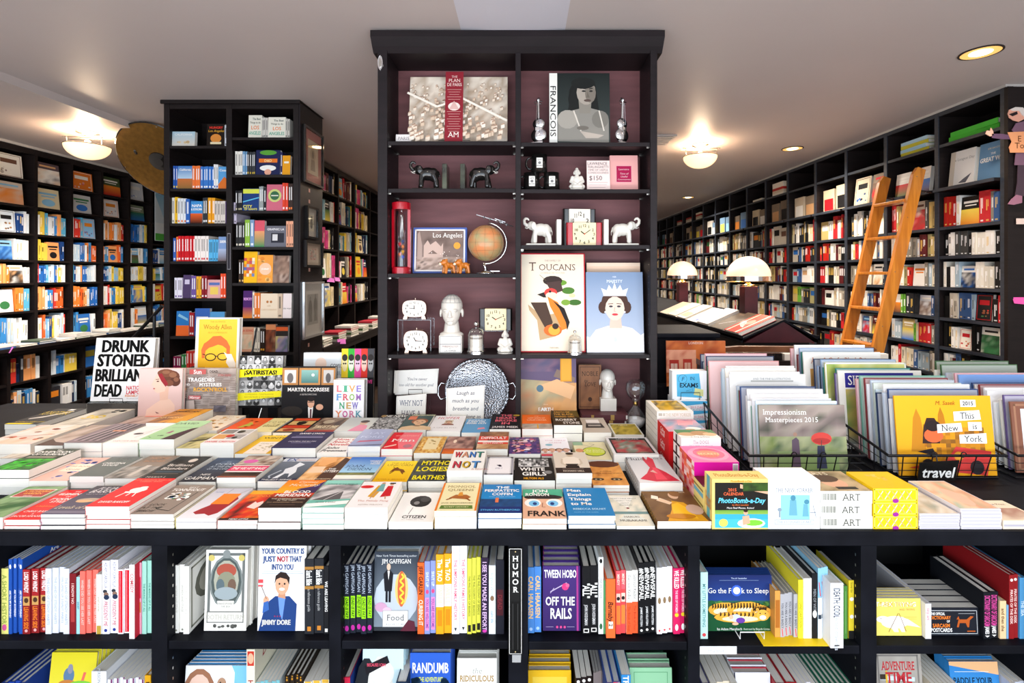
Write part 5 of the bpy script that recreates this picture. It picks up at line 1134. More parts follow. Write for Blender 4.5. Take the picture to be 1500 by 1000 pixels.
faces(773, 832, 942, 1, '28406c', [('n', 0, 0, 1, 1, '18284c,3a5a94,4a70b0', 6, 8, 71), ('l', [(.1, .9), (.3, .98), (.5, .9), (.7, .98), (.9, .9)], .03, 'c8d4e8'), ('t', 'WIT MACHINE', .5, .82, .06, 'c8d4e8', 'bs'), ('e', .5, .7, .4, .06, '8aa0c8')], 'navy chalk-drawn cover at the back of the fourth bay', Z3, 1.80, .02, group=G_, tilt=-.05)
faces(774, 838, 994, 4, 'e4b41e', [('r', .1, .1, .9, .9, 'eac848')], 'golden yellow hardback low in the fourth bay', Z3, YS, .028, group=G_, step=.033, tilt=-.1)
spines(843, 868, 993, 3, '1e1414', [('c', .06, .5, .3, W_)], 'three tan-topped black spines low in the fourth bay', Z3, w=.28, group=G_, hard=False, page='d8d0bc')
spines(869, 886, 985, 4, 'b8a8a4', [], 'four dusty rose slim spines low in the fourth bay', Z3, Y=1.60, w=.2, group=G_, hard=False)
spines(888, 909, 1000, 2, '3a5aa8', [('m', 0, 0, 1, 1, 'e0b030,3a5aa8,c84a3a,f0f0f0', 14, 3, 5)], 'two spines with a multicoloured check low in the bay', Z3, w=.26, group=G_)
spines(910, 924, 988, 1, '2f86c8', [T('TF', W_, .6, .08)], 'tan-topped blue spine low in the fourth bay', Z3, w=.3, group=G_, hard=False, page='d4ccb8')
faces(925, 988, 989, 2, '8fc49c', [('f', .1, .04, .9, .94, .01, '5a9a70')], 'sage green hardback low in the fourth bay', Z3, YS, .03, group=G_, step=.036, tilt=-.08)
faces(926, 985, 955, 1, '1f4232', [], 'dark green hardback at the back of the fourth bay', Z3, 1.74, .02, group=G_)
spines(1028, 1040, 1001, 1, '5a5a86', [], 'violet spine low in the fifth bay', Z3, w=.28, group=G_)
spines(1040.5, 1080, 1000, 4, 'd8ceb8', [], 'four buff paperbacks low in the fifth bay', Z3, w=.3, group=G_, hard=False, page='d8ccb4')
faces(1081, 1135, 997, 6, 'e6e8f0', [('r', 0, .1, .04, 1, '2a2a3a')], 'white hardback low in the fifth bay', Z3, YS, .026, group=G_, step=.03, tilt=-.1, back='c83a4a')
book('hardcover', .15, .1, .03, '8a141c', (PX(1078, 1.75), 1.8, Z3 + .23), 'flat', None, True, front=None, label='dark red lying book numbered in white', cat='book', group=G_)
spines(1136, 1168, 1001, 2, 'a01c24', [], 'two thick red-jacketed books low in the fifth bay', Z3, w=.3, group=G_)
spines(1169, 1196, 1002, 4, 'e2dfea', [], 'four white slim books low in the fifth bay', Z3, w=.3, group=G_, hard=False)
spines(1197, 1258, 1004, 8, '1d6a50', [('l', [(.0, .5), (.3, .5)], .2, '9ad0b8')], 'eight dark green slim books low in the fifth bay', Z3, w=.28, group=G_, page='b8d8d0', hard=True)
ADV = [('n', 0, 0, 1, 1, '9c968e,aca69e,8c867e', 6, 8, 73), ('f', .06, .04, .94, .95, .02, '787470'), ('t', 'ADVENTURE', .5, .82, .1, 'b83038', 'bs', .7), ('l', [(.1, .68), (.84, .66)], .05, 'c8d8e0'), ('l', [(.1, .69), (.24, .69)], .06, '3a3028'), ('p', [(.22, .62), (.26, .62), (.26, .76), (.22, .76)], 'd8b030'), ('t', 'TIME', .5, .68, .13, 'b83038', 'bs', .56), ('p', [(.14, .5), (.86, .5), (.82, .58), (.18, .58)], '8c2a20'), ('t', 'ENCYCLOPEDIA', .5, .54, .055, 'f0a828', 'b', .64)]
faces(1292, 1362, 966, 2, 'a29c94', ADV, 'grey embossed cover with red capitals and a sword', Z3, YS, .02, group=G_, tilt=-.1)
spines(1366, 1404, 1003, 6, 'cfc4ae', [], 'six buff spines low in the sixth bay', Z3, w=.3, group=G_, hard=False, page='cdc2ac')
faces(1405, 1478, 983, 3, '2d86cc', [('g', 0, 0, 1, 1, '4aa0dc', '2d7cc4'), ('p', [(.0, .95), (1, .82), (1, 1), (0, 1)], 'e0b080'), ('r', .1, .86, .8, .865, W_), ('t', 'PADDLE YOUR', .46, .74, .09, '123048', 'bs', .8), ('t', 'OWN CANOE', .56, .6, .09, '123048', 'bs', .76)], 'sky-blue cover with dark capitals low in the last bay', Z3, YS, .02, group=G_, tilt=-.12, page='d8b890')
spines(1480, 1520, 1000, 5, 'c6cad6', [('r', .1, .4, .9, .5, '6a7080')], 'five grey-blue books low at the right edge', Z3, w=.28, group=G_, hard=False)

# ---- signs on the counter
s = tag(empty('section_sign', (PX(755, 1.49), TF + .007, .69)), 'tall black section sign lettered in white on the divider', 'sign')
MB().box((-.022, -.004, -.163), (.022, 0, .163), '101010').build('board', M_PRINT, s)
so = [('f', .07, .008, .93, .992, .004, W_), ('r', .2, .5, .8, .97, '1a1a1a')] + [('t', ch, .5, .9 - .072 * i, .052, W_, 'bs', .56) for i, ch in enumerate('HUMOR')] + [('r', .3, .05, .35, .48, '3a3a3a'), ('r', .64, .05, .69, .48, '3a3a3a'), ('c', .5, .965, .006, 'c8b080'), ('c', .5, .03, .006, 'c8b080')]
art(MB(), so, .044, .326, (-.022, -.004, -.163), (1, 0, 0), (0, 0, 1), (0, -1, 0)).build('lettering', M_PRINT, s)
s = tag(empty('shelf_label', (PX(1053, 1.49), TF + .0115, Z2 - .013)), 'white shelf label strip under the tiger picture book', 'label')
MB().box((-.057, -.001, -.012), (.057, 0, .012), 'eceef2').build('strip', M_PRINT, s)
art(MB(), [('t', 'Humor', .45, .5, .5, 'b8b8c0', 's')], .114, .024, (-.057, -.001, -.012), (1, 0, 0), (0, 0, 1), (0, -1, 0)).build('lettering', M_PRINT, s)
s = tag(MB().prism([(-.014, -.02), (.012, -.02), (.014, .016), (.004, .02), (-.014, .014)], -.0008, 0, 'y', 'a8a8a8').build('torn_sticker', M_PRINT, None, loc=(PX(757, 1.49), TF + .0075, PZ(961, 1.49))), 'torn grey sticker under the section sign', 'sticker')

# ================================================================ what stands in the display case
def standee(x0, x1, y0, y1, Y, zb, ops, desc, col, t=.02, name='art_book', hard=True, tilt=-.06, cat='book', group=None, rz=0., spine=None, page='f3efe6', dz=0.):
    """a book or card standing face-out; x0..x1, y0..y1 its outline in the photograph at distance Y; zb the board it stands on"""
    w = PX(x1, Y) - PX(x0, Y)
    h = (PZ(y0, Y) - zb) / math.cos(tilt)
    return book(name, w, h, t, col, (PX((x0 + x1) / 2, Y), Y + t / 2 + .004, zb + .0008 + dz), 'face', spine, hard, rz, tilt, front=ops, label=desc, cat=cat, group=group, key=desc, page=page)


CV = [('n', 0, 0, 1, 1, 'cdb8a4,e8dccc,b09a84,f0e8dc', 20, 14, 81, .8)]
RR = random.Random(5)
for i in range(190):
    x, y = RR.uniform(0, .94), .88 - .88 * i / 190
    s = .016 + .03 * (1 - y)
    CV += [('p', [(x, y), (x + s, y + s * .4), (x + s, y + s * 1.6), (x, y + s * 1.2)], RR.choice(['ead8c4', 'd8c0a8', 'f2e6d8'])), ('p', [(x, y + s * 1.2), (x + s, y + s * 1.6), (x + s * .8, y + s * 2.1), (x + s * .1, y + s * 1.7)], RR.choice(['b0907a', 'c4a48c', 'a08470'])), ('l', [(x + s, y + s * .4), (x + s, y + s * 1.6)], .004, '8a6e5a')]
CV += [('l', [(0, .7), (.3, .5), (.55, .62), (1, .3)], .03, 'f0e6d8'), ('r', .38, 0, .56, 1, '8c2430'), ('t', 'THE', .47, .93, .03, 'e8c8c0', 's'), ('t', 'PLAN', .47, .875, .045, 'f0d8d0', 's', .12), ('t', 'DE PARIS', .47, .815, .045, 'f0d8d0', 's', .15)]
CV += [('r', .4 + .01 * (i % 3), .74 - .035 * i, .54 - .01 * (i % 3), .745 - .035 * i, 'd8a8a0') for i in range(18) if not 4 < i < 9] + [('e', .47, .5, .06, .06, 'f0dcd4'), ('p', [(.42, .46), (.52, .46), (.47, .58)], 'd8b0a8'), ('t', 'AM', .47, .1, .07, 'f4e4dc', 's')]
standee(598, 743, 108, 206, 2.50, 2.341, CV, 'landscape art book of an engraved bird-view city plan', 'd8c4b0', .03, tilt=-.12)
easel('wire_easel', PX(666, 2.48), 2.48, 2.341, .16, .02, M_WIRE, 'wire easel lip in front of the city plan book')
standee(579, 602, 196, 206, 2.46, 2.341, [('t', 'PARIS', .5, .6, .3, '8a8080', 's'), ('r', .2, .2, .8, .24, 'b0a8a8')], 'small white shelf card beside the city plan book', 'f2ecea', .002, 'shelf_card', False, -.2, 'card')
FR = [('g', 0, 0, 1, 1, '3c4442', '1c2221'), ('r', 0, 0, .13, 1, 'eceae2'), ('e', .55, .64, .24, .3, '191b1a'), ('p', [(.35, .7), (.5, .95), (.76, .86), (.82, .5), (.7, .4), (.3, .45)], '1c1e1d'), ('p', [(.14, .06), (.98, .04), (.98, .36), (.84, .48), (.66, .52), (.56, .52), (.36, .48), (.14, .38)], '8c8880'), ('e', .3, .36, .17, .13, 'a49e94'), ('e', .84, .36, .14, .12, '7a766e'), ('p', [(.5, .44), (.68, .44), (.7, .66), (.48, .66)], '8a847a'), ('e', .61, .73, .16, .17, 'a89e92'), ('e', .68, .72, .09, .13, '7c746a'), ('e', .56, .86, .2, .08, '1c1e1d'), ('e', .57, .75, .035, .012, '222'), ('e', .69, .75, .03, .012, '222'), ('l', [(.54, .79), (.6, .78)], .012, '222'), ('l', [(.66, .78), (.72, .79)], .012, '222'), ('p', [(.63, .74), (.67, .66), (.61, .66)], '6c645a'), ('e', .63, .62, .06, .018, '5a4a44'), ('l', [(.4, .48), (.52, .2)], .018, 'd8d0c4'), ('l', [(.82, .48), (.9, .2)], .018, 'd8d0c4'), ('p', [(.5, .2), (.9, .14), (.8, .1), (.6, .1)], 'b8aca0'), ('e', .55, .24, .1, .03, '706a62')]
fb = standee(805, 894, 105, 205, 2.47, 2.335, FR, 'tall photo book of a long-haired man with a white title band', '3c4240', .035, tilt=-.05)
fm = art(MB(), [('t', 'FRANCOIS', .52, .5, .78, '1c1c1c', 'w', .74)], .36, .036, (-.153, .18, .0352), (0, -1, 0), (1, 0, 0), (0, 0, 1), POSE['face'](.307, .37, .035), 20)
fm.build('title_lettering', M_PRINT, fb)


def place(nm, parts, loc, label, cat, group=None, rz=0., mat=None):
    o = tag(empty(nm, loc, rz), label, cat, group)
    for pn, me in parts: put(pn, me, o)
    return o


def mk(fn, name, mat, smooth=False):
    b = MB()
    fn(b)
    return b.mesh(name, mat, smooth)


# silver violins: body, neck, base
VB = fuse([('e', (0, 0, .052), (.041, .017, .038)), ('e', (0, 0, .11), (.032, .016, .029)), ('e', (0, 0, .08), (.024, .015, .03)), ('c', [(0, 0, .11), (0, -.006, .215)], .007, .006), ('e', (0, -.004, .228), (.009, .012, .011)), ('e', (0, .004, .238), (.007, .008, .006))], .0022, 2, M_SILVER, 'body')
vbase = mk(lambda b: b.box((-.03, -.03, 0), (.03, .035, .012)).tube([(-.008, -.02, .1), (-.002, -.017, .21)], .001, 4).tube([(.006, -.02, .1), (.003, -.017, .21)], .001, 4).tube([(-.022, -.006, .22), (.022, -.006, .22)], .0025).tube([(-.018, -.006, .208), (.018, -.006, .208)], .0025), 'stand', M_SILVER)
bridge = mk(lambda b: b.box((-.01, -.022, .072), (.01, -.012, .088)).box((-.006, -.02, .05), (.006, -.016, .07)), 'bridge', M_SILVER)
for x, s, l in ((789, -.35, 'silver violin bookend left of the long-haired man photo book'), (911, .5, 'silver violin bookend right of the long-haired man photo book')):
    place('violin_bookend', [('body', VB), ('stand', vbase), ('bridge', bridge)], (PX(x, 2.47), 2.47, 2.335), l, 'bookend', 'silver violin bookends', s)

# elephants: body grown as one surface, tusks, base, upright plate (trunk raised, facing -x)
EL = fuse([('e', (.0, 0, .074), (.044, .028, .032)), ('e', (.026, 0, .07), (.028, .027, .034)), ('e', (-.046, 0, .094), (.023, .02, .023)), ('e', (-.037, .02, .092), (.014, .006, .021)), ('e', (-.037, -.02, .092), (.014, .006, .021)),
           ('c', [(-.058, 0, .09), (-.072, 0, .094), (-.084, 0, .106), (-.086, 0, .121), (-.078, 0, .131), (-.068, 0, .13), (-.062, 0, .123)], .0105, .0045),
           ('c', [(-.026, .014, .07), (-.034, .015, .04), (-.04, .016, .014)], .0135, .0115), ('c', [(-.026, -.014, .07), (-.03, -.015, .04), (-.03, -.016, .014)], .0135, .0115), ('c', [(.03, .014, .066), (.036, .015, .04), (.035, .016, .014)], .015, .0115), ('c', [(.03, -.014, .066), (.042, -.015, .04), (.046, -.016, .014)], .015, .0115), ('c', [(.052, 0, .085), (.06, 0, .06), (.058, 0, .045)], .003, .002)], .0024, 3, M_CERAMIC, 'elephant')
ELB = EL.copy()
ELB.materials.clear()
ELB.materials.append(M_BLACKGLOSS)


def tusks(b):
    for s in (-1, 1): b.tube([(-.058, s * .011, .086), (-.07, s * .013, .08), (-.08, s * .012, .084)], .0028, 6, r1=.0012)


M_STONE = material('veined_stone', '23261f', .25, coat=.4, noise=(14, '5c6250', .8))
for black, x, Y, z, d, xp, lab in ((1, 627, 2.48, 2.107, 1, 653, 'black elephant bookend facing away from its twin, by the case side'), (1, 705, 2.48, 2.107, -1, 679, 'black elephant bookend nearer the case divider'), (0, 792, 2.48, 1.829, 1, 818, 'white elephant bookend left of the red clock'), (0, 912, 2.48, 1.829, -1, 886, 'white elephant bookend right of the red clock')):
    o = tag(empty('elephant_bookend', (PX(x, Y), Y, z)), lab, 'bookend', 'elephant bookends')
    s = 1.06 if black else 1.0
    e = put('elephant', ELB if black else EL, o, (0, 0, .008), None)
    e.scale = (d * s * .98, s, s)
    m = M_BLACKGLOSS if black else M_CERAMIC
    tk = mk(tusks, 'tusk', M_CERAMIC)
    q = put('tusks', tk, o, (0, 0, .008))
    q.scale = (d * s, s, s)
    q['kind'] = 'stuff'
    xx = PX(xp, Y) - PX(x, Y)
    a, c = sorted((-.075 * d, xx))
    MB().box((a, -.035, 0), (c, .035, .011)).build('base', M_BLACKGLOSS if black else M_CERAMIC, o, bevel=.003)
    MB().box((xx - .012, -.045, 0), (xx + .012, .05, .13)).build('upright_plate', M_STONE if black else M_CERAMIC, o, bevel=.003)

# mugs
M_LABEL = M_PRINT
MUG = mk(lambda b: b.lathe([(.0, .004), (.036, .004), (.0365, .09), (.04, .09), (.041, .0), (0, 0)][::-1], 28, cap=False), 'cup', M_BLACKGLOSS, True)
HAN = mk(lambda b: b.tube([(.036, 0, .075), (.056, 0, .075), (.066, 0, .06), (.066, 0, .035), (.055, 0, .02), (.036, 0, .018)], .006, 8), 'handle', M_BLACKGLOSS, True)


def mug_label(b):
    art(b, [('r', 0, 0, 1, 1, 'e8e6e0'), ('t', 'CITY', .5, .8, .14, '222', 'b'), ('e', .5, .5, .25, .14, '777'), ('t', 'BOOKS', .5, .22, .12, '222', 'b')], .03, .05, (-.015, -.0415, .018), (1, 0, 0), (0, 0, 1), (0, -1, 0))


ML = mk(mug_label, 'printed_label', M_PRINT)
for x, z, rz, l in ((779, 2.107, 2.9, 'black mug on the shelf nearest the divider, under the top mug'), (808, 2.107, 2.9, 'black mug on the shelf beside the small buddha'), (790, 2.199, 3.1, 'black mug stacked on top of two others')):
    o = place('mug', [('cup', MUG), ('printed_label', ML)], (PX(x, 2.48), 2.48, z), l, 'mug', 'black mugs')
    h = put('handle', HAN, o, rot=(0, 0, rz))
# small buddhas
BU = fuse([('e', (0, 0, .022), (.044, .03, .02)), ('c', [(-.03, -.008, .02), (.02, -.024, .018)], .014, .011), ('c', [(.03, -.008, .02), (-.02, -.024, .018)], .014, .011), ('e', (0, .004, .055), (.026, .02, .034)), ('c', [(-.024, .002, .075), (-.033, -.004, .05), (-.012, -.02, .036)], .010, .008), ('c', [(.024, .002, .075), (.033, -.004, .05), (.012, -.02, .036)], .010, .008), ('e', (0, 0, .104), (.0165, .0165, .02)), ('e', (0, .002, .123), (.009, .009, .009)), ('e', (-.017, 0, .1), (.003, .005, .01)), ('e', (.017, 0, .1), (.003, .005, .01)), ('e', (0, -.016, .102), (.003, .004, .005))], .0018, 3, M_CERAMIC, 'figure')
for x, y0, z, l in ((845, 244, 2.107, 'small white seated buddha beside the price card'), (740, 480, 1.289, 'small white seated buddha in front of the black clock')):
    o = place('buddha_figurine', [('figure', BU)], (PX(x, 2.46), 2.46, z), l, 'figurine', 'white buddha figurines')
    put('plinth', mk(lambda b: b.lathe([(0, 0), (.042, 0), (.042, .005), (0, .005)], 20), 'plinth', M_CERAMIC), o)
    o.scale = (.92, .92, .87)
standee(860, 894, 234, 275, 2.47, 2.104, [('t', 'LAWRENCE', .46, .9, .09, '4a3c3c', '', .86), ('t', 'FERLINGHETTI', .5, .79, .075, '5a4c4c', '', .9), ('t', 'TIME OF USEFUL', .5, .69, .06, '5a4c4c', '', .9), ('t', 'CONSCIOUSNESS', .5, .6, .06, '5a4c4c', '', .9), ('t', '$150', .38, .43, .14, '5a4c4c', '', .66), ('r', .1, .28, .9, .29, 'a89090'), ('r', .1, .2, .86, .21, 'a89090'), ('r', .1, .12, .8, .13, 'a89090')], 'pale card with a handwritten-style price and title lines', 'eed9d4', .003, 'price_card', False, -.1, 'card')
standee(894, 935, 227, 275, 2.49, 2.104, [('r', .22, .26, .78, .72, 'a81048'), ('f', .22, .26, .78, .72, .012, 'e8a0b0'), ('t', 'Lawrence', .5, .62, .05, 'f0c8d0', 's'), ('t', 'Time of', .5, .5, .05, 'f0c8d0', 'i'), ('t', 'Useful', .5, .42, .05, 'f0c8d0', 'i'), ('t', 'Consciousness', .5, .34, .04, 'f0c8d0', 'i', .5)], 'rose pink book with a magenta label square', 'e8a8a4', .02)

# shelf with thermometer, city book, bulldogs and globe
Y0 = 2.47
M_REDGLASS = material('red_lacquer', 'b80e22', .15, coat=.6, noise=(10, '8c0818', .4))
o = tag(empty('galileo_thermometer', (PX(588, Y0), Y0, 1.688)), 'red framed galileo thermometer with coloured floats in a glass tube', 'thermometer')
MB().lathe([(0, 0), (.047, 0), (.047, .03), (.04, .034), (0, .034)][::-1], 28).build('foot', M_REDGLASS, o, smooth=False)
MB().lathe([(0, .322), (.047, .322), (.047, .356), (.04, .36), (0, .36)][::-1], 28).build('cap', M_REDGLASS, o)
for s in (-1, 1):
    MB().prism([(s * .034, -.012), (s * .047, -.008), (s * .047, .012), (s * .034, .016)], .03, .325, 'z').build('side_post', M_REDGLASS, o)
MB().lathe([(.021, .036), (.021, .29), (.012, .305), (.009, .321)], 20, cap=False).build('glass_tube', M_GLASS, o, smooth=True)
for i, c in enumerate(['2a4ab8', 'd85a20', 'd8a030', '222', 'e07830', 'c8202a', '2a3a78', '282828']):
    f = MB().ball((.008 * (-1) ** i, -.002, .085 + i * .013), .0085, 10, c)
    f.tube([(.008 * (-1) ** i, -.002, .085 + i * .013 - .008), (.008 * (-1) ** i, -.002, .085 + i * .013 - .014)], .002, 5, c)
    f.build('float', M_PRINT, o, smooth=True)
LA = [('f', .03, .04, .97, .96, .03, W_), ('n', .06, .07, .94, .93, '5a4a44,8c7870,6a5850', 8, 8, 83), ('n', .06, .07, .94, .36, '4a3c38,c8b0a4,8a7468,e0d0c4', 16, 7, 85, .9), ('p', [(.2, .34), (.2, .6), (.27, .72), (.32, .62), (.42, .7), (.52, .58), (.56, .66), (.56, .34)], 'c8aea2'), ('p', [(.08, .3), (.08, .86), (.12, .92), (.17, .6), (.17, .3)], 'b09a90'), ('p', [(.28, .42), (.46, .42), (.37, .5)], '7a655c'), ('s', .3, .3, .9, .5, 'f0e4dc', 10, .012, 3), ('t', 'Los Angeles', .64, .83, .1, 'f4f0ea', 's', .56), ('c', .82, .6, .075, 'eaa040')]
standee(604, 683, 333, 400, 2.50, 1.688, LA, 'landscape book of an old city fair framed in blue', '4a62a8', .03, tilt=-.1)
M_DOG = material('bulldog_paint', 'c8741c', .3, coat=.5, noise=(20, 'a85a10', .6))
DOG = fuse([('e', (0, 0, .04), (.018, .018, .017)), ('e', (.02, 0, .04), (.02, .017, .016)), ('e', (-.016, 0, .054), (.019, .019, .017)), ('e', (-.032, 0, .05), (.01, .013, .009)), ('c', [(-.01, .014, .035), (-.014, .018, .006)], .0085, .008), ('c', [(-.01, -.014, .035), (-.014, -.018, .006)], .0085, .008), ('c', [(.028, .012, .035), (.032, .014, .006)], .0085, .007), ('c', [(.028, -.012, .035), (.032, -.014, .006)], .0085, .007), ('e', (-.01, .014, .068), (.007, .005, .005)), ('e', (-.01, -.014, .068), (.007, .005, .005)), ('e', (.04, 0, .046), (.005, .004, .004))], .0016, 2, M_DOG, 'body')
for x, l in ((655, 'orange bulldog figurine in front of the blue-framed book'), (676, 'orange bulldog figurine beside the globe foot')):
    o = place('bulldog_figurine', [('body', DOG)], (PX(x, 2.42), 2.428, 1.6885), l, 'figurine', 'bulldog figurines', .5)
    MB().ball((-.0375, 0, .047), (.007, .0125, .0075), 10, 'f0e2c8').ball((-.03, 0, .06), (.005, .004, .008), 8, 'f0e2c8').build('white_muzzle', M_PRINT, o, smooth=True)
    for s in (-1, 1): MB().ball((-.0325, s * .008, .061), .0022, 8, '1a1210').build('eye', M_PRINT, o)
    MB().ball((-.044, 0, .0515), (.002, .004, .0025), 8, '1a1210').build('nose', M_PRINT, o)
# globe with an aeroplane on its meridian
gx, gz, gr = PX(712, 2.49), PZ(356, 2.49), 26.5 * 2.49 / FPX
M_GLOBE = material('globe_paper', 'a59c70', .35, coat=.2, noise=(16, 'd88450', .9), bump=(60, .05))
o = tag(empty('desk_globe', (gx, 2.49, 1.688)), 'desk globe with orange land on a chrome arm', 'globe')
zc = gz - 1.688
MB().ball((0, 0, zc), gr, 28).build('sphere', M_GLOBE, o, smooth=True)
gl = MB()
for k in range(6):
    a = TAU * k / 12
    gl.tube([((gr + .0003) * math.sin(t) * math.cos(a), (gr + .0003) * math.sin(t) * math.sin(a), zc + (gr + .0003) * math.cos(t)) for t in [TAU * i / 32 for i in range(32)]], .0004, 3, closed=True)
for k in (-2, -1, 0, 1, 2):
    t = k * .45
    gl.tube([((gr + .0003) * math.cos(t) * math.cos(a), (gr + .0003) * math.cos(t) * math.sin(a), zc + (gr + .0003) * math.sin(t)) for a in [TAU * i / 32 for i in range(32)]], .0004, 3, closed=True)
tag(gl.build('map_grid', material('map_ink', '6a4a34', .5, noise=(9, '4a3424', .4)), o), kind='stuff')
MB().tube([((gr + .012) * math.cos(a), 0, zc + (gr + .012) * math.sin(a)) for a in [-1.75 + i * .2 for i in range(17)]], .0045, 8).build('meridian_arm', M_SILVER, o, smooth=True)
MB().tube([(-.01, 0, zc - gr - .012), (0, 0, .016)], .008, 10).lathe([(0, .02), (.02, .018), (.05, .004), (.052, 0), (0, 0)][::-1], 28).build('foot', M_SILVER, o, smooth=True)
MB().box((.0, -.02, .010), (.07, -.008, .014)).build('foot_wing', M_SILVER, o)
pl = tag(empty('aeroplane_model', (gx + .045, 2.49, 1.688 + zc + gr + .022), .25), 'chrome four-engined aeroplane model on top of the globe', 'model')
pl.rotation_euler = (0, .28, .25)
fus = MB().lathe([(0, -.055), (.006, -.048), (.0085, -.03), (.0085, .03), (.005, .055), (0, .066)], 14)
fus.xf(lambda p: (p[1] * .2 + p[0] * .0 + p[2] * .35, -p[2], p[0]))
fus.build('fuselage', M_SILVER, pl, smooth=True)
MB().prism([(-.1, .004), (-.1, -.004), (0, -.016), (.1, -.004), (.1, .004), (0, .012)], -.002, .002, 'z').build('wing', M_SILVER, pl)
MB().prism([(-.012, -.058), (.045, -.05), (.045, -.042), (-.012, -.046)], 0, .002, 'z').build('tail_plane', M_SILVER, pl)
for x in (-.06, -.03, .03, .06):
    e = MB().tube([(x, .0, -.004), (x, .022 if 0 else -.02, -.004)], .004, 8)
    e.build('engine', M_SILVER, pl, smooth=True)
    pr = MB().box((x - .001, -.0225, -.014), (x + .001, -.0205, .006)).box((x - .009, -.0225, -.005), (x + .009, -.0205, -.003))
    pr.build('propeller', M_BLACKGLOSS, pl)


# clocks
def clock(nm, x0, x1, y0, y1, Y, z, col, face, label, oval=False, cheeks=None, hands=(-.9, 1.0), dz=0., rz=0.):
    w, h = PX(x1, Y) - PX(x0, Y), PZ(y0, Y) - z - dz
    o = tag(empty(nm, (PX((x0 + x1) / 2, Y), Y, z + dz), rz), label, 'clock')
    if oval:
        sh = lambda s: [(math.copysign(abs(math.cos(a)) ** .55, math.cos(a)) * w / 2 * s, h * .53 + math.copysign(abs(math.sin(a)) ** .7, math.sin(a)) * h * .42 * s) for a in [TAU * k / 32 for k in range(32)]]
        MB().prism(sh(1), -.01, .035, 'y', col).build('case', M_CHROME, o, bevel=.004)
        MB().prism(sh(.86), -.0115, -.009, 'y', face).build('dial', M_PRINT, o)
        for s in (-1, 1): MB().prism([(s * w * .48, 0), (s * w * .3, 0), (s * w * .3, h * .16), (s * w * .42, h * .2)], -.008, .03, 'y').build('foot', M_CHROME, o)
        MB().tube([(0, .012, h * .9), (0, .012, h * 1.05)], .003, 8).build('alarm_button', M_CHROME, o)
        fw, fh, cz = w * .8, h * .76, h * .53
    else:
        ck = w * .17
        MB().box((-w / 2 + ck, -.004, 0), (w / 2 - ck, .04, h), face).build('case', M_PRINT, o, bevel=.002)
        for s in (-1, 1):
            c = MB().prism([(-w / 2 + ck - .001, -.006), (-w / 2 + .006, -.006), (-w / 2, .004), (-w / 2, .042), (-w / 2 + ck - .001, .042)], 0, h, 'z')
            c.xf(lambda p: (p[0] * -s, p[1], p[2]))
            c.build('side_cheek', cheeks, o, bevel=.002)
        fw, fh, cz = w * .62, h * .92, h * .5
    yy = -.0117 if oval else -.0042
    ops = []
    for k in range(12):
        a = math.pi / 2 - TAU * k / 12
        ops.append(('t', str(k or 12), .5 + .4 * math.cos(a) * (1.1 if abs(math.cos(a)) > .8 else 1), .5 + .4 * math.sin(a), .125, '2a241e', 'b', .2))
    for k, (an, L, wd_) in enumerate(((hands[0], .22, .045), (hands[1], .34, .032))):
        ops.append(('l', [(.5, .5), (.5 + L * math.sin(an) * fh / fw, .5 + L * math.cos(an))], wd_, '221c18'))
    ops += [('l', [(.5, .5), (.5 + .1 * fh / fw, .56)], .012, 'c83020'), ('c', .5, .5, .03, 'c83020' if not oval else '222')]
    art(MB(), ops, fw, fh, (-fw / 2, yy, cz - fh / 2), (1, 0, 0), (0, 0, 1), (0, -1, 0)).build('dial_print', M_PRINT, o)
    return o


M_CHROME = material('aged_chrome', 'b49c8c', .25, 1.0, noise=(20, 'c0b0a4', .4))
clock('mantel_clock', 830, 882, 326, 358.5, 2.46, 1.829, 'c01020', 'efe2b8', 'red lacquer cube clock between the white elephants', False, M_REDGLASS, (-.9, .95))
clock('mantel_clock', 825, 873, 306, 327, 2.50, 1.829, '151515', 'f4ede0', 'black cheeked clock tilted back behind the red clock', False, M_BLACKGLOSS, (-1.2, 1.2), dz=.0, rz=.1).scale.z = 1
riser_mat = M_PLASTIC


def riser(x0, x1, y0, Y, z, d, label, yb=None):
    w, h = PX(x1, Y) - PX(x0, Y), PZ(y0, Y) - z
    o = tag(empty('acrylic_riser', (PX((x0 + x1) / 2, Y), Y, z)), label, 'stand')
    MB().box((-w / 2, 0, h - .004), (w / 2, d, h)).build('top_sheet', M_PLASTIC, o)
    for s in (-1, 1): MB().box((s * w / 2 - .002, 0, 0), (s * w / 2 + .002, d, h - .004)).build('side_sheet', M_PLASTIC, o)
    return h


hr = riser(583, 631, 468, 2.47, 1.289, .1, 'clear acrylic riser holding the upper alarm clock')
clock('alarm_clock', 590, 625, 438, 468, 2.50, 1.289, 'd8d0c8', 'f2ede4', 'oval alarm clock standing on the acrylic riser', True, None, (.0, -1.45), dz=hr + .0005)
clock('alarm_clock', 592, 627, 482, 515, 2.445, 1.289, 'd8d0c8', 'f2ede4', 'oval alarm clock under the acrylic riser', True, None, (-.5, 1.6))
hr = riser(706, 744, 484, 2.49, 1.289, .09, 'clear acrylic riser holding the black square clock')
clock('mantel_clock', 702, 750, 452, 484, 2.50, 1.289, '151515', 'efe0b8', 'black cube clock with cream dial on a riser', False, M_BLACKGLOSS, (-.95, 1.15), dz=hr + .0005)


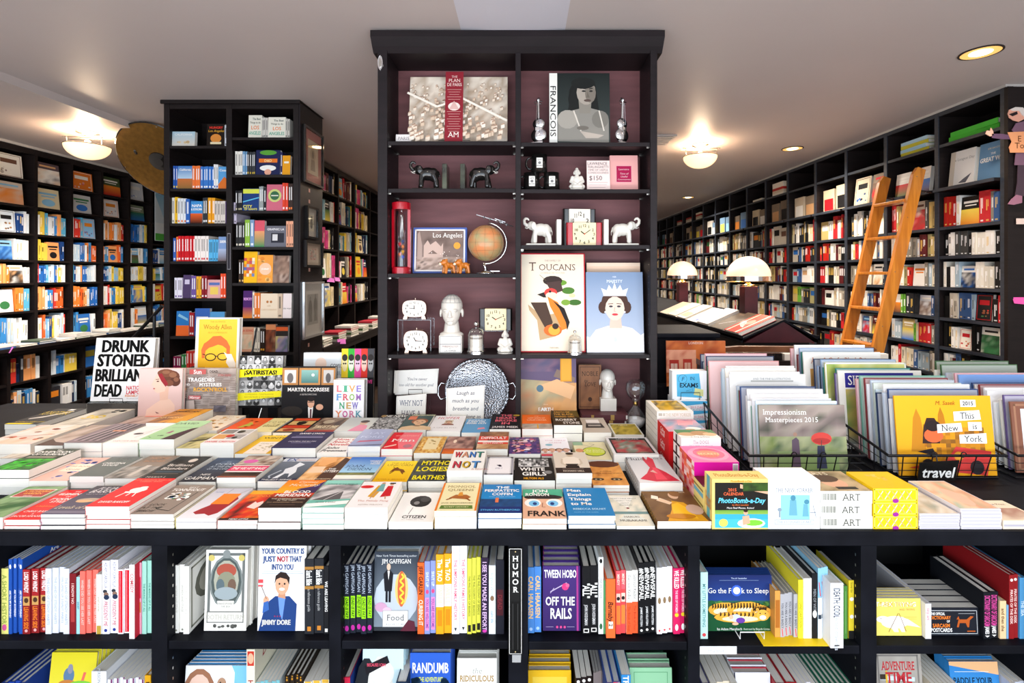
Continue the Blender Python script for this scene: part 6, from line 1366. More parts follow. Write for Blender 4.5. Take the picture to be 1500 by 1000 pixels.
# busts
def bust(x, Y, z, s, label, block, line):
    o = tag(empty('porcelain_bust', (PX(x, Y), Y, z), 0), label, 'bust', 'porcelain head busts')
    me = fuse([('e', (0, .012, .235), (.056, .066, .062)), ('e', (0, -.012, .2), (.046, .05, .06)), ('e', (0, -.02, .168), (.034, .036, .03)), ('e', (0, -.062, .198), (.009, .012, .018)), ('e', (0, -.064, .186), (.012, .009, .007)), ('e', (0, -.055, .168), (.02, .008, .006)), ('e', (0, -.048, .15), (.016, .012, .01)), ('e', (-.02, -.05, .216), (.017, .012, .006)), ('e', (.02, -.05, .216), (.017, .012, .006)), ('e', (-.056, .006, .2), (.007, .014, .022)), ('e', (.056, .006, .2), (.007, .014, .022)), ('c', [(0, .01, .15), (0, .008, .09)], .036, .044), ('b', (0, .0, .045), (.116, .09, .09))] + ([('e', (0, .0, .09), (.062, .046, .02))] if block else []), .0026, 3, M_CERAMIC, 'head')
    h = put('head', me, o)
    for k in (-1, 1): MB().ball((k * .019, -.056, .206), (.009, .005, .004), 10).build('eye', M_CERAMIC, o, smooth=True)
    if line:
        W, H = .112, .085
        ops = [('f', .02, .02, .98, .98, .02, '28304a'), ('r', .02, .5, .98, .53, '28304a'), ('t', 'PHRENOLOGY', .5, .38, .1, '8a5a5a', 's', .8), ('t', 'BY', .5, .25, .07, '5a5a66', 's'), ('t', 'L.N. FOWLER', .5, .13, .08, '5a5a66', 's', .7)]
        art(MB(), ops, W, H, (-W / 2, -.0462, .002), (1, 0, 0), (0, 0, 1), (0, -1, 0)).build('base_lettering', M_PRINT, o)
        lm = MB()
        for a in (-.9, -.45, 0, .45, .9):
            lm.tube([(.0575 * math.sin(a) * math.sin(t), .012 - .0675 * math.cos(a) * math.sin(t) + 0, .235 + .0635 * math.cos(t)) for t in [.15 + .12 * i for i in range(10)]], .0006, 4)
        for t in (.5, .9, 1.25):
            lm.tube([(.0575 * math.sin(a) * math.sin(t), .012 - .0675 * math.cos(a) * math.sin(t), .235 + .0635 * math.cos(t)) for a in [-1.2 + .2 * i for i in range(13)]], .0006, 4)
        tag(lm.build('region_lines', material('ink_lines', '6a7078', .5, noise=(9, '50565e', .4)), o), kind='stuff')
    o.scale = (s, s, s)


bust(661.5, 2.49, 1.289, .99, 'white phrenology head with mapped skull beside the alarm clocks', True, True)
bust(890, 2.52, .9865, .70, 'small plain white head on the stack of old books', False, False)


# scented candles under glass bells
def cloche(x, Y, z, r, h, label):
    o = tag(empty('cloche_candle', (PX(x, Y), Y, z)), label, 'candle', 'candles under glass bells')
    MB().lathe([(0, 0), (r * 1.08, 0), (r * 1.08, h * .08), (r, h * .1), (0, h * .1)][::-1], 24).build('base', M_SILVER, o)
    MB().lathe([(r * .98, h * .1), (r * .98, h * .6), (r * .8, h * .74), (r * .35, h * .82), (0, h * .84)], 24, cap=False).build('glass_bell', M_GLASS, o, smooth=True)
    MB().lathe([(0, h * .1), (r * .74, h * .1), (r * .74, h * .55), (r * .6, h * .56), (0, h * .55)][::-1], 24, col='e8e0d4').build('candle', M_PRINT, o)
    MB().tube([(0, 0, h * .55), (0, 0, h * .6)], .0012, 5, col='222').build('wick', M_PRINT, o)
    MB().lathe([(r * .75, h * .2), (r * .75, h * .46)], 24, col='d8d0c4', cap=False).build('paper_label', M_PRINT, o)
    MB().lathe([(r * .755, h * .46), (r * .755, h * .52)], 24, col='8a7c70', cap=False).build('label_band', M_PRINT, o)
    MB().ball((0, 0, h * .93), h * .075, 12).build('knob', M_SILVER, o, smooth=True)


cloche(697.5, 2.45, 1.289, .042, .158, 'larger candle under a glass bell beside the phrenology head')
cloche(842, 2.425, 1.289, .034, .118, 'smaller candle under a glass bell before the bird book')
# tall art books
TOU = [('f', 0, 0, 1, 1, .012, 'c02430'), ('t', 'THE FAMILY OF', .5, .925, .016, 'b8907c', 's', .5), ('t', 'T', .19, .865, .085, '6a4a3c', 's'), ('t', 'OUCANS', .57, .857, .062, '6a4a3c', 's', .62), ('t', 'LA FAMILLE DES TOUCANS', .5, .8, .014, 'b8907c', 's', .6)]
TOU += [('p', [(.3, .12), (.55, .16), (.72, .3), (.6, .4), (.34, .36), (.12, .48), (.14, .42), (.26, .32)], 'c0a078'), ('e', .74, .62, .1, .035, '4a7a2c'), ('e', .62, .7, .1, .03, '6a9a34'), ('e', .84, .5, .1, .03, '3c6a28'), ('e', .7, .5, .07, .03, '7aa03c'), ('e', .44, .72, .06, .03, '5a8a30'), ('e', .8, .57, .05, .02, 'd8e0a0'), ('e', .5, .72, .15, .05, '34241f'), ('p', [(.4, .7), (.62, .72), (.66, .62), (.5, .58)], '4a3430'),
        ('p', [(.26, .58), (.36, .55), (.5, .55), (.44, .62)], '2a1a18'), ('e', .47, .6, .1, .045, 'd8403a'), ('e', .48, .57, .09, .035, 'f0d8c0'), ('p', [(.42, .56), (.58, .5), (.68, .36), (.72, .24), (.64, .22), (.56, .34), (.46, .46)], 'e8822a'), ('p', [(.5, .52), (.6, .44), (.7, .3), (.72, .22), (.76, .3), (.68, .44)], '1e1614'), ('p', [(.16, .5), (.4, .5), (.5, .3), (.42, .2), (.3, .34)], '4a3428'), ('e', .5, .22, .14, .06, 'e06a28'), ('e', .52, .22, .09, .05, 'f0a840'), ('e', .54, .26, .05, .03, '34241f'), ('c', .46, .61, .012, '111'), ('l', [(.4, .72), (.3, .78)], .004, '6a5a3a'), ('t', 'TASCHEN', .52, .045, .014, '8a7060', '', .2)]
standee(762, 858, 371, 513, 2.46, 1.289, TOU, 'cream bird art book edged red with an orange-billed bird', 'efe2cc', .035, tilt=-.07, spine='c02430')
standee(860, 939, 385, 512, 2.53, 1.289, [('r', 0, .96, 1, 1, 'f8dcc4')], 'pale peach scalloped book behind the queen portrait', 'f2cfb4', .025, tilt=-.04)
MAJ = [('g', 0, 0, 1, 1, 'b8c4d8', '7c93b4'), ('t', 'HER', .5, .94, .018, 'e8ecf4', 's', .12), ('t', 'MAJESTY', .5, .885, .035, 'f0f4f8', 's', .68), ('p', [(.02, 0), (.98, 0), (.97, .2), (.8, .3), (.62, .33), (.38, .33), (.16, .28), (.03, .16)], 'ecdcd4'), ('p', [(0, 0), (1, 0), (1, .24), (.8, .14), (.5, .1), (.2, .14), (0, .2)], 'f0f2f6'), ('p', [(.4, .3), (.62, .3), (.6, .46), (.42, .46)], 'e0c0b0'), ('e', .5, .62, .24, .15, '4a3026'), ('e', .3, .56, .09, .08, '4a3026'), ('e', .7, .56, .09, .08, '4a3026'), ('e', .5, .545, .17, .15, 'ecd0c0'), ('p', [(.3, .72), (.7, .72), (.74, .8), (.64, .77), (.6, .84), (.54, .78), (.5, .87), (.46, .78), (.4, .84), (.36, .77), (.26, .8)], 'e8ecf4'), ('r', .3, .7, .7, .73, 'f4f4f8'), ('e', .43, .57, .035, .012, '3a3a44'), ('e', .57, .57, .035, .012, '3a3a44'), ('l', [(.38, .6), (.47, .605)], .008, '5a4030'), ('l', [(.53, .605), (.62, .6)], .008, '5a4030'), ('l', [(.5, .56), (.485, .51), (.515, .505)], .006, 'c09888'), ('e', .5, .47, .055, .014, 'c83a44'), ('c', .33, .5, .012, 'f4f4f8'), ('c', .67, .5, .012, 'f4f4f8'), ('l', [(.36, .3), (.44, .23), (.5, .2), (.56, .23), (.64, .3)], .014, 'dfe4ee'), ('e', .5, .16, .03, .035, 'c8d0e0')]
standee(860, 944, 399, 514, 2.45, 1.289, MAJ, 'blue-grey portrait book of a crowned woman in white', '92a6c2', .03, tilt=-.09)

# bottom compartment: plates, tray, books, hourglass
B0 = ZT + .0002


def plate(x0, x1, y0, y1, Y, z, ops, label, rx=-.15):
    w, h = PX(x1, Y) - PX(x0, Y), PZ(y0, Y) - z
    o = tag(empty('message_plate', (PX((x0 + x1) / 2, Y), Y, z), 0, rx), label, 'plate', 'white message plates')
    MB().prism([(-w * .47, 0), (w * .48, h * .04), (w * .5, h), (-w * .5, h * .94)], 0, .006, 'y').build('dish', M_CERAMIC, o, bevel=.002)
    MB().box((-w * .5, .0, h * .05), (-w * .47, -.006, h * .92)).box((w * .46, 0, h * .06), (w * .49, -.006, h * .97)).build('rim', M_CERAMIC, o)
    art(MB(), ops, w * .92, h * .9, (-w * .46, -.0003, h * .05), (1, 0, 0), (0, 0, 1), (0, -1, 0)).build('lettering', M_PRINT, o)
    return h


hp = riser(582, 628, 578, 2.50, B0, .05, 'clear acrylic riser under the wide message plate')
plate(577, 641, 541, 577, 2.505, B0 + hp + .001, [('t', "You're never", .52, .62, .13, '62626e', 'si', .5), ('t', 'too old for another goal', .5, .36, .12, '62626e', 'si', .86)], 'wide white plate with faint grey script')
easel('wire_easel', PX(609, 2.49), 2.495, B0 + hp + .001, .07, .03, M_WIRE, 'wire easel holding the wide message plate', .01)
plate(580, 623, 578, 612, 2.44, B0, [('t', 'WHY NOT', .5, .78, .17, '424a66', 's', .86), ('t', 'HAVE A', .5, .46, .17, '5c5060', 's', .72), ('t', 'BIG LIFE', .5, .16, .15, '6a7088', 's', .7)], 'white plate lettered in grey capitals', -.1)
plate(653, 709, 566, 622, 2.42, B0, [('t', t, .5, .88 - .19 * i, .09, '363c54', 'i', w) for i, (t, w) in enumerate((('Laugh as', .6), ('much as you', .8), ('breathe and', .76), ('love as long as', .9), ('you live.', .4)))], 'square white plate with slanted script before the hammered tray', -.12)
M_HAMMER = material('hammered_silver', 'a2a4aa', .24, 1.0, bump=(8, .1))
nt = M_HAMMER.node_tree
vo = nt.nodes.new('ShaderNodeTexVoronoi')
vo.inputs['Scale'].default_value = 130
bp = nt.nodes.new('ShaderNodeBump')
bp.inputs['Strength'].default_value = .8
bp.inputs['Distance'].default_value = .003
tc = nt.nodes.new('ShaderNodeTexCoord')
nt.links.new(tc.outputs['Object'], vo.inputs['Vector'])
nt.links.new(vo.outputs['Distance'], bp.inputs['Height'])
nt.links.new(bp.outputs[0], nt.nodes['Principled BSDF'].inputs['Normal'])
tr = 47 * 2.55 / FPX
t_ = tag(empty('hammered_tray', (PX(699, 2.55), 2.55, B0 + tr + .002)), 'round hammered silver tray with loop handles leaning in the case', 'tray')
t_.rotation_euler = (math.radians(78), 0, 0)
MB().lathe([(0, -.012), (tr * .5, -.012), (tr * .84, -.01), (tr * .93, .006), (tr, .01), (tr, .006), (tr * .9, -.004), (0, -.016)], 48, cap=False).build('dish', M_HAMMER, t_, smooth=True)
for s in (-1, 1):
    MB().tube([(s * (tr - .004), -.035, .008), (s * (tr + .02), -.042, .008), (s * (tr + .034), -.02, .008), (s * (tr + .034), .02, .008), (s * (tr + .02), .042, .008), (s * (tr - .004), .035, .008)], .005, 8).build('handle', M_SILVER, t_, smooth=True)
EA = [('n', 0, 0, 1, 1, 'd88a3c,e8b070,c89068,a8a080,d8c090', 8, 9, 91), ('p', [(0, .62), (1, .56), (1, 1), (0, 1)], '6a5a78'), ('n', 0, .74, .72, 1, '4a4468,8a6a80,5a5a7a', 7, 4, 92), ('p', [(.3, .5), (.66, .62), (.98, .5), (.9, .3), (.6, .4)], 'e8b888'), ('p', [(.6, .66), (.96, .56), (.98, .64), (.66, .78)], '8a7468'), ('r', .72, .58, .92, 1, 'e8a02c'), ('r', .74, .6, .9, .98, 'f0b040'), ('c', .36, .47, .05, '5a7a8c'), ('t', 'EARTH', .46, .14, .055, 'fff4e8', '', .4), ('t', 'ART', .46, .14, .055, W_, 'b', .22), ('t', 'above', .46, .22, .02, 'f0d8b8', '')]
standee(761, 845, 523, 615, 2.47, B0, lift(EA, .13), 'earth-toned landscape art book with an amber flap', 'd89a50', .03, tilt=-.1, page='e8e4dc')
M_OLD = ['5a3038', '4e2a30', '583238']
for i in range(3):
    bb = book('antique_book', PX(915, 2.5) - PX(849, 2.5), .15, .0265, M_OLD[i], (PX(882, 2.5) + (.004, -.003, .002)[i], 2.5, B0 + .0005 + i * .027), 'flat', M_OLD[i], True, (.03, -.02, .01)[i], label=['lowest', 'middle', 'topmost'][i] + ' of three old maroon books lying under the small head', cat='book', group='old maroon books', key=('old', i), page='c8b8a4')
    w = PX(915, 2.5) - PX(849, 2.5)
    MB().box((-w / 2 - .001, -.0755, .0005), (w / 2 - .012, -.074, .026), M_OLD[i]).box((w * .12, -.0762, .0005), (w * .2, -.0755, .026), 'a8884c').box((-w * .3, -.0762, .0005), (-w * .24, -.0755, .026), 'a8884c').build('gilt_spine', M_PRINT, bb)
NB = [('n', 0, 0, 1, 1, '6c4630,8a5c3c,5c3a28', 6, 8, 93), ('f', .05, .04, .95, .96, .012, '3c2418'), ('t', 'NOBLE', .5, .8, .1, '33200f', 's', .74), ('t', 'by', .32, .64, .06, '33200f', 'i'), ('t', 'LOVE', .5, .56, .09, '33200f', 'si', .5), ('e', .5, .22, .09, .05, '3c2418')]
standee(848, 881, 535, 596, 2.52, B0 + .082, NB, 'brown leather antique book with dark lettering', '6c4a34', .03, 'antique_book', tilt=-.02)
hgx = PX(931, 2.48)
hg = tag(empty('hourglass', (hgx, 2.48, B0)), 'bare glass hourglass with white sand at the right of the case', 'hourglass')
R1 = .05
prof = [(.0, 0), (.03, .002), (.046, .02), (.05, .048), (.045, .075), (.025, .1), (.006, .122)]
prof2 = prof + [(r, .246 - z) for r, z in prof[::-1]]
MB().lathe(prof2, 28, cap=False).build('glass', M_GLASS, hg, smooth=True)
MB().lathe([(0, .003), (.029, .005), (.044, .021), (.0475, .046), (.03, .052), (0, .056)], 24, cap=False, col='f4f4f4').build('sand', M_PRINT, hg, smooth=True)
MB().lathe([(.009, .112), (.011, .123), (.009, .134)], 16, cap=False).build('neck_ring', M_BRASS, hg)

# ================================================================ face-out display at the back of the table's left side
DRK = [('t', 'DRUNK', .5, .87, .19, K_, 'bnx', .86), ('t', 'STONED', .5, .645, .19, K_, 'bnx', .9), ('t', 'BRILLIANT', .5, .41, .19, K_, 'bnx', .92), ('t', 'DEAD', .28, .17, .19, K_, 'bnx', .46), ('t', 'NATIONAL', .76, .21, .06, 'd83a48', 'bn', .42), ('t', 'LAMPOON', .76, .14, .06, 'd83a48', 'bn', .42), ('t', 'INSANELY GREAT', .76, .085, .032, 'e88a50', 'b', .42), ('t', 'the writers and artists', .74, .045, .02, 'b8b0b0')]
hr = riser(127, 199, 590, 2.62, ZT, .16, 'low clear acrylic riser under the white block-letter book', )
standee(131, 219, 497, 590, 2.64, ZT + hr + .0005, DRK, 'large white book in huge black block letters on a riser', 'f2f0f0', .03, tilt=-.12)
easel('wire_easel', PX(172, 2.62), 2.625, ZT + hr + .0005, .07, .025, M_WIRE, 'wire easel lip before the black block-letter book', .01)
standee(146, 224, 496, 590, 2.72, ZT + hr + .0005, [], 'white copy behind the black block-letter book', 'eceaea', .03, tilt=-.06)
BAR = [('g', 0, 0, 1, 1, 'd4aca4', 'e6cac4'), ('p', [(.14, 0), (.86, 0), (.84, .2), (.74, .32), (.6, .36), (.5, .3), (.4, .24), (.2, .1)], 'e8c4b0'), ('p', [(.5, .3), (.68, .32), (.7, .62), (.48, .56)], 'e2b8a2'), ('p', [(.4, .86), (.33, .72), (.29, .64), (.35, .61), (.34, .55), (.37, .5), (.44, .46), (.6, .5), (.66, .72), (.56, .9)], 'ecc6b2'), ('e', .74, .82, .2, .14, '6a4030'), ('e', .62, .9, .2, .09, '7c4c38'), ('e', .84, .72, .12, .11, '5c3628'), ('e', .7, .68, .1, .07, '7c4c38'), ('e', .78, .86, .09, .06, '94644a'), ('e', .86, .76, .06, .05, '8a5a44'), ('e', .62, .92, .09, .04, '94644a'), ('p', [(.44, .86), (.52, .9), (.68, .66), (.62, .6), (.52, .72)], '9a2c34'), ('e', .44, .72, .03, .012, '4a2a22'), ('l', [(.39, .76), (.47, .77)], .008, '4a2a22'), ('e', .36, .56, .025, .012, 'b85a58'), ('p', [(.4, .06), (.5, .02), (.44, .02)], '6a2a3c')]
standee(200, 264, 541, 612, 2.48, ZT, lift(BAR, .22), 'pale pink portrait book of a woman with piled brown hair', 'dcb8b0', .025, tilt=-.05)
TRA = [('n', 0, 0, 1, 1, 'b4a49c,a8988f,c8bab2,988a84', 12, 12, 94, .9)] + [('r', x, y, x + .09 + .02 * (i % 3), y + .012, '84766f') for i, (x, y) in enumerate([(.04 + .125 * (k % 8), .05 + .04 * (k // 8)) for k in range(176) if (k * 7) % 5])]
TRA += [('p', [(.03, .04), (.3, .06), (.28, .3), (.02, .28)], 'c0b0a8'), ('n', .04, .1, .14, .34, '4a4444,8a8080', 3, 3, 95), ('n', .64, .04, .86, .18, '5a5660,9a94a0', 4, 3, 96), ('r', .18, .88, .48, .99, 'c0605c'), ('t', 'Sun', .33, .935, .09, 'f4e8e4', 'bs', .26), ('t', 'DEAD', .62, .94, .05, '4a4240', 'b', .2), ('t', 'STAR DEAD', .82, .86, .05, 'b05a58', 'b', .24), ('r', .18, .32, .4, .4, 'c8686a'), ('t', 'Mirror', .29, .36, .06, 'f4e0dc', 'b', .2), ('t', 'TRAGEDIES', .4, .76, .085, 'fbf8f4', 'bs', .62), ('t', 'AND', .14, .65, .05, 'fbf8f4', 'bs', .15), ('t', 'MYSTERIES', .57, .65, .075, 'fbf8f4', 'bs', .64), ('t', 'of', .1, .54, .06, 'f0a020', 'bsi'), ('t', "ROCK'N'ROLL", .57, .54, .085, 'f0b030', 'bs', .76)]
standee(262, 343, 541, 612, 2.53, ZT, lift(TRA, .2), 'landscape music book printed like old newspaper', 'b0a29a', .03, tilt=-.05)
# black rack that carries the upper row
rk = tag(empty('display_rack', (PX(318, 2.74), 2.66, ZT)), 'black display rack carrying the yellow cartoon-hair book', 'stand')
hk = PZ(541, 2.7) - ZT
MB().box((-.17, 0, hk - .012), (.2, .16, hk)).build('rack_shelf', M_COUNTER, rk)
for x in (-.16, .18): MB().box((x, .01, 0), (x + .012, .15, hk - .012)).build('rack_leg', M_COUNTER, rk)
MB().tube([(.17, .06, hk), (.2, .08, hk + .1), (.2, .12, hk + .22)], .005).build('back_arm', M_WIRE, rk)
WOO = [('g', .07, .03, .95, .97, 'f4b826', 'f6cc48'), ('f', 0, 0, 1, 1, .03, 'f2efe8'), ('t', 'THE ULTIMATE', .5, .92, .03, 'c8962c', 's', .6), ('t', 'Woody Allen', .5, .82, .085, 'a86a24', 'sn', .8), ('t', 'FILM COMPANION', .5, .71, .03, 'c8962c', 's', .64), ('p', [(.16, .22), (.14, .38), (.2, .5), (.3, .56), (.4, .64), (.58, .65), (.72, .56), (.8, .44), (.8, .3), (.72, .28), (.72, .4), (.62, .46), (.52, .48), (.4, .44), (.32, .42), (.24, .36), (.22, .22)], 'e07038'), ('e', .36, .24, .13, .075, '3a2a1c'), ('e', .36, .24, .105, .055, 'f5c038'), ('e', .64, .25, .13, .075, '3a2a1c'), ('e', .64, .25, .105, .055, 'f5c038'), ('l', [(.48, .26), (.52, .26)], .016, '3a2a1c'), ('l', [(.24, .28), (.18, .3)], .016, '3a2a1c'), ('p', [(.66, .34), (.74, .3), (.84, .3), (.94, .12), (.94, .04), (.8, .04), (.72, .14), (.74, .22)], 'f6e8d8'), ('r', .1, .04, .24, .055, 'c8962c')]
standee(284, 348, 466, 541, 2.68, ZT + hk + .0005, WOO, 'yellow book with orange hair and spectacles drawing', 'f2efe8', .03, tilt=-.06)
SAT = [('m', 0, 0, 1, 1, '1e1e1e,5a5a5a,9a9a9a,d8d8d8,f0f0f0', 1, 1, 1)]
rs = random.Random(17)
for j in range(6):
    for i in range(6):
        g = [rs.choice(['2a2a2a', '4a4a4a', '8a8a8a', 'b0b0b0', 'd0d0d0']) for _ in range(3)]
        x, y = i / 6, j / 6
        SAT += [('r', x, y, x + 1 / 6, y + 1 / 6, g[0]), ('e', x + .083, y + .05, .07, .05, g[1]), ('e', x + .083, y + .105, .04, .04, '222'), ('e', x + .083, y + .095, .032, .034, rs.choice(['c8c8c8', 'a8a8a8', 'e0e0e0']))]
SAT += [('p', [(0, .56), (1, .62), (1, .76), (0, .72)], 'f4e81c'), ('t', '¡SATIRISTAS!', .5, .665, .085, '1a1a1a', 'bx', .92), ('p', [(0, .1), (1, .18), (1, .3), (0, .25)], 'f4e81c'), ('t', 'COMEDIANS, CONTRARIANS', .5, .23, .03, 'a8901c', '', .86), ('t', 'RACONTEURS & VULGARIANS', .5, .175, .03, 'a8901c', '', .86)]
SAT = [o for o in SAT if o[0] != 'm']
ea = tag(empty('book_easel', (PX(378, 2.56), 2.58, ZT)), 'black folding book easel under the yellow-banded cover', 'stand')
he = PZ(594, 2.58) - ZT
MB().box((-.105, -.012, he - .008), (.105, .04, he)).build('ledge', M_WIRE, ea)
for x in (-.07, .03): MB().box((x, .02, 0), (x + .05, .032, he + .14)).build('leg', M_WIRE, ea)
MB().tube([(.0, .02, he - .01), (-.01, -.01, 0)], .003, 6, mi=0).build('strut', M_METAL, ea)
standee(348, 412, 523, 594, 2.57, ZT + he + .0005, SAT, 'black and white face-mosaic cover with yellow bands', '6a6a6a', .022, tilt=-.12, spine='e8e020')
SCO = [('r', 0, 0, 1, 1, '151417'), ('r', 0, .64, 1, 1, '0d0d10'), ('r', .0, .64, .3, .98, 'b88048'), ('r', .04, .68, .26, .94, 'd8d4d0'), ('e', .15, .78, .06, .1, '6a6666'), ('r', .32, .64, .72, .98, 'c08850'), ('r', .36, .68, .68, .94, '6a9a94'), ('g', .36, .68, .68, .94, '4a7a76', '8ab8b0'), ('e', .58, .84, .03, .03, 'f0f0e8'), ('r', .74, .64, 1, .98, 'b88048'), ('r', .78, .68, .97, .94, 'c0bcb8'), ('e', .87, .78, .05, .1, '5a5656'), ('t', 'MARTIN SCORSESE', .5, .55, .07, 'f4f0ec', 'bs', .86), ('t', 'A RETROSPECTIVE', .5, .45, .028, 'd0c8c4', 's', .36), ('p', [(.3, 0), (.84, 0), (.78, .14), (.66, .2), (.5, .2), (.38, .14)], '0c0b0d'), ('p', [(.5, .2), (.6, .2), (.57, 0), (.52, 0)], 'f0ece8'), ('p', [(.54, .16), (.57, .16), (.565, 0), (.545, 0)], '5a2a34'), ('e', .555, .28, .065, .1, 'e0aa8c'), ('e', .555, .36, .07, .05, '221a1a'), ('r', .5, .29, .61, .305, '2a2020'), ('e', .72, .2, .07, .06, 'e0aa8c'), ('e', .2, .12, .2, .1, '2e2824')]
standee(411, 489, 539, 614, 2.50, ZT, lift(SCO, .15), 'black film book with a seated man and three mirrors', '151417', .03, tilt=-.06)
COM = [('g', 0, 0, 1, 1, 'c8ccd0', 'e0e4e6'), ('e', .42, .46, .13, .36, 'e2c0aa'), ('e', .42, .66, .14, .2, 'e8ccba'), ('e', .37, .5, .02, .03, '333'), ('e', .47, .5, .02, .03, '333'), ('t', 'COMIC', .8, .6, .13, '2a2c30', '', .3), ('t', 'GENIUS', .82, .38, .13, '7a9aae', '', .32), ('p', [(.2, 0), (.66, 0), (.6, .14), (.28, .14)], '50565c')]
standee(442, 503, 518, 612, 2.62, ZT, lift(COM, .5), 'grey book with a bald smiling man behind the film book', 'd0d4d8', .025, tilt=-.06)
SNL = [('r', 0, 0, 1, 1, '1a1a1e')] + [('r', .2 * i, .42, .2 * (i + 1), 1, c) for i, c in enumerate(('f0d02c', '3ab03c', 'e84a9a', 'e83a2c', '48484c'))] + [q for i in range(5) for q in (('e', .1 + .2 * i, .7, .085, .16, ['e8d8a0', 'e8f0d8', 'f0c0d8', 'f0c8b8', 'b0b0b0'][i]), ('e', .1 + .2 * i, .82, .085, .07, '2a2422'), ('c', .07 + .2 * i, .7, .012, '222'), ('c', .13 + .2 * i, .7, .012, '222'))] + [('t', 'SATURDAY', .3, .34, .07, 'f0e02c', 'b', .5), ('t', 'NIGHT', .62, .34, .07, '3ac04c', 'b', .2), ('t', 'LIVE', .86, .34, .07, 'e84a9a', 'b', .2), ('t', 'THE BOOK', .5, .24, .05, W_, 'b', .4)]
standee(498, 546, 512, 612, 2.60, ZT, lift(SNL, .3), 'black book with five bright striped faces', '1a1a1e', .022, tilt=-.06)
LIV = [('r', 0, 0, 1, 1, 'f4f2f2'), ('t', 'the complete uncensored history', .5, .94, .02, 'a8a0a0', '', .7)]
for j, (wd_, cols) in enumerate((('LIVE', ['e0707a', '5ab08c', 'e0a050', '8a7ac8']), ('FROM', ['6aa0d8', 'd85a6a', '8ab858', 'a878c0']), ('NEW', ['4aa87c', 'd0a868', '7a68c0']), ('YORK', ['e08a60', 'c85090', 'd07a98', '5a98a8']))):
    n = len(wd_)
    LIV += [('t', ch, .5 + (i - (n - 1) / 2) * .215, .78 - .215 * j, .16, cols[i], 'bsw', .18) for i, ch in enumerate(wd_)]
standee(487, 532, 558, 612, 2.43, ZT, lift(LIV, .22), 'white book in large multicoloured capitals', 'f4f2f2', .05, tilt=-.05, page='fdfdfd')

# ================================================================ box calendars in a column at the table's right
XB = .58
art_ny = [('n', .05, .05, .95, .95, '2a2018,e8b01c,6a5a8a,f0c030', 7, 6, 97)]
for i in range(7):
    z = ZT + .0003 + i * .0271
    carton('box_calendar', .157, .19, .0268, 'eae6dc', (XB + .0785, 2.195, z), ('cream box calendar with a yellow picture, on top of the rear stack' if i == 6 else f'{ORD[6 - i]} box under the cream yellow-picture box calendar'), 'calendar', 'cream box calendars',
           top=([('r', 0, 0, 1, 1, 'ece8e0'), ('n', .12, .12, .9, .95, '1c1814,e8b820,2a221c,f0c838,5a6a9a', 8, 6, 98), ('t', 'THE DOG', .5, .85, .06, 'e8a020', 's')] if i == 6 else None), front=[('t', 'THE NEW YORKER', .58, .5, .5, 'c8b898', 's', .7), ('r', .04, .3, .14, .75, 'b8b0a0'), ('r', .16, .3, .22, .75, 'c8c0b0')], left=[('r', .02, .04, .98, .1, '9a948c')])
EX = [('g', 0, 0, 1, 1, 'f2f4f6', 'e8ecf0'), ('p', [(.14, .1), (.86, .05), (.78, .92), (.12, .88)], '58b4de'), ('e', .3, .72, .13, .16, '3a6a8a'), ('e', .3, .72, .12, .145, '58b4de'), ('t', 'F', .3, .72, .15, '24486a', 'i'), ('t', 'IN', .58, .74, .11, '24486a', 's'), ('t', 'EXAMS', .48, .5, .15, '182c40', 'bs', .62), ('l', [(.4, .3), (.6, .38), (.58, .28), (.4, .3)], .01, '3a7a9a'), ('p', [(.62, .16), (.9, .1), (.9, .34), (.66, .4)], 'd8dc9a')]
for i in range(4):
    carton('box_calendar', .148, .13, .045, 'eef2f6', (.80 + (.003, -.004, .002, 0)[i], 2.37, ZT + .0003 + i * .0453), f'{["lowest", "second lowest", "second highest", "highest"][i]} white and blue box stacked under the exam-joke calendar', 'calendar', 'white and blue box calendars', front=[('p', [(0, .4), (1, .75), (1, 1), (0, 1)], '4aaee0'), ('t', '2015 DAILY', .7, .36, .22, 'e09aa8', 'b', .5), ('t', 'CALENDAR', .7, .13, .2, '8a96b0', 's', .5)])
carton('box_calendar', .165, .05, .135, 'f0f2f4', (.80, 2.36, ZT + .182), 'standing white and blue exam-joke box calendar', 'calendar', front=EX)
easel('wire_easel', .80, 2.335, ZT + .182, .09, .035, M_WIRE, 'wire easel before the exam-joke calendar', .005)
for i in range(3):
    carton('box_calendar', .157, .16, .0525, 'c8161c' if i < 3 else 'fff', (XB + .0785, 2.012, ZT + .0003 + i * .0528), ('red-sided box calendar with a picnic picture' if i == 2 else f'{ORD[2 - i]} red-sided box under the picnic-picture calendar'), 'calendar', 'red-sided box calendars', top=([('n', 0, 0, 1, 1, '5c7a9a,8aa0b8,e89aa4,4a6484', 7, 6, 99), ('p', [(.4, .5), (.8, .55), (.9, .85), (.5, .9)], 'ee9aa4'), ('e', .7, .24, .2, .12, 'f0e8e0'), ('e', .6, .16, .12, .06, 'c8a080')] if i == 2 else None), left=[('t', 'Calling', .45, .62, .3, W_, 'i', .7), ('t', 'Home', .45, .3, .3, W_, 'i', .5)])
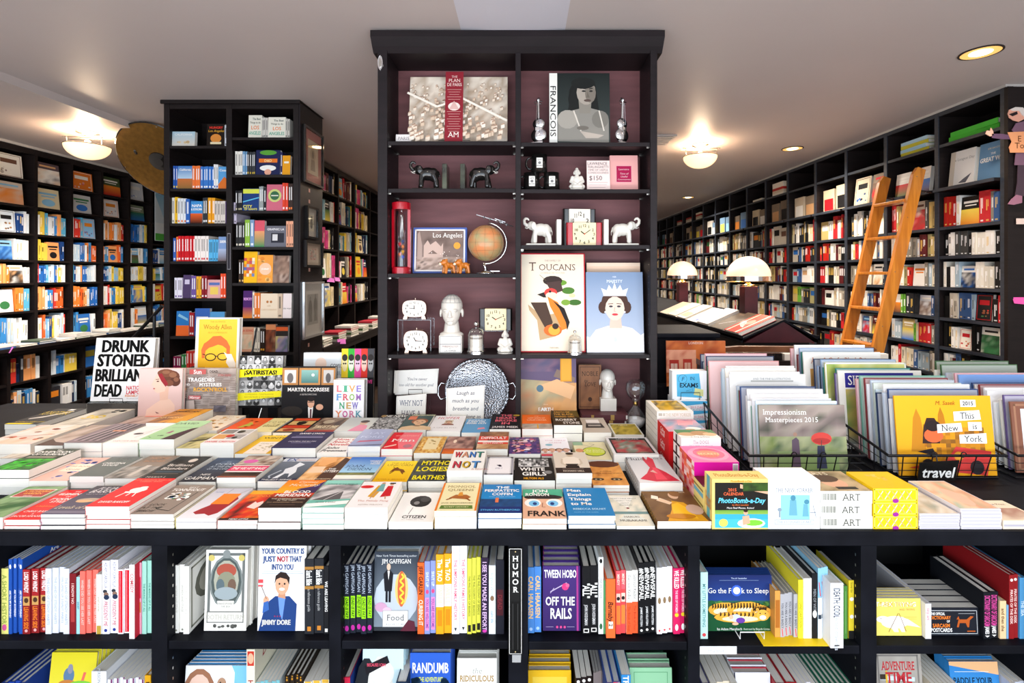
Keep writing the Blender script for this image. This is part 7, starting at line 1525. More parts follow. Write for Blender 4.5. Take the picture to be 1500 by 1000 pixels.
for i in range(4):
    carton('box_calendar', .148, .095, .0425, 'f2efec', (XB + .087, 1.868, ZT + .0003 + i * .0428), ('white box calendar with a picture of resting dogs' if i == 3 else f'{ORD[3 - i]} white box under the resting-dogs calendar'), 'calendar', 'white dog box calendars', top=([('r', 0, .4, 1, 1, '3c7a3c'), ('e', .25, .45, .25, .22, 'c8a070'), ('e', .6, .55, .25, .28, 'b88a58'), ('e', .82, .42, .18, .2, 'd8b488'), ('r', 0, 0, 1, .22, 'ece8e2'), ('t', 'a dog gallery', .5, .1, .1, '6a645c', 's')] if i == 3 else None), front=[('t', 'The DOGS', .5, .62, .28, '8a8a90', 's', .4), ('t', '2015 DESK CALENDAR', .5, .28, .16, 'b0b0b8', 's', .6)], left=[('r', 0, 0, 1, .2, '241e1c'), ('r', .3, .2, .5, .9, '3a3030')])
for i in range(3):
    carton('box_calendar', .153, .155, .0467, 'e012a0', (XB + .0825, 1.741, ZT + .0003 + i * .047), ('magenta box calendar with a rose-pink swirled top' if i == 2 else f'{ORD[2 - i]} magenta box under the swirled pink calendar'), 'calendar', 'magenta box calendars', top=([('r', 0, 0, 1, 1, 'f07aa8'), ('e', .5, .5, .46, .42, 'f49ab8'), ('e', .52, .52, .36, .32, 'ee6a88'), ('e', .5, .5, .26, .22, 'f08a6a'), ('t', 'SECRETS', .5, .5, .1, 'f8e0a8', 'i', .5), ('t', 'A CALENDAR', .46, .36, .06, 'e03a50', 'b', .4)] if i == 2 else None), front=[('r', .86, .1, .98, .9, 'f4f0f4')] + [('r', .875 + .012 * k, .2, .88 + .012 * k, .8, '5a4a5a') for k in range(8)], left=[('m', 0, 0, 1, 1, 'd8282c,f4e8e4,e86a3c,c81a3c', 6, 3, 88 + i)])
PB = [('r', 0, 0, 1, 1, 'e8cf7a'), ('r', .05, .38, 1, .93, '17140f'), ('g', .05, .3, 1, .38, '8ab04a', '6a9a3c'), ('r', .05, .03, 1, .3, '3aa8c8'), ('r', .05, .03, 1, .2, '48b8d4'), ('p', [(.5, .9), (1, .78), (1, .7), (.5, .82)], 'd8a888'), ('n', .55, .76, 1, .93, '17140f,3a5a1c,17140f', 6, 4, 3), ('e', .7, .12, .25, .1, 'f2efe8'), ('e', .74, .13, .17, .06, '7ac83c'), ('p', [(.55, .08), (.68, .12), (.66, .28), (.54, .26)], 'dca888'), ('c', .6, .33, .045, 'dca888'), ('e', .6, .37, .04, .03, '2a1c14'), ('e', .2, .13, .08, .08, 'e8e060'), ('t', 'PhotoBomb-a-Day', .52, .962, .04, 'd8901c', 'b', .8), ('t', '2015', .36, .79, .06, 'e0643c', 'b', .2), ('t', 'CALENDAR', .38, .71, .06, 'e0643c', 'b', .36), ('t', 'PhotoBomb-a-Day', .52, .58, .1, '6ad0f0', 'bi', .84), ('t', 'by Elvis Lawden', .5, .49, .035, 'e8783c', 'i', .5), ('t', 'More Real Photos, Ruined', .5, .43, .035, W_, 'i', .8)]
for i in range(2):
    carton('box_calendar', .17, .085, .0483, 'e2ce7c', (XB + .087, 1.613, ZT + .0003 + i * .0486), ('maroon-topped photo joke box calendar lying down' if i else 'photo joke box calendar at the bottom behind the standing one'), 'calendar', 'photo joke box calendars', top=([('r', 0, 0, 1, 1, '5c1424'), ('t', '2015', .4, .8, .14, 'e0643c', 'b'), ('t', 'CALENDAR', .42, .6, .14, 'e0643c', 'b', .4), ('t', 'PhotoBomb', .5, .34, .2, 'a8c8e8', 'bi', .7), ('p', [(.6, .9), (1, .9), (1, .7)], 'c88a60')] if i else None), left=[('r', 0, .2, 1, .5, '6aa8b8'), ('r', 0, .6, 1, .75, '8a7a3c')], front=[('r', .02, .1, .98, .9, 'f0e08a')])
carton('box_calendar', .171, .062, .1535, 'e8cf7a', (PX(1084, 1.497), 1.528, ZT + .0003), 'standing photo joke box calendar with a pool scene', 'calendar', front=PB, left=[('r', .3, 0, .7, 1, '5aa8b0'), ('t', 'PhotoBomb', .5, .5, .3, 'c07a1c', 'b', .7)], top=[('t', 'PhotoBomb-a-Day', .5, .5, .4, 'c88a20', 'b', .8)])
NYB = [('r', 0, 0, 1, 1, 'f4f4f4'), ('t', 'collected cartoons', .5, .93, .03, 'c0bcb8', '', .4), ('t', 'THE NEW YORKER', .5, .8, .085, '5a6a7c', 's', .72), ('r', .24, .2, .8, .7, '8ed0e4'), ('p', [(.4, .28), (.56, .28), (.54, .6), (.42, .6)], '6aa8bc'), ('e', .48, .64, .05, .06, '4a88a0'), ('p', [(.66, .26), (.78, .26), (.76, .5), (.68, .52)], '6aa8bc'), ('e', .74, .56, .05, .05, '4a88a0'), ('e', .22, .4, .04, .04, '8a9aa8'), ('l', [(.22, .36), (.22, .24)], .03, '8a9aa8'), ('l', [(.86, .5), (.92, .24)], .01, '6a7a8a'), ('l', [(.8, .34), (.92, .34)], .01, '6a7a8a'), ('r', .12, .1, .88, .2, 'd8dce0'), ('f', .12, .1, .88, .2, .01, '9aa4b0'), ('t', 'THE 3 STOOGES OF ART', .5, .15, .045, '8a96a4', 's', .66)]
carton('box_calendar', .1595, .1, .149, 'f2f2f2', (PX(1163.5, 1.497), 1.548, ZT + .0003), 'standing white box calendar with a pale blue cartoon', 'calendar', front=NYB)
for i in range(3):
    carton('box_calendar', .159, .15, .0385, 'efede2', (PX(1240.5, 1.497) + (.001, -.002, 0)[i], 1.574, ZT + .0003 + i * .0388), ['lowest', 'middle', 'topmost'][i] + ' of three cream boxes lettered for art', 'calendar', 'cream art box calendars', front=[('t', 'ART', .6, .5, .52, '4a4a44', 's', .42)] + [('r', .03 + .022 * k, .28, .038 + .022 * k + .004 * (k % 3), .8, '8a8a84') for k in range(13)],
           top=([('n', 0, 0, 1, 1, '3a3428,8a7a58,c8b088,5a5a4c', 8, 7, 77), ('e', .5, .4, .24, .26, 'd8a888'), ('e', .4, .62, .3, .2, '4a3420'), ('r', .4, .08, .8, .2, '2a2a24'), ('t', 'ARTS', .4, .86, .14, 'e8e0c8', 's', .5)] if i == 2 else None))
for i in range(3):
    carton('box_calendar', .137, .125, .0415, 'f4cc14', (PX(1312, 1.497), 1.56, ZT + .0003 + i * .0418), ['lowest', 'middle', 'topmost'][i] + ' of three bright yellow boxes with a lattice print', 'box', 'yellow gift boxes', front=[('f', .02, .08, .98, .94, .08, 'f8e060')] + [('l', [(.1 + .16 * k, .2), (.22 + .16 * k, .8)], .07, 'f6e4c8') for k in range(5)] + [('l', [(.22 + .16 * k, .2), (.1 + .16 * k, .8)], .07, 'f0b070') for k in range(5)] + [('e', .5, .08, .07, .16, 'a02a9a')], top=([('r', 0, 0, 1, 1, 'f0bc10'), ('s', .3, .4, .7, .9, 'f0a860,f8d860', 9, .05, 3)] if i == 2 else None), left=[('r', .1, .1, .9, .2, 'd8a010')])
for nm, xa, xb, n, zt_, Yb, col, ops, dsc in (('cd_calendar', 1346.5, 1405.5, 5, 752, 1.66, 'd8d4dc', [('n', .02, .02, .98, .98, '6a8a8a,c8b8a0,e0d8cc,8a9a90', 7, 7, 66)], 'slim square calendar with a soft landscape'), ('cd_calendar', 1407.5, 1467, 6, 745, 1.70, 'dcd8e0', [('n', .02, .02, .98, .98, '8ab0a0,e8d0b0,d89a7a,a8c8a8', 7, 7, 67), ('e', .5, .4, .2, .3, 'e8b8a0')], 'slim square calendar with pastel figures'), ('cd_calendar', 1469, 1530, 1, 762, 1.63, 'ecdcc4', [('n', .05, .05, .95, .6, '9a5a4a,e8d8c0', 5, 4, 68), ('t', 'The Fine Print', .5, .8, .08, '6a4a3a', 's')], 'thick cream notelet box at the table end')):
    w = PX(xb, 1.497) - PX(xa, 1.497)
    th = (PZ(zt_, 1.497) - ZT) / n
    for i in range(n):
        carton(nm, w, Yb - 1.497, th - .0008, col, (PX((xa + xb) / 2, 1.497) + (.001, -.0015, 0, .0015)[i % 4], (Yb + 1.497) / 2, ZT + .0003 + i * th), (dsc + ', top of its pile' if i == n - 1 else f'{ORD[n - 1 - i]} one under the {dsc}'), 'calendar', 'slim calendars at the table end', top=ops if i == n - 1 else None, front=[('r', .02, .3, .98, .55, 'b4b0bc')])

# ================================================================ wire baskets of wall calendars
def sheet(x, Y, z, w, h, col, ops, desc, tilt, group, t=.005, roll=0.):
    o = empty('wall_calendar', (x, Y, z))
    o.rotation_euler = (tilt, roll, 0)
    tag(o, desc, 'calendar', group)
    MB().box((-w / 2, 0, 0), (w / 2, t, h), col).build('pages', M_PRINT, o)
    if ops: art(MB(), [('r', 0, 0, 1, 1, col)] + ops, w, h, (-w / 2, 0, 0), (1, 0, 0), (0, 0, 1), (0, -1, 0)).build('cover_print', M_PRINT, o)
    else: MB().box((-w / 2 + .004, -.0004, .004), (w / 2 - .004, 0, h - .004), mix(col, 'ffffff', .35)).build('cover_print', M_PRINT, o)
    return o


def basket(xa, xb, Ya, Yb, label, zf=1.0, zb=1.10):
    o = tag(empty('wire_basket', ((xa + xb) / 2, Ya, ZT + .0005)), label, 'basket', 'black wire baskets')
    w, d = (xb - xa) / 2, Yb - Ya
    hf, hb = zf - ZT, zb - ZT
    MB().tube([(-w, 0, hf), (w, 0, hf), (w, d, hb), (-w, d, hb)], .0058, 8, closed=True).build('top_rim', M_WIRE, o)
    MB().tube([(-w * .95, .02, .004), (w * .95, .02, .004), (w * .95, d - .02, .004), (-w * .95, d - .02, .004)], .003, 6, closed=True).build('bottom_rim', M_WIRE, o)
    for nm, pts in [('front_wire', [((k / 8 * 2 - 1) * w, 0, hf, (k / 8 * 2 - 1) * w * .95, .02)]) for k in range(1, 8)] + [('back_wire', [((k / 8 * 2 - 1) * w, d, hb, (k / 8 * 2 - 1) * w * .95, d - .02)]) for k in range(1, 8)]:
        x, y, z, x2, y2 = pts[0]
        MB().tube([(x, y, z), (x2, y2, .004)], .0022, 5).build(nm, M_WIRE, o)
    for s in (-1, 1):
        for k in range(1, 8):
            f = k / 8
            MB().tube([(s * w, d * f, hf + (hb - hf) * f), (s * w * .95, .02 + (d - .04) * f, .004)], .0022, 5).build('side_wire', M_WIRE, o)
    for f in (.36, .68):
        MB().tube([(-w * (.95 + .05 * f), .02 * (1 - f), hf * f), (w * (.95 + .05 * f), .02 * (1 - f), hf * f), (w * (.95 + .05 * f), d - .02 * (1 - f), hb * f), (-w * (.95 + .05 * f), d - .02 * (1 - f), hb * f)], .0016, 5, closed=True).build('ring_wire', M_WIRE, o)
    for k in range(6):
        MB().tube([((k / 5 * 2 - 1) * w * .9, .02, .004), ((k / 5 * 2 - 1) * w * .9, d - .02, .004)], .0022, 5).build('floor_wire', M_WIRE, o)
    for x in (-.055, .055):
        MB().tube([(x + .01 * math.cos(a), -.007, hf + .006 + .01 * math.sin(a)) for a in [TAU * i / 12 for i in range(10)]], .002, 5).build('hook', M_WIRE, o)
    return o


basket(.858, 1.30, 1.845, 2.46, 'black wire basket nearest the box calendar column')
basket(1.385, 1.83, 1.845, 2.46, 'middle black wire basket carrying the travel sign')
basket(1.875, 2.31, 1.845, 2.46, 'black wire basket at the right end of the table')
IMP = [('n', 0, 0, 1, 1, '4a6a38,8a9a5a,b0b48a,5a7050,6a5a48', 14, 12, 101, .9), ('n', 0, .55, 1, 1, '3a4a34,7a6a68,a89a90,5a6a4a', 10, 5, 102, .9), ('g', .2, 0, .9, .34, '8aa860', '9ab078'), ('p', [(0, .2), (.5, .3), (1, .24), (1, .34), (0, .3)], '98a878'), ('p', [(.36, .12), (.46, .12), (.45, .5), (.42, .54), (.37, .5)], '6a5868'), ('c', .41, .58, .03, 'b08a78'), ('p', [(.64, .1), (.76, .1), (.74, .42), (.66, .42)], '3c4058'), ('e', .71, .52, .12, .09, 'd8443c'), ('e', .71, .49, .1, .04, 'b8302c'), ('l', [(.71, .5), (.7, .34)], .01, '4a3a38'), ('t', 'Impressionism', .3, .9, .075, 'f0ece8', 's', .52), ('t', 'Masterpieces 2015', .38, .79, .07, 'f0ece8', 's', .68)]
NYC = [('g', 0, 0, 1, 1, 'f0a81c', 'f4b424'), ('p', [(.14, .3), (.18, .72), (.22, .84), (.26, .72), (.3, .3)], 'c8841c'), ('p', [(.42, .4), (.44, .76), (.47, .86), (.5, .76), (.54, .4)], 'c07a18'), ('r', .28, .36, .42, .64, 'b87018'), ('m', .3, .2, .9, .6, 'e09a1c,c8801a,8a5a20', 12, 8, 3), ('p', [(.26, .4), (.44, .4), (.46, .6), (.4, .72), (.32, .72), (.28, .6)], '3a2420'), ('e', .38, .5, .1, .09, 'e86a3c'), ('e', .38, .62, .08, .07, '2a1c1c'), ('p', [(.1, .1), (.9, .0), (.96, .3), (.6, .36), (.5, .2)], 'd8403c'), ('c', .62, .24, .06, 'e8a030'), ('c', .3, .12, .09, '2a2428'), ('c', .8, .1, .09, '2a2428'), ('p', [(.2, .3), (.4, .24), (.36, .34)], '2a2428'), ('r', .68, .86, .84, .95, W_), ('t', '2015', .76, .905, .05, '2a2622', 'b', .12), ('t', 'M. Sasek', .52, .91, .05, 'a85a1c', 'i', .22), ('p', [(.6, .68), (.88, .7), (.87, .82), (.6, .8)], W_), ('t', 'This', .74, .75, .075, '1c1a1a', 's', .22), ('p', [(.42, .53), (.68, .55), (.67, .66), (.42, .64)], W_), ('t', 'New', .55, .595, .075, '1c1a1a', 's', .2), ('p', [(.74, .56), (.88, .56), (.88, .67), (.74, .67)], W_), ('t', 'is', .81, .615, .07, '1c1a1a', 's', .09), ('p', [(.64, .4), (.92, .4), (.92, .53), (.64, .51)], W_), ('t', 'York', .78, .46, .075, '1c1a1a', 's', .24)]
SIE = [('r', 0, 0, 1, 1, 'eae8e0'), ('r', .08, .78, .9, .97, '34308a'), ('t', 'SIERRA CLUB', .49, .875, .12, W_, 's', .76), ('n', .08, .06, .9, .76, '6a8a4a,c8b060,8aa0a8', 6, 6, 5)]
ZOO = [('r', 0, 0, 1, 1, '8a5a48'), ('f', .03, .03, .97, .97, .03, 'a87a60'), ('r', .1, .1, .95, .9, 'e6e8ec'), ('t', 'ZOO', .4, .7, .14, '2a2a30', 's', .4), ('t', 'BLACK AND WHITE', .5, .58, .03, '6a6a70', 's', .5)]
THE = [('n', 0, 0, 1, 1, 'b8c870,e8dc90,8aa850,f0e8c0', 9, 6, 103), ('f', 0, 0, 1, 1, .02, 'f0ece0'), ('t', 'THE', .6, .86, .07, 'f4f4ec', 's', .2), ('t', 'NEW YORKER', .6, .74, .09, 'f4f4ec', 's', .6)]
ACB = [('r', 0, 0, 1, 1, 'f0eee8'), ('t', 'Arts & Crafts Block Prints', .5, .9, .07, 'c87a60', 's', .8), ('r', .08, .1, .92, .8, 'c89a5a')]
BLU = [('g', 0, 0, 1, 1, 'c8d8ee', '7aa0dc'), ('p', [(.5, .5), (.9, .86), (1, .9), (.7, .6)], '4a5a6a'), ('t', 'h', .2, .7, .2, 'f4f8fc', 'b')]
WHT = [('r', 0, 0, 1, 1, 'f0f0ee'), ('r', .28, .9, .84, .92, 'b8b8b4'), ('t', 'AND THE FINE ILLUSTRATIONS', .56, .94, .025, '8a8a8a', '', .5), ('f', .1, .08, .9, .86, .006, 'd0d0cc')]
EDGE = ['f4f4f6', '8ea6c8', '6a5a8a', '3a8a84', 'c8dce8', '2a3a5a', 'e8e4d8', '7ab0a0', 'd8a0a8', 'f0f0f0', '4a6a48', 'b8c4d4', 'eaeaf0', '344a78', 'd4e0d8', '8a3a40']


def basket_fill(k, x, w, rows, gname, where):
    """rows: (front Y, number, height, front art, front colour, description)"""
    R = random.Random(k)
    for (Yf, n, h, ops, col, desc, off) in rows:
        for i in range(n):
            first = i == 0
            c = col if first else R.choice(EDGE)
            Y = Yf + i * .0155
            ww, hh = (w, h) if first else (w * R.uniform(.9, .99), h + R.uniform(-.035, .02) + .002 * i)
            lab = desc if first else f'{cname(c)} edged calendar, {ORD[i]} behind the {desc}'
            sheet(x + off + (0 if first else R.uniform(-.012, .006)), Y, ZT + .009, ww, hh, c, ops if first else None, lab, -.10 + (0 if first else R.uniform(-.0, .012)), gname, t=.006)


basket_fill(1, 1.085, .335, [(1.872, 14, .265, IMP, '5a6a48', 'impressionist garden calendar with a red umbrella', 0), (2.13, 8, .33, WHT, 'f0f0ee', 'large blank white calendar with a thin frame', 0), (2.29, 9, .36, None, 'e0a0a0', 'rose-edged tall calendar at the back of the basket', -.03)], 'wall calendars in the basket by the box column', '')
basket_fill(2, 1.635, .375, [(1.872, 16, .30, NYC, 'f0aa20', 'yellow city calendar with pasted white words', 0), (2.16, 3, .34, SIE, 'eae8e0', 'white calendar with a purple name band', -.03), (2.22, 6, .365, THE, 'c8d080', 'pale green dotted garden calendar', -.05), (2.33, 8, .395, ACB, 'f0eee8', 'white craft print calendar', -.085)], 'wall calendars in the middle basket', '')
basket_fill(3, 2.11, .37, [(1.90, 12, .27, ZOO, '8a5a48', 'brown-framed animal calendar in the last basket', 0), (2.12, 10, .33, BLU, '8aaee0', 'pale blue calendar with a diving whale', 0)], 'wall calendars in the last basket', '')
tsg = tag(empty('travel_sign', (PX(1374, 1.835), 1.838, PZ(692, 1.835)), 0, 0), 'glossy black plastic sign lettered travel, hung on the middle basket', 'sign')
MB().prism([(-.078, -.036), (.066, -.032), (.082, .046), (-.066, .038)], -.002, .001, 'y').build('plate', M_BLACKGLOSS, tsg)
art(MB(), [('t', 'travel', .5, .46, .5, 'f8f8f4', 'bi', .9)], .14, .075, (-.07, -.0022, -.034), (1, 0, 0), (0, 0, 1), (0, -1, 0)).build('lettering', M_PRINT, tsg)
MB().tube([(0, 0, .04), (0, .004, .056), (0, .008, .066)], .0025).build('hook', M_WIRE, tsg)

# ================================================================ middle distance: crate, lectern table, lamps, cabinets, ladder
cr = tag(empty('display_bin', (.72, 2.80, 0)), 'tall black display bin holding the phone-box calendar', 'bin')
zt = PZ(486, 2.9)
MB().box((0, .06, 0), (.42, .5, zt - .03)).build('body', M_COUNTER, cr, bevel=.01)
MB().box((-.015, .04, zt - .03), (.435, .52, zt)).build('rim', M_COUNTER, cr, bevel=.008)
MB().box((0, -.03, 0), (.42, .06, 1.05)).build('front_pocket', M_COUNTER, cr, bevel=.006)
LON = [('n', 0, 0, 1, 1, 'b8562c,d8783c,a84a28,e89a60', 12, 10, 105), ('p', [(.5, .0), (1, .0), (1, .36), (.52, .6)], '3a3638'), ('p', [(.5, .5), (1, .2), (1, .3), (.5, .62)], '6a5450'), ('n', 0, .3, .5, .8, 'd88a70,f0b090,c86a50', 7, 6, 106), ('r', .05, .0, .21, .58, 'b83a30'), ('r', .075, .1, .185, .5, 'e8c8b8'), ('r', .28, .06, .43, .6, 'c04034'), ('r', .305, .14, .405, .52, 'e8b8a0'), ('l', [(.13, .1), (.13, .5)], .01, 'b83a30'), ('l', [(.355, .14), (.355, .52)], .01, 'c04034'), ('l', [(.075, .3), (.185, .3)], .01, 'b83a30'), ('l', [(.305, .33), (.405, .33)], .01, 'c04034'), ('t', 'LONDON', .5, .95, .05, 'f4e0d4', 's', .26)]
sheet(PX(1019.5, 2.76), 2.752, 1.052, PX(1063, 2.76) - PX(976, 2.76), PZ(499, 2.76) - 1.052, 'b8603c', LON, 'brick-red street calendar with two red phone boxes', -.05, None)
# gabled lectern table
LX0, LX1, LYa, LYb = 1.616, 2.195, 3.60, 7.2
LZe, LZr, LXr = EYE - 96 * 3.6 / FPX, EYE - 68 * 3.6 / FPX, 1.933
lt = tag(empty('lectern_table', (LXr, LYa, 0)), 'long dark gabled display table with books lying on its slopes', 'table')
MB().prism([(LX0 - LXr + .03, LZe - .03), (LX1 - LXr - .03, LZe - .03), (0, LZr - .015)], .01, LYb - LYa, 'y').build('gable_body', M_MAROON, lt)
for s, xe in ((-1, LX0 - LXr), (1, LX1 - LXr)):
    MB().prism([(0, LZr - .014), (0, LZr), (xe, LZe), (xe, LZe - .014)] if s < 0 else [(0, LZr), (0, LZr - .014), (xe, LZe - .014), (xe, LZe)], 0, LYb - LYa, 'y').build('slope_board', M_COUNTER, lt)
    MB().box((min(xe, xe - s * .012), 0, LZe - .03), (max(xe, xe - s * .012), LYb - LYa, LZe + .022)).build('lip', M_COUNTER, lt)
MB().box((LX0 - LXr + .05, .05, 0), (LX1 - LXr - .05, LYb - LYa - .05, LZe - .03)).build('cabinet', M_SHELF, lt)
sl = math.atan2(LZr - LZe, LXr - LX0)


def slope_book(Y, wy, L, t, col, ops, desc, side=-1):
    o = empty('catalogue', (0, 0, 0))
    tag(o, desc, 'book', 'books lying on the lectern table')
    h = L
    mb = MB().box((-wy / 2, 0, 0), (wy / 2, h, .002), col).box((-wy / 2, 0, t - .002), (wy / 2, h, t), col).box((-wy / 2, 0, .002), (-wy / 2 + .002, h, t - .002), col)
    mb.build('cover', M_PRINT, o)
    MB().box((-wy / 2 + .002, .002, .002), (wy / 2 - .002, h - .002, t - .002)).build('page_block', M_PAGE['flat'], o)
    art(MB(), [('r', 0, 0, 1, 1, col)] + ops, wy, h, (-wy / 2, 0, t), (1, 0, 0), (0, 1, 0), (0, 0, 1)).build('cover_print', M_PRINT, o)
    # local +y runs up the slope, local x along the table
    up = Vector((math.cos(sl), 0, math.sin(sl))) if side < 0 else Vector((-math.cos(sl), 0, math.sin(sl)))
    al = Vector((0, -1, 0)) if side < 0 else Vector((0, 1, 0))
    nn = al.cross(up)
    base = Vector((LX0 + .014, Y, LZe + .006)) if side < 0 else Vector((LX1 - .016, Y, LZe + .006))
    M = Matrix((al, up, nn)).transposed().to_4x4()
    o.matrix_world = Matrix.Translation(base + nn * .003) @ M
    return o


slope_book(3.78, .25, .30, .03, 'd8463a', [('r', .12, 0, .22, 1, 'f0c8b8'), ('r', .74, 0, .82, 1, 'f0d8cc'), ('e', .5, .55, .2, .14, 'e89a8a')], 'red catalogue with pale stripes, nearest on the lectern slope')
slope_book(4.08, .28, .31, .02, '77716a', [('g', 0, 0, 1, 1, '6a655e', '8a847c'), ('l', [(.2, .2), (.7, .5)], .02, 'c8d0dc'), ('r', .2, .8, .5, .86, 'a89a90')], 'grey catalogue beside the red one')
slope_book(4.38, .25, .30, .035, 'c9bfae', [('n', 0, 0, 1, 1, 'c8a878,a0b0c8,d8d4d0,b89060', 6, 6, 107)], 'sand and blue catalogue, third on the lectern slope')
slope_book(4.68, .26, .29, .02, 'e8e6e8', [('s', .05, .05, .95, .9, '5a78c0,8aa0d8', 22, .06, 5)], 'white catalogue sprigged in blue on the slope')
slope_book(4.98, .25, .30, .03, 'd8d2c8', [('r', .1, .1, .9, .4, 'b8a890')], 'stone-white catalogue, fifth on the lectern slope')
slope_book(5.30, .27, .30, .03, 'e0d8c4', [('r', .1, .3, .9, .7, 'f0ece0')], 'ivory catalogue, sixth on the lectern slope')
slope_book(5.62, .27, .30, .02, 'd0c4b0', [], 'buff catalogue, farthest on the lectern slope')
slope_book(3.80, .22, .26, .02, 'f0e4dc', [('r', 0, .8, 1, 1, 'd88a7a')], 'pale catalogue on the far slope toward the ladder', 1)


def table_lamp(Y, label):
    x = LXr
    k = 1.0
    o = tag(empty('table_lamp', (x, Y, LZr - .004)), label, 'lamp', 'domed lamps on the lectern table')
    ph = .235
    MB().box((-.055, -.055, 0), (.055, .055, ph)).build('post', M_MAROON, o, bevel=.004)
    MB().lathe([(0, ph), (.05, ph), (.05, ph + .012), (.02, ph + .02), (.018, ph + .05), (0, ph + .05)][::-1], 20).build('socket', M_BRASS, o)
    MB().lathe([(.176, ph + .045), (.176, ph + .085), (.172, ph + .085), (.172, ph + .045)], 32, cap=False).build('perforated_band', M_SILVER, o)
    MB().lathe([(.18, ph + .035), (.186, ph + .04), (.18, ph + .046)], 32, cap=False).build('brass_ring', M_BRASS, o)
    MB().lathe([(.175 * math.cos(a), ph + .086 + .17 * math.sin(a)) for a in [math.pi / 2 * i / 10 for i in range(11)]], 32, cap=False).build('glass_dome', M_DOME, o, smooth=True)
    for a in (0, TAU / 3, 2 * TAU / 3): MB().tube([(.02 * math.cos(a), .02 * math.sin(a), ph + .04), (.172 * math.cos(a), .172 * math.sin(a), ph + .04)], .003).build('spoke', M_BRASS, o)
    lamp('table_lamp_light', 'POINT', (x, Y, LZr + ph + .03), 8, WARM, .04)


table_lamp(4.17, 'domed white lamp on a maroon post, nearer one on the lectern')
table_lamp(5.90, 'domed white lamp on a maroon post, farther one on the lectern')
cb = tag(empty('portfolio_bin', (1.55, 2.86, 0)), 'brown wooden portfolio bin behind the calendar baskets', 'bin')
M_BROWN = material('brown_board', '7a4a2a', .45, noise=(8, '5c3418', .7, (1, 6, 1)))
zq = PZ(519, 2.95)
MB().box((-.36, .04, 0), (.62, .4, zq - .03)).build('body', M_SHELF, cb)
MB().prism([(-.34, zq), (.64, zq), (.66, zq + .012), (.64, zq + .03), (-.2, zq + .035), (-.36, zq + .02)], .18, .22, 'y').build('wooden_folder', M_BROWN, cb)
MB().box((-.38, .05, zq - .03), (.0, .09, zq + .012)).build('black_folder', M_BLACKGLOSS, cb)
MB().box((.02, .06, zq - .03), (.64, .1, zq + .008)).build('cream_folder', M_PAGE['flat'], cb)
# rolling ladder
xt, xb_, yr = 2.92, 2.36, (3.60, 3.94)
ztop = 2.45
ld = tag(empty('library_ladder', (xb_, (yr[0] + yr[1]) / 2, 0)), 'varnished pine rolling ladder leaning on the right-hand bookcases', 'ladder')
at = lambda z: (xb_ + (xt - xb_) * z / ztop) - xb_
for y in yr:
    yy = y - sum(yr) / 2
    r = MB().prism([(at(0) - .045, 0), (at(0) + .045, 0), (at(ztop) + .045, ztop), (at(ztop) - .01, ztop + .02), (at(ztop) - .045, ztop - .03)], yy - .014, yy + .014, 'y')
    rl = r.build('side_rail', M_PINE, ld, bevel=.004)
    for z in (.45, .9, 1.3, 1.7, 2.1, 2.4): MB().ball((at(z) - .01, yy - .0145, z), .004, 6).build('screw', M_METAL, rl)
for k in range(8):
    z = .34 + k * .27
    if z < 2.35: MB().box((at(z) - .05, yr[0] - sum(yr) / 2 + .0145, z - .011), (at(z) + .04, yr[1] - sum(yr) / 2 - .0145, z + .011)).build('step', M_PINE, ld, bevel=.003)
for y in yr: MB().tube([(at(2.3) + .02, y - sum(yr) / 2, 2.3), (at(2.3) + .13, y - sum(yr) / 2, 2.285)], .008).build('rail_hook', M_BLACKGLOSS, ld)
# bronze disc and handrail by the travel shelves
M_BRONZE = material('bronze_disc', '8a6428', .45, .7, noise=(30, '6a4a1c', .6), bump=(60, .2))
dc = Vector((PX(234, 4.0), 4.0, PZ(236, 4.0)))
vw = (Vector((0, 0, EYE)) - dc).normalized()
sd = vw.cross(Vector((0, 0, 1))).normalized()
dl = (sd * .707 - Vector((0, 0, .707)))
ds = tag(empty('bronze_disc', dc), 'big bronze disc with a black hub hanging beside the tower', 'disc')
ds.rotation_euler = (vw * .68 + dl * .73).normalized().to_track_quat('Z', 'Y').to_euler()
MB().lathe([(0, -.004), (.322, -.004), (.328, 0), (.322, .004), (0, .004)], 48).build('plate', M_BRONZE, ds)
MB().lathe([(0, .0045), (.08, .0045), (.075, .014), (.035, .018), (0, .018)], 28).build('hub', M_BLACKGLOSS, ds)
MB().lathe([(.322, -.005), (.332, 0), (.322, .005)], 48, cap=False).build('rolled_edge', M_BLACKGLOSS, ds)
for a in (1.2, 3.3, 5.0): MB().ball((.31 * math.cos(a), .31 * math.sin(a), .006), .006, 8).build('rivet', M_METAL, ds)
MB().ball((-.16, .08, .004), (.014, .022, .004), 8).build('dark_spot', M_BLACKGLOSS, ds)
iv = ds.rotation_euler.to_matrix().inverted()
for k in (-.12, .12):
    a = iv @ Vector((k, 0, .18))
    b_ = iv @ Vector((k * .5, 0, ZC - dc.z - .002))
    MB().tube([a, b_], .003).build('hanger_wire', M_WIRE, ds)
hn = tag(empty('handrail', (0, 0, 0)), 'slanting black handrail with a post between tower and travel shelves', 'handrail')
hn.location = (PX(200, 4.0), 4.0, 0)
p = lambda x, y: (PX(x, 4.0) - PX(200, 4.0), 0, PZ(y, 4.0))
MB().tube([p(190, 500), p(238, 448)], .014, 8).build('rail', M_WIRE, hn)
for x, y in ((196, 494), (226, 461)): MB().tube([p(x, y), (p(x, y)[0], 0, 0)], .012, 8).build('post', M_WIRE, hn)
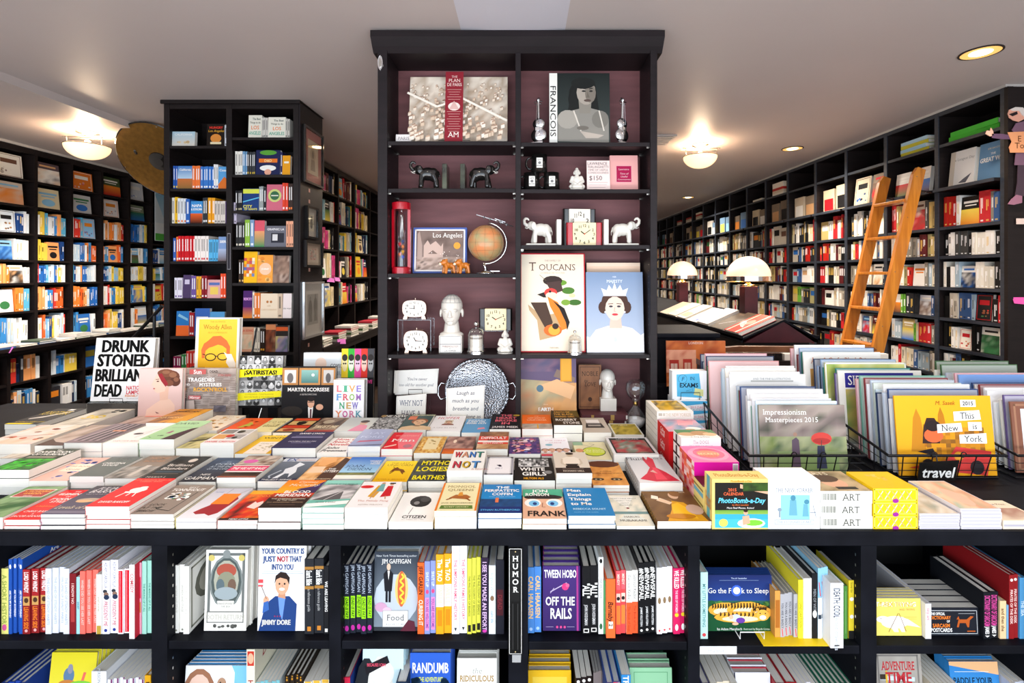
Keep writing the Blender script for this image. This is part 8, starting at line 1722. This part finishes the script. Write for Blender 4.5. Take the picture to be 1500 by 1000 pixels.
# frames on the tower's end panel
def frame(nm, y0, y1, z0, z1, mat, matcol, ops, label):
    o = tag(empty(nm, (-1.5285, (y0 + y1) / 2, (z0 + z1) / 2)), label, 'picture')
    w, h = y1 - y0, z1 - z0
    f = .016
    for a, b in (((0, -w / 2, -h / 2), (.022, w / 2, -h / 2 + f)), ((0, -w / 2, h / 2 - f), (.022, w / 2, h / 2)), ((0, -w / 2, -h / 2 + f), (.022, -w / 2 + f, h / 2 - f)), ((0, w / 2 - f, -h / 2 + f), (.022, w / 2, h / 2 - f))):
        MB().box(a, b).build('frame_bar', mat, o)
    art(MB(), [('r', 0, 0, 1, 1, matcol)] + ops, w - 2 * f, h - 2 * f, (.006, -w / 2 + f, -h / 2 + f), (0, 1, 0), (0, 0, 1), (1, 0, 0)).build('mounted_print', M_PRINT, o)
    MB().box((.014, -w / 2 + f, -h / 2 + f), (.0155, w / 2 - f, h / 2 - f)).build('glass', M_PANE, o)


sz = lambda y, Y: PZ(y, Y)
YY = lambda px: 1.5285 * FPX / (CX - px)
frame('framed_print', 3.39, 3.71, sz(266, 3.4), sz(182, 3.4), M_BLACKGLOSS, 'c06a60', [('r', .2, .16, .82, .84, 'e0cfb0'), ('f', .2, .16, .82, .84, .01, '9a6a40'), ('e', .5, .56, .16, .12, 'c8b088'), ('p', [(.36, .24), (.64, .24), (.6, .46), (.4, .46)], 'a89070'), ('e', .5, .56, .06, .08, '8a7050')], 'large rose-matted framed print at the top of the tower end')
frame('framed_print', 3.43, 3.62, sz(349, 3.45), sz(301, 3.45), M_BLACKGLOSS, 'd8d4c8', [('r', .2, .2, .8, .8, 'e8e0c8'), ('e', .5, .45, .14, .16, '8a8478'), ('r', .4, .6, .6, .74, '6a655c')], 'narrow black-framed print, second down on the tower end')
frame('framed_print', 3.41, 3.70, sz(391, 3.45), sz(352, 3.45), M_SHELF, 'c8b49c', [('r', .14, .12, .86, .88, 'e0cdb8'), ('m', .3, .24, .7, .76, 'c87868,e8d8c8,a8a090', 6, 8, 4)], 'brown-framed red motif print, third down on the tower end')
frame('framed_print', 3.38, 3.72, sz(497, 3.4), sz(413, 3.4), M_SILVER, 'd4cec4', [('r', .2, .2, .8, .8, 'a8a298'), ('e', .36, .5, .1, .2, '6a645c'), ('e', .64, .56, .1, .18, '6a645c'), ('c', .36, .72, .04, '8a847c'), ('c', .64, .76, .04, '8a847c'), ('p', [(.28, .26), (.46, .26), (.42, .5), (.3, .5)], '7a746a'), ('p', [(.56, .26), (.74, .26), (.7, .5), (.58, .5)], '7a746a')], 'silver-framed drawing of two figures, lowest on the tower end')
for i, (px, py) in enumerate(((453, 279), (453, 295), (453, 395), (452, 505))):
    Y = YY(px)
    tag(MB().box((0, -.012, -.013), (.001, .012, .013), 'd8a898').build('price_tag', M_PRINT, None, loc=(-1.5283, Y, PZ(py, Y))), f'{ORD[i + 1]} small salmon price tag down the tower end panel', 'tag', 'price tags on the tower end')
for i, (px, py, Y, rz) in enumerate(((484, 410, 5.27, .9), (494, 409, 5.46, 1.3), (500, 500, 4.71, .9), (8, 512, 4.0, .2), (1494, 440, 3.04, 0))):
    tag(MB().prism([(-.045, -.02), (.04, -.03), (.05, .02), (-.035, .03)], -.0006, 0, 'y', 'e07ad0' if i < 4 else 'e85aa8').build('paper_tag', M_PRINT, None, loc=(PX(px, Y), Y, PZ(py, Y)), rot=(-.5, 0, rz)), ['pink paper tag hanging from the upper partition shelf', 'second pink paper tag beside the upper partition shelf', 'pink paper tag over the partition ledge', 'pink paper tag under the travel ledge', 'magenta paper corner sticking out by the gable panel'][i], 'tag')
# cardboard cut-out man pinned on the gable panel
cu = tag(empty('cardboard_figure', (PX(1500, 3.0), 3.035, PZ(215, 3.0))), 'flat cardboard cut-out man holding a parchment sign', 'figure')
S = 3.0 / FPX


def cut(nm, pts, col, y=0.):
    MB().prism([((px - 1500) * S, -(py - 215) * S) for px, py in pts], -.004 - y, -y, 'y', col).build(nm, M_PRINT, cu)


cut('head', [(1484, 164), (1486, 158), (1494, 155.5), (1504, 156), (1510, 162), (1508, 172), (1500, 176), (1492, 174), (1486, 170)], 'e8a890')
cut('hair', [(1486, 158), (1494, 154.5), (1505, 155), (1512, 162), (1510, 170), (1504, 166), (1500, 160), (1490, 160)], 'e0d4cc', .004)
cut('sunglasses', [(1485, 165), (1496, 161), (1497, 165), (1490, 168)], '2a2224', .006)
cut('jacket', [(1490, 188), (1496, 178), (1512, 174), (1524, 184), (1526, 240), (1494, 240), (1498, 200)], '7a5a6c')
cut('sleeve', [(1459, 194), (1474, 194), (1486, 196), (1490, 202), (1474, 202), (1460, 200)], '6c4e66', .004)
cut('hand', [(1450, 194), (1452, 189), (1457, 190), (1458, 185), (1461, 190), (1462, 196), (1457, 198)], 'f0b8a0', .004)
cut('parchment', [(1482, 192), (1524, 190), (1522, 222), (1486, 222), (1484, 214), (1488, 206)], 'eba070', .008)
cut('trousers', [(1499, 240), (1526, 240), (1524, 285), (1502, 286), (1494, 290), (1498, 266)], '4a3a44')
cut('shoe', [(1483, 298), (1488, 291), (1496, 284), (1504, 286), (1504, 296), (1492, 299)], '9a6a7c', .004)
art(MB(), [('t', 'E', .36, .66, .3, '5a3018', '', .4), ('t', 'To', .36, .3, .3, '5a3018', '', .62)], 36 * S, 28 * S, ((1486 - 1500) * S, -.0122, -(220 - 215) * S), (1, 0, 0), (0, 0, 1), (0, -1, 0)).build('sign_lettering', M_PRINT, cu)
tag(MB().box((-.03, -.002, -.018), (.03, 0, .018), 'e0c8bc').build('name_card', M_PRINT, None, loc=(PX(1496, 3.04), 3.042, PZ(324, 3.04))), 'small beige name card on the gable panel', 'card')
# air vent beside the bowl lamp
vt = tag(empty('ceiling_vent', (1.22, 4.35, ZC)), 'small slatted ceiling vent near the bowl lamp', 'vent')
MB().box((-.11, -.16, -.012), (.11, .16, -.0005)).build('vent_frame', M_WALL, vt)
for i in range(6): MB().box((-.09, -.14 + i * .05, -.018), (.09, -.11 + i * .05, -.012)).build('slat', M_WALL, vt)

# ================================================================ books on the wall shelves
def at_shelf(P0, rz, s, y, z):
    return (P0[0] + math.cos(rz) * s - math.sin(rz) * y, P0[1] + math.sin(rz) * s + math.cos(rz) * y, z)


def add_plain(mb, loc, rz, a, b, col, page='eae4d6', face=False):
    M = Matrix.Translation(loc) @ Matrix.Rotation(rz, 4, 'Z')
    mb.box(a, b, col, M=M)
    if not face: mb.box((a[0] + .003, a[1] + .004, b[2] - .001), (b[0] - .003, b[1], b[2] + .0006), page, M=M)


def cover_art(R, col):
    c2, c3 = R.choice(PALX), R.choice(PALX)
    k = R.random()
    if k < .3: return [('n', 0, 0, 1, .7, f'{c2},{c3},{col}', 5, 5, R.randrange(999)), ('r', .15, .8, .85, .88, c2)]
    if k < .55: return [('r', .1, .7, .9, .8, c2), ('r', .2, .58, .8, .64, c2), ('e', .5, .3, .3, .18, c3)]
    if k < .8: return [('g', 0, 0, 1, .55, c2, c3), ('r', .12, .76, .88, .84, 'f4f0e8'), ('r', .2, .66, .8, .7, 'f4f0e8')]
    return [('f', .06, .04, .94, .96, .02, c2), ('r', .2, .6, .8, .78, c2), ('s', .1, .1, .9, .5, f'{c2},{c3}', 6, .06, R.randrange(99))]


PALX = ['f4f0e8', '1c1c1e', 'c8202a', '2f6fc0', 'e88a2a', 'e8d050', '3a7a4a', '8ac0e0', '6a4a3a', 'd8a878']


def fill(P0, rz, L, z, hmax, pals, seed, name, where, group, nface=.12, dep=.15, tmin=.016, tmax=.036, full=1., sink=None, hmin=.62, cat='book', kindw='spine'):
    R = random.Random(seed)
    s, i, n = .008, 0, 0
    end = L * full - .006
    while s < end - .02:
        col = R.choice(pals)
        h = hmax * R.uniform(hmin, .93)
        if R.random() < nface and s < end - .15:
            w, t = min(h * R.uniform(.66, .8), .2), .02
            if s + w > end: w = end - s
            i += 1
            if sink is not None:
                add_plain(sink, at_shelf(P0, rz, s + w / 2, .04, z + .0005), rz, (-w / 2, 0, 0), (w / 2, t, h), col, face=True)
                add_plain(sink, at_shelf(P0, rz, s + w / 2, .04, z + .0005), rz, (-w * .35, -.001, h * .5), (w * .35, .002, h * .8), R.choice(PALX), face=True)
            else:
                book(name, w - .004, h, t, col, at_shelf(P0, rz, s + w / 2, .03 + t / 2, z + .0005), 'face', None, False, rz, -.07, front=cover_art(R, col), label=f'{cname(col)} face-out cover, {ORD[i]} from the left, {where}', cat=cat, group=group, key=(seed, i), simple=True)
            s += w + .004
            continue
        t = R.uniform(tmin, tmax)
        for _ in range(R.choice((1, 1, 1, 2, 2, 3))):
            if s + t > end: break
            i += 1
            d = dep * R.uniform(.85, 1)
            y0 = .02 + R.uniform(0, .012)
            if sink is not None:
                add_plain(sink, at_shelf(P0, rz, s + t / 2, y0, z + .0005), rz, (-t / 2 + .0004, 0, 0), (t / 2 - .0004, d, h), col)
                b = mix(col, R.choice(['ffffff', '101010', 'e8c060']), .6)
                add_plain(sink, at_shelf(P0, rz, s + t / 2, y0, z + .0005), rz, (-t * .3, -.0006, h * .45), (t * .3, .001, h * .85), b, face=True)
            else:
                b = mix(col, R.choice(['ffffff', 'ffffff', '101010', 'e8c060']), .75)
                y = R.uniform(.1, .3)
                sa = [('r', y, .2, y + R.uniform(.2, .45), .8, b)] if t < .022 else [('r', y, .28, y + R.uniform(.3, .5), .48, b), ('r', y, .56, y + R.uniform(.2, .4), .7, b)]
                sa.append(('r', .9, .25, .95, .75, b))
                book(name, d, h, t - .0008, col, at_shelf(P0, rz, s + t / 2, y0 + d / 2, z + .0005), 'spine', None, R.random() < .5, rz, 0, sart=sa, label=f'{cname(col)} {kindw}, {ORD[i]} from the left, {where}', cat=cat, group=group, key=(seed, i), simple=True)
            s += t
            h *= R.uniform(.985, 1.0)
        s += R.choice((0, 0, .003))
    return i


def flat_pile(P0, rz, s, y, z, w, d, n, t, cols, name, label, group, seed=0, sink=None, page='ece8de', turn=0):
    R = random.Random(seed)
    for k in range(n):
        c = cols[k % len(cols)]
        loc = at_shelf(P0, rz, s + R.uniform(-.006, .006), y + d / 2, z + .0004 + k * (t + .0004))
        if sink is not None: add_plain(sink, loc, rz, (-w / 2, -d / 2, 0), (w / 2, d / 2, t), c, face=True)
        else: book(name, d if turn else w, w if turn else d, t, c, loc, 'flat', None, True, rz + turn + R.uniform(-.05, .05), label=(f'{cname(c)} lying book, {ORD[n - k]} from the top of {label}' if n > 1 else f'{cname(c)} lying book, {label}'), cat='book', group=group, key=(name, w, d, t, str(c)))


# ---- right-hand wall
RW = ['e8e2d4', 'f4f0e8', '1c1c1e', 'd8d0c0', 'b8241c', 'c8c0b0', '26282c', 'f4f2ec', '8a8478', 'f0ece4', 'e6dcc4', '5a1c20', '3a5a8a', 'c8b070', 'a8bcc8', 'c82a30', '4a4a48', 'ece6d8']
RB = [RW + ['141414'] * 5, RW + ['a8a070', 'd8dce0', '6aa83c'], RW + ['e8e4da'] * 5]
far = MB()
BW = ['nearest ladder-wall bay', 'second ladder-wall bay', 'third ladder-wall bay']
GR = 'books on the ladder wall'
rot = -math.pi / 2
for b in range(len(RY) - 1):
    P0 = (XR, RY[b + 1], 0)
    L = RY[b + 1] - RY[b]
    P = (P0[0], P0[1] - .018, 0)
    for r in range(1, 9):
        hmax = (RZ[r - 1] - RZ[r] - .022)
        ind = b < 3 and r < 8
        if r == 1:
            R = random.Random(b * 31)
            s = .03
            i = 0
            if b in (3, 5, 8, 10) : pass
            while s < L - .2 and not (b > 2 and R.random() < .15):
                w = R.uniform(.15, .2) if b else .195
                h = min(hmax * .92, w * 1.32)
                col = R.choice(['e8e4dc', 'c8b8a0', '8a7a68', '6a8aa8', 'd8c8a8', '7a6a5a']) if b else ['e6e4e0', '5f88ac'][i % 2]
                i += 1
                ops = cover_art(R, col) if b else [[('t', 'THE', .5, .7, .05, 'f0ece4', 's'), ('t', 'GREAT WAR', .5, .56, .11, 'f0ece4', 'bs'), ('t', 'JOE SACCO', .5, .84, .04, 'e0c890', 's')], [('t', 'The Longest Day', .5, .76, .07, '8a8a8a', 's'), ('p', [(.4, .1), (.6, .2), (.9, .32), (.7, .08)], '5a5a64'), ('r', .0, 0, .2, 1, 'cfc4b4')]][i & 1]
                if ind: book('display_volume', w, h, .03, col, at_shelf(P, rot, s + w / 2, .05, RZ[1] + .0005), 'face', None, True, rot, -.1, front=ops, label=f'{cname(col)} large face-out volume, {ORD[i]} from the left on the ledge shelf, {BW[b]}', cat='book', group=GR, key=(b, i), simple=True)
                else: add_plain(far, at_shelf(P, rot, s + w / 2, .05, RZ[1] + .0005), rot, (-w / 2, 0, 0), (w / 2, .03, h), col, face=True); add_plain(far, at_shelf(P, rot, s + w / 2, .05, RZ[1] + .0005), rot, (-w * .4, -.001, h * .1), (w * .4, .004, h * .6), R.choice(PALX), face=True)
                s += w + .03
            continue
        fill(P, rot, L - .03, RZ[r], hmax, RB[min(b, 2) if b < 3 else b % 3], 100 + b * 10 + r, 'novel', (f'{ORD[r + 1]} shelf down, {BW[b]}' if ind else ''), GR, nface=.16 if b < 4 else .1, tmin=.02, tmax=.042, dep=.17, sink=None if ind else far, hmin=.7)
# lying stacks on the very top shelves
flat_pile((XR, RY[1] - .02, 0), rot, .24, .02, RZ[0], .36, .22, 2, .035, ['3fae2e', '48b838'], 'picture_book', 'the green pair on the topmost wall shelf', GR, 1, turn=math.pi / 2)
flat_pile((XR, RY[2] - .02, 0), rot, .24, .02, RZ[0], .26, .19, 4, .028, ['b8b02c', '9cc4dc', 'c0b838', 'a8cce0'], 'picture_book', 'the pile above the ladder', GR, 2, turn=math.pi / 2)
for b, n in ((5, 5), (6, 1), (10, 4), (11, 3), (12, 3)): flat_pile((XR, RY[b + 1] - .02, 0), rot, .22, .02, RZ[0], .24, .18, n, .03, ['ece4d4', 'd8c8b0', 'b8302c', 'f0e8d8'], '', '', '', b, sink=far)
tag(far.build('distant_shelf_books', M_PRINT), 'books filling the farther bays of the ladder wall', 'books', kind='stuff')

# ---- left-hand wall: travel books
LW = ['2f6fc0', 'f4f2ee', 'e8eef4', '3a8ad0', 'f08a3a', '8ac0e8', 'f4f4f4', 'd83a30', '244a8a', 'f0d050', '4a90c8', 'e86a30', 'c8dcec', '5ab0d8', 'f4f4f2', 'eef2f6', 'dfe9f2', 'f4a868']
far = MB()
GT = 'books on the travel wall'
lrot = math.pi / 2
LB = ['', 'first travel-wall bay in view', 'second travel-wall bay in view', 'third travel-wall bay in view', 'fourth travel-wall bay in view', 'fifth travel-wall bay in view', 'last travel-wall bay', '']
FC = [['e8e4dc', 'd8c8b8', 'f4f4f4', '8aa8c8'], ['5a4a50', 'e8d8b0'], ['e07828', 'c8c8c8'], ['4a5a38', 'f0e8e4'], ['d8dce0', '8a9478'], ['88c0dc', '6a8a50']]
for b in range(len(LY) - 1):
    P = (XL, LY[b] + .016, 0)
    L = LY[b + 1] - LY[b] - .03
    for r in range(6):
        hmax = ((EYE + 1.06) if r == 0 else LZ[r - 1] - .018) - LZ[r]
        vis = 1 <= b <= 6
        if b == 6 and r < 3: continue
        if r < 2:
            if not vis: continue
            R = random.Random(b * 5 + r)
            col = FC[b - 1][r % len(FC[b - 1])]
            w = R.uniform(.19, .25)
            h = min(hmax * R.uniform(.82, .92), .22)
            book('display_volume', w, h, .02, col, at_shelf(P, lrot, L * .45, .05, LZ[r] + .0005), 'face', None, True, lrot, -.09, front=cover_art(R, col), label=f'{cname(col)} lone face-out cover, {ORD[r + 1]} shelf down, {LB[b]}', cat='book', group=GT, key=(b, r), simple=True)
            continue
        fill(P, lrot, L, LZ[r], hmax, LW, 500 + b * 10 + r, 'travel_guide', f'{ORD[r + 1]} shelf down, {LB[b]}', GT, nface=.1, tmin=.016, tmax=.03, dep=.13, sink=None if vis else far, full=.95, hmin=.74)
    fill(P, lrot, L, 1.0705, .26, LW, 590 + b, 'travel_guide', f'ledge row, {LB[b]}', GT, nface=.1, tmin=.018, tmax=.03, dep=.13, sink=None if vis else far, full=.95, hmin=.7)
    R = random.Random(b)
    for k in range(2):
        flat_pile((XL + .02, LY[b], 0), lrot, .09 + .17 * k, -.18, 1.0702, .15, .17, R.choice((1, 2, 3)), .016, R.sample(['f0ece6', '8a2430', 'e8e4e0', '3a5a8a', 'd8d4cc', '5a6a5a'], 4), 'atlas', f'{ORD[k + 1]} ledge pile, {LB[b] or "bay out of view"}', GT, b * 3 + k, sink=None if vis else far)
    for z in (.76, .46):
        fill((XL + .12, LY[b] + .016, 0), lrot, L, z, .25, LW + ['1c2a4a', '20344a', '2a2a30'] * 3, 700 + b * 10 + int(z * 10), 'travel_guide', '', GT, nface=.05, sink=far, full=.9)
tp_ = tag(empty('travel_poster', (XL + .006, 5.99, EYE + .76)), 'tall pale blue and green landscape poster past the last travel bay', 'poster')
MB().box((-.004, -.15, -.37), (0, .15, .35), 'e8ecf0').build('board', M_PRINT, tp_)
art(MB(), [('g', 0, .3, 1, 1, 'cfe4ee', '58a8c8'), ('r', 0, .12, 1, .3, 'f0f2f0'), ('r', 0, 0, 1, .12, '5ab84a'), ('p', [(0, .3), (.6, .3), (0, .75)], 'dfe8ea')], .29, .71, (.0002, -.145, -.365), (0, 1, 0), (0, 0, 1), (1, 0, 0)).build('poster_print', M_PRINT, tp_)
tag(far.build('low_shelf_books', M_PRINT), 'travel books on the low shelves under the ledge', 'books', kind='stuff')

# ---- partition bookcases behind the tower
PWL = ['f0ece0', '1e1e20', 'c8242c', '8ab8c8', 'e8d8b0', '2a3a5a', 'f4f4f0', 'd84a8a', 'e0c030', '3a7a8a', '6a3a3a', 'b8b0a0']
for b in range(4):
    P = (XP, PY[b] + .018, 0)
    for r in range(5):
        hm = .29
        fill(P, lrot, PY[b + 1] - PY[b] - .03, PZs[r], hm, PWL, 900 + b * 10 + r, 'shelf_book', f'{ORD[r + 1]} shelf down, {ORD[b + 1]} partition bay', 'books on the partition bookcases', nface=.1, full=.96, tmin=.022, tmax=.045, hmin=.6) if b else None
for k in range(8):
    flat_pile((-1.75, 4.35 + .36 * k, 0), lrot, .1, .02, 1.0302, .22, .17, 3 + k % 3, .022, ['f0ece4', '4a6a3a', 'e8e4dc', 'c83a4a', 'f4f0ea', 'd8b8a0'], 'remainder_book', f'the {ORD[k + 1]} pile on the partition ledge', 'piles on the partition ledge', 40 + k)

# ---- the tower: every shelf as in the photograph (sizes in photograph pixels)
U = 3.38 / FPX
GU = 'books in the tower bookcase'


def tower(P, z, items, where, x0):
    s = (PX(x0, 3.38) - P)
    i = 0
    for it in items:
        if it[0] == 'g': s += it[1] * U; continue
        if it[0] == 's':
            _, n, w, h, col = it[:5]
            for _k in range(n):
                i += 1
                b = mix(col, 'ffffff' if sum(hx(col)) < 1.2 else '303030', .7)
                book('guidebook', .17, h * U, w * U - .0008, col, (P + s + w * U / 2, YT + .02 + .085 + .004 * (i % 3), z + .0005), 'spine', None, False, 0, 0, sart=[('r', .12, .3, .6, .7, b), ('r', .86, .2, .94, .8, it[5] if len(it) > 5 else b)], label=f'{cname(col)} spine, {ORD[i]} from the left, {where}', cat='book', group=GU, key=(col, w, h), simple=True)
                s += w * U
        else:
            _, w, h, col, ops = it
            i += 1
            book('guidebook', w * U - .002, h * U, .025, col, (P + s + w * U / 2, YT + .035, z + .0005), 'face', None, False, 0, -.05, front=ops, label=f'{cname(col)} face-out cover, {ORD[i]} from the left, {where}', cat='book', group=GU, key=where + str(i), simple=True)
            s += w * U


CA = [('g', 0, .45, 1, 1, 'b8d4ea', '3a78c0'), ('g', 0, 0, 1, .45, '8a6a3a', 'c8703a'), ('t', 'California', .5, .84, .09, W_, 'b', .8)]
WK = [('g', 0, 0, 1, 1, 'd8d0c4', 'a8c8d8'), ('t', 'CALIFORNIA', .5, .8, .14, 'f4f0ec', '', .86), ('s', .2, .1, .8, .5, 'b89060,e8d8b0', 5, .1, 2)]
BST = [('t', 'The Best', .6, .84, .09, '4a5a54', 'b', .6), ('t', 'Things to do', .5, .68, .08, '6a6a5a', 'b', .8), ('t', 'LOS', .5, .46, .16, 'e8884a', 'b', .6), ('t', 'ANGELES', .5, .22, .15, '58a890', 'b', .88)]
TLW = lambda k: f'{ORD[k]} shelf down, tower column near the disc'
TRW = lambda k: f'{ORD[k]} shelf down, tower column near the frames'
PLx, PRx = -2.447, -2.017
tower(PLx, TL[0], [('f', 34, 22, 'c8ccd0', WK), ('g', 17), ('f', 27, 33, '1c1410', [('t', 'HUNGRY', .5, .85, .1, 'e83a2a', 'b'), ('t', 'Los Angeles', .5, .7, .1, 'e8b030', 'i'), ('e', .5, .36, .3, .2, 'd88a3c'), ('r', .2, .1, .8, .2, 'e8d8b0')]), ('s', 1, 4, 31, 'd0d4dc')], TLW(1), 251)
tower(PLx, TL[1], [('s', 2, 3, 34, '2a5ab0', 'f0d030'), ('f', 22, 34, '3a70c0', CA), ('s', 3, 4, 34, 'ee7a3a'), ('s', 5, 4, 33, '3a78c8', 'f4f4f4'), ('s', 2, 3, 36, 'f0f0f0', '2a5ab0'), ('f', 17, 33, '5aa0d8', [('t', 'Coastal', .5, .84, .1, W_, 'b'), ('p', [(0, 0), (1, 0), (1, .3), (.5, .55), (0, .2)], 'd8702a')]), ('s', 1, 6, 44, '4a9ae0')], TLW(2), 253)
tower(PLx, TL[2], [('s', 1, 4, 38, 'e8e4dc'), ('s', 1, 5, 39, 'e8b820'), ('s', 3, 4, 37, 'e0e4e8', 'e87a3a'), ('s', 1, 6, 36, '2a60b0'), ('f', 18, 33, '3f8fd0', [('t', 'NAPA', .5, .8, .12, W_, 'b'), ('t', '& SONOMA', .5, .64, .1, W_, 'b'), ('g', 0, 0, 1, .45, '2a1410', 'e0602a')]), ('s', 2, 4, 38, '30343a'), ('s', 2, 5, 38, 'e8a020'), ('s', 4, 4, 33, 'd8d0c8'), ('s', 3, 4, 32, '5a3a80'), ('s', 1, 4, 31, 'c8c0d8')], TLW(3), 251)
tower(PLx, TL[3], [('s', 1, 4, 34, '3a60b0'), ('s', 1, 4, 36, 'e8702a'), ('s', 6, 4, 37, 'c81a24'), ('s', 5, 4, 37, 'f0e8e4', 'c8303a'), ('s', 4, 3.4, 32, '58b0e0'), ('f', 20, 36, '7a98c8', [('g', 0, 0, 1, .5, '6a5a5a', 'a8b8d8'), ('t', 'SIERRA', .5, .8, .1, W_, 'b')])], TLW(4), 253)
tower(PLx, TL[4], [('s', 3, 4, 30, 'e0dcea', '6a4a90'), ('f', 12, 34, '4a3a60', [('r', .2, .6, .8, .8, 'c8c0d8')]), ('s', 2, 4, 33, '6a5098'), ('s', 2, 4, 32, 'e8b030'), ('s', 2, 4, 33, '8a1c28'), ('f', 20, 27, 'd8a0a0', [('r', .1, .7, .9, .85, '5a70b0'), ('r', .2, .2, .8, .6, 'e8c860')]), ('s', 5, 3.6, 36, 'e8502c')], TLW(5), 255)
tower(PLx, TL[5], [('f', 19, 36, '2a78c0', [('r', 0, 0, 1, .42, 'ee6a2a'), ('p', [(.1, .8), (.9, .6), (.9, .7), (.2, .9)], '8ac0e0')]), ('s', 2, 4, 34, 'a81c20'), ('f', 22, 40, '3a68b8', [('r', .1, .6, .9, .7, 'e8e8f0')]), ('f', 22, 35, '58a0d8', [('r', .1, .5, .9, .6, 'f0f0f0')])], TLW(6), 257)
tower(PLx, TL[6], [('s', 3, 4, 22, '8a1a4a'), ('s', 2, 4, 25, '3a8a4a'), ('s', 3, 4, 30, 'd83a30'), ('s', 3, 4, 28, 'e8e8e4'), ('s', 3, 4, 26, '2a5a8a')], TLW(7), 253)
tower(PRx, TR[0], [('g', 20), ('f', 20, 34, 'e6e2d4', BST), ('s', 3, 3, 30, 'd0ccc4'), ('f', 26, 31, 'eae6d8', BST), ('s', 2, 3, 28, 'c8c4bc')], TRW(1), 343)
tower(PRx, TR[1], [('s', 3, 3.7, 35, 'efece4'), ('s', 2, 3.4, 35, '6a98c0'), ('s', 4, 3, 34, '3a3c40', 'c8a83c'), ('f', 36, 37, '1f2550', [('e', .5, .9, .35, .1, '5aa03a'), ('r', .12, .5, .88, .66, 'e87a2a'), ('t', 'D&D', .5, .58, .1, 'f8e0a0', 'b'), ('e', .5, .28, .34, .12, 'f4f4f0'), ('e', .5, .12, .14, .12, 'e8a890')]), ('s', 1, 3, 34, '2a2a5a'), ('f', 12, 29, 'eaa020', [('r', .2, .6, .8, .7, 'f8f0d8')])], TRW(2), 344)
tower(PRx, TR[2], [('s', 3, 3.6, 30, '202024', 'c8c0a0'), ('f', 24, 33, '1c3c78', [('r', 0, .78, 1, .98, 'd8e050'), ('l', [(0, .4), (1, .6)], .05, '58b8e0'), ('t', 'CITY', .3, .2, .13, 'e8e050', 'b'), ('t', 'OF GIANTS', .5, .08, .08, 'e8e050', 'b')]), ('s', 2, 3.4, 36, '98a0a0'), ('s', 1, 4, 34, '2a2c30'), ('f', 24, 39, 'cf6a80', [('c', .5, .58, .25, 'c8d080'), ('c', .5, .58, .17, '3a6a4a'), ('r', .28, .56, .72, .6, 'e8e8d8')]), ('s', 2, 4, 41, 'e0452c'), ('s', 3, 3.6, 40, '3a2a26', 'e87a3a'), ('s', 1, 4, 40, 'e8dcd4')], TRW(3), 344)
tower(PRx, TR[3], [('s', 4, 3.2, 36, '2a2a2c', 'e8e0d0'), ('s', 2, 4, 40, '8ab83c'), ('s', 1, 6, 40, '7a9ac0'), ('f', 15, 39, 'd8586a', [('g', 0, 0, 1, .6, '3a8a5a', 'e8a070')]), ('f', 32, 31, '6a6c78', [('r', .3, .2, .9, .66, '2a2c38'), ('r', .36, .3, .6, .6, 'd8d8dc'), ('t', 'GRAPHIC LA', .5, .84, .1, 'e8e8ec', 'b')]), ('s', 3, 3.8, 38, 'e8a888'), ('s', 2, 3.6, 38, 'f0dcd4')], TRW(4), 345)
tower(PRx, TR[4], [('s', 2, 3.6, 34, '3a2a22', 'd8b070'), ('f', 20, 46, 'f0b818', [('m', 0, .2, .8, .8, 'f0b818,d84a2a,3a6ab0,f4e8c8', 4, 6, 8)]), ('f', 23, 41, 'f0a040', [('s', 0, 0, 1, 1, 'f4c878,e88a30', 14, .08, 5), ('c', .5, .5, .22, 'f0c8a8'), ('t', 'JOURNEY', .5, .5, .06, 'fff', 'b', .5)]), ('f', 24, 40, '3c2c28', [('n', 0, 0, 1, 1, '2a1c18,a88a78,5a4038,d8c0b0', 6, 8, 44, .9)])], TRW(5), 349)
tower(PRx, TR[5], [('f', 14, 40, '4a2068', [('t', 'MEMORY', .5, .7, .1, 'e0a0e0', 'b'), ('g', 0, 0, 1, .4, 'e88a2a', '7a2a68')]), ('s', 1, 3.5, 38, 'f0e8dc'), ('s', 2, 4, 37, 'e88030'), ('f', 26, 36, 'eedcc4', [('c', .4, .66, .05, 'b8743c'), ('c', .6, .66, .05, 'b8743c'), ('t', 'LIES', .5, .5, .06, 'c8a070', 's'), ('t', 'CARTOGRAPHY', .5, .34, .06, 'c8a070', 's')]), ('s', 1, 7, 36, 'd8c0a8'), ('f', 13, 36, 'f0e4e4', [('t', 'the ways', .5, .4, .07, '444', 'i')])], TRW(6), 355)
tower(PRx, TR[6], [('f', 19, 36, 'd8a080', [('t', 'LA SONG', .5, .86, .09, 'c84a3a', 'b'), ('n', .1, .1, .9, .7, '88b0a0,e8c8a8,c87858', 4, 5, 46)]), ('s', 3, 3, 35, 'e8e0d0'), ('s', 2, 4, 34, '2a1c14', 'd8982a'), ('f', 15, 40, 'd88a5a', [('n', 0, 0, 1, .8, 'c8683a,3a1c18,e8a878', 4, 5, 47)]), ('f', 18, 38, '2c2420', [('r', 0, .8, 1, .95, 'e0602a'), ('n', 0, 0, 1, .6, '3a6a30,8a7ab0,d8c83c', 4, 4, 48)])], TRW(7), 352)
bl = tag(empty('section_sign', (PX(334.5, 3.35), YT - .0015, (PZ(341, 3.35) + PZ(395, 3.35)) / 2)), 'narrow dark strip sign on the tower divider', 'sign')
MB().box((-.011, -.003, -.125), (.011, 0, .125), '8a8890').build('board', M_PRINT, bl)
MB().box((-.008, -.0035, -.12), (.008, -.002, .12), '2a2830').build('panel', M_PRINT, bl)
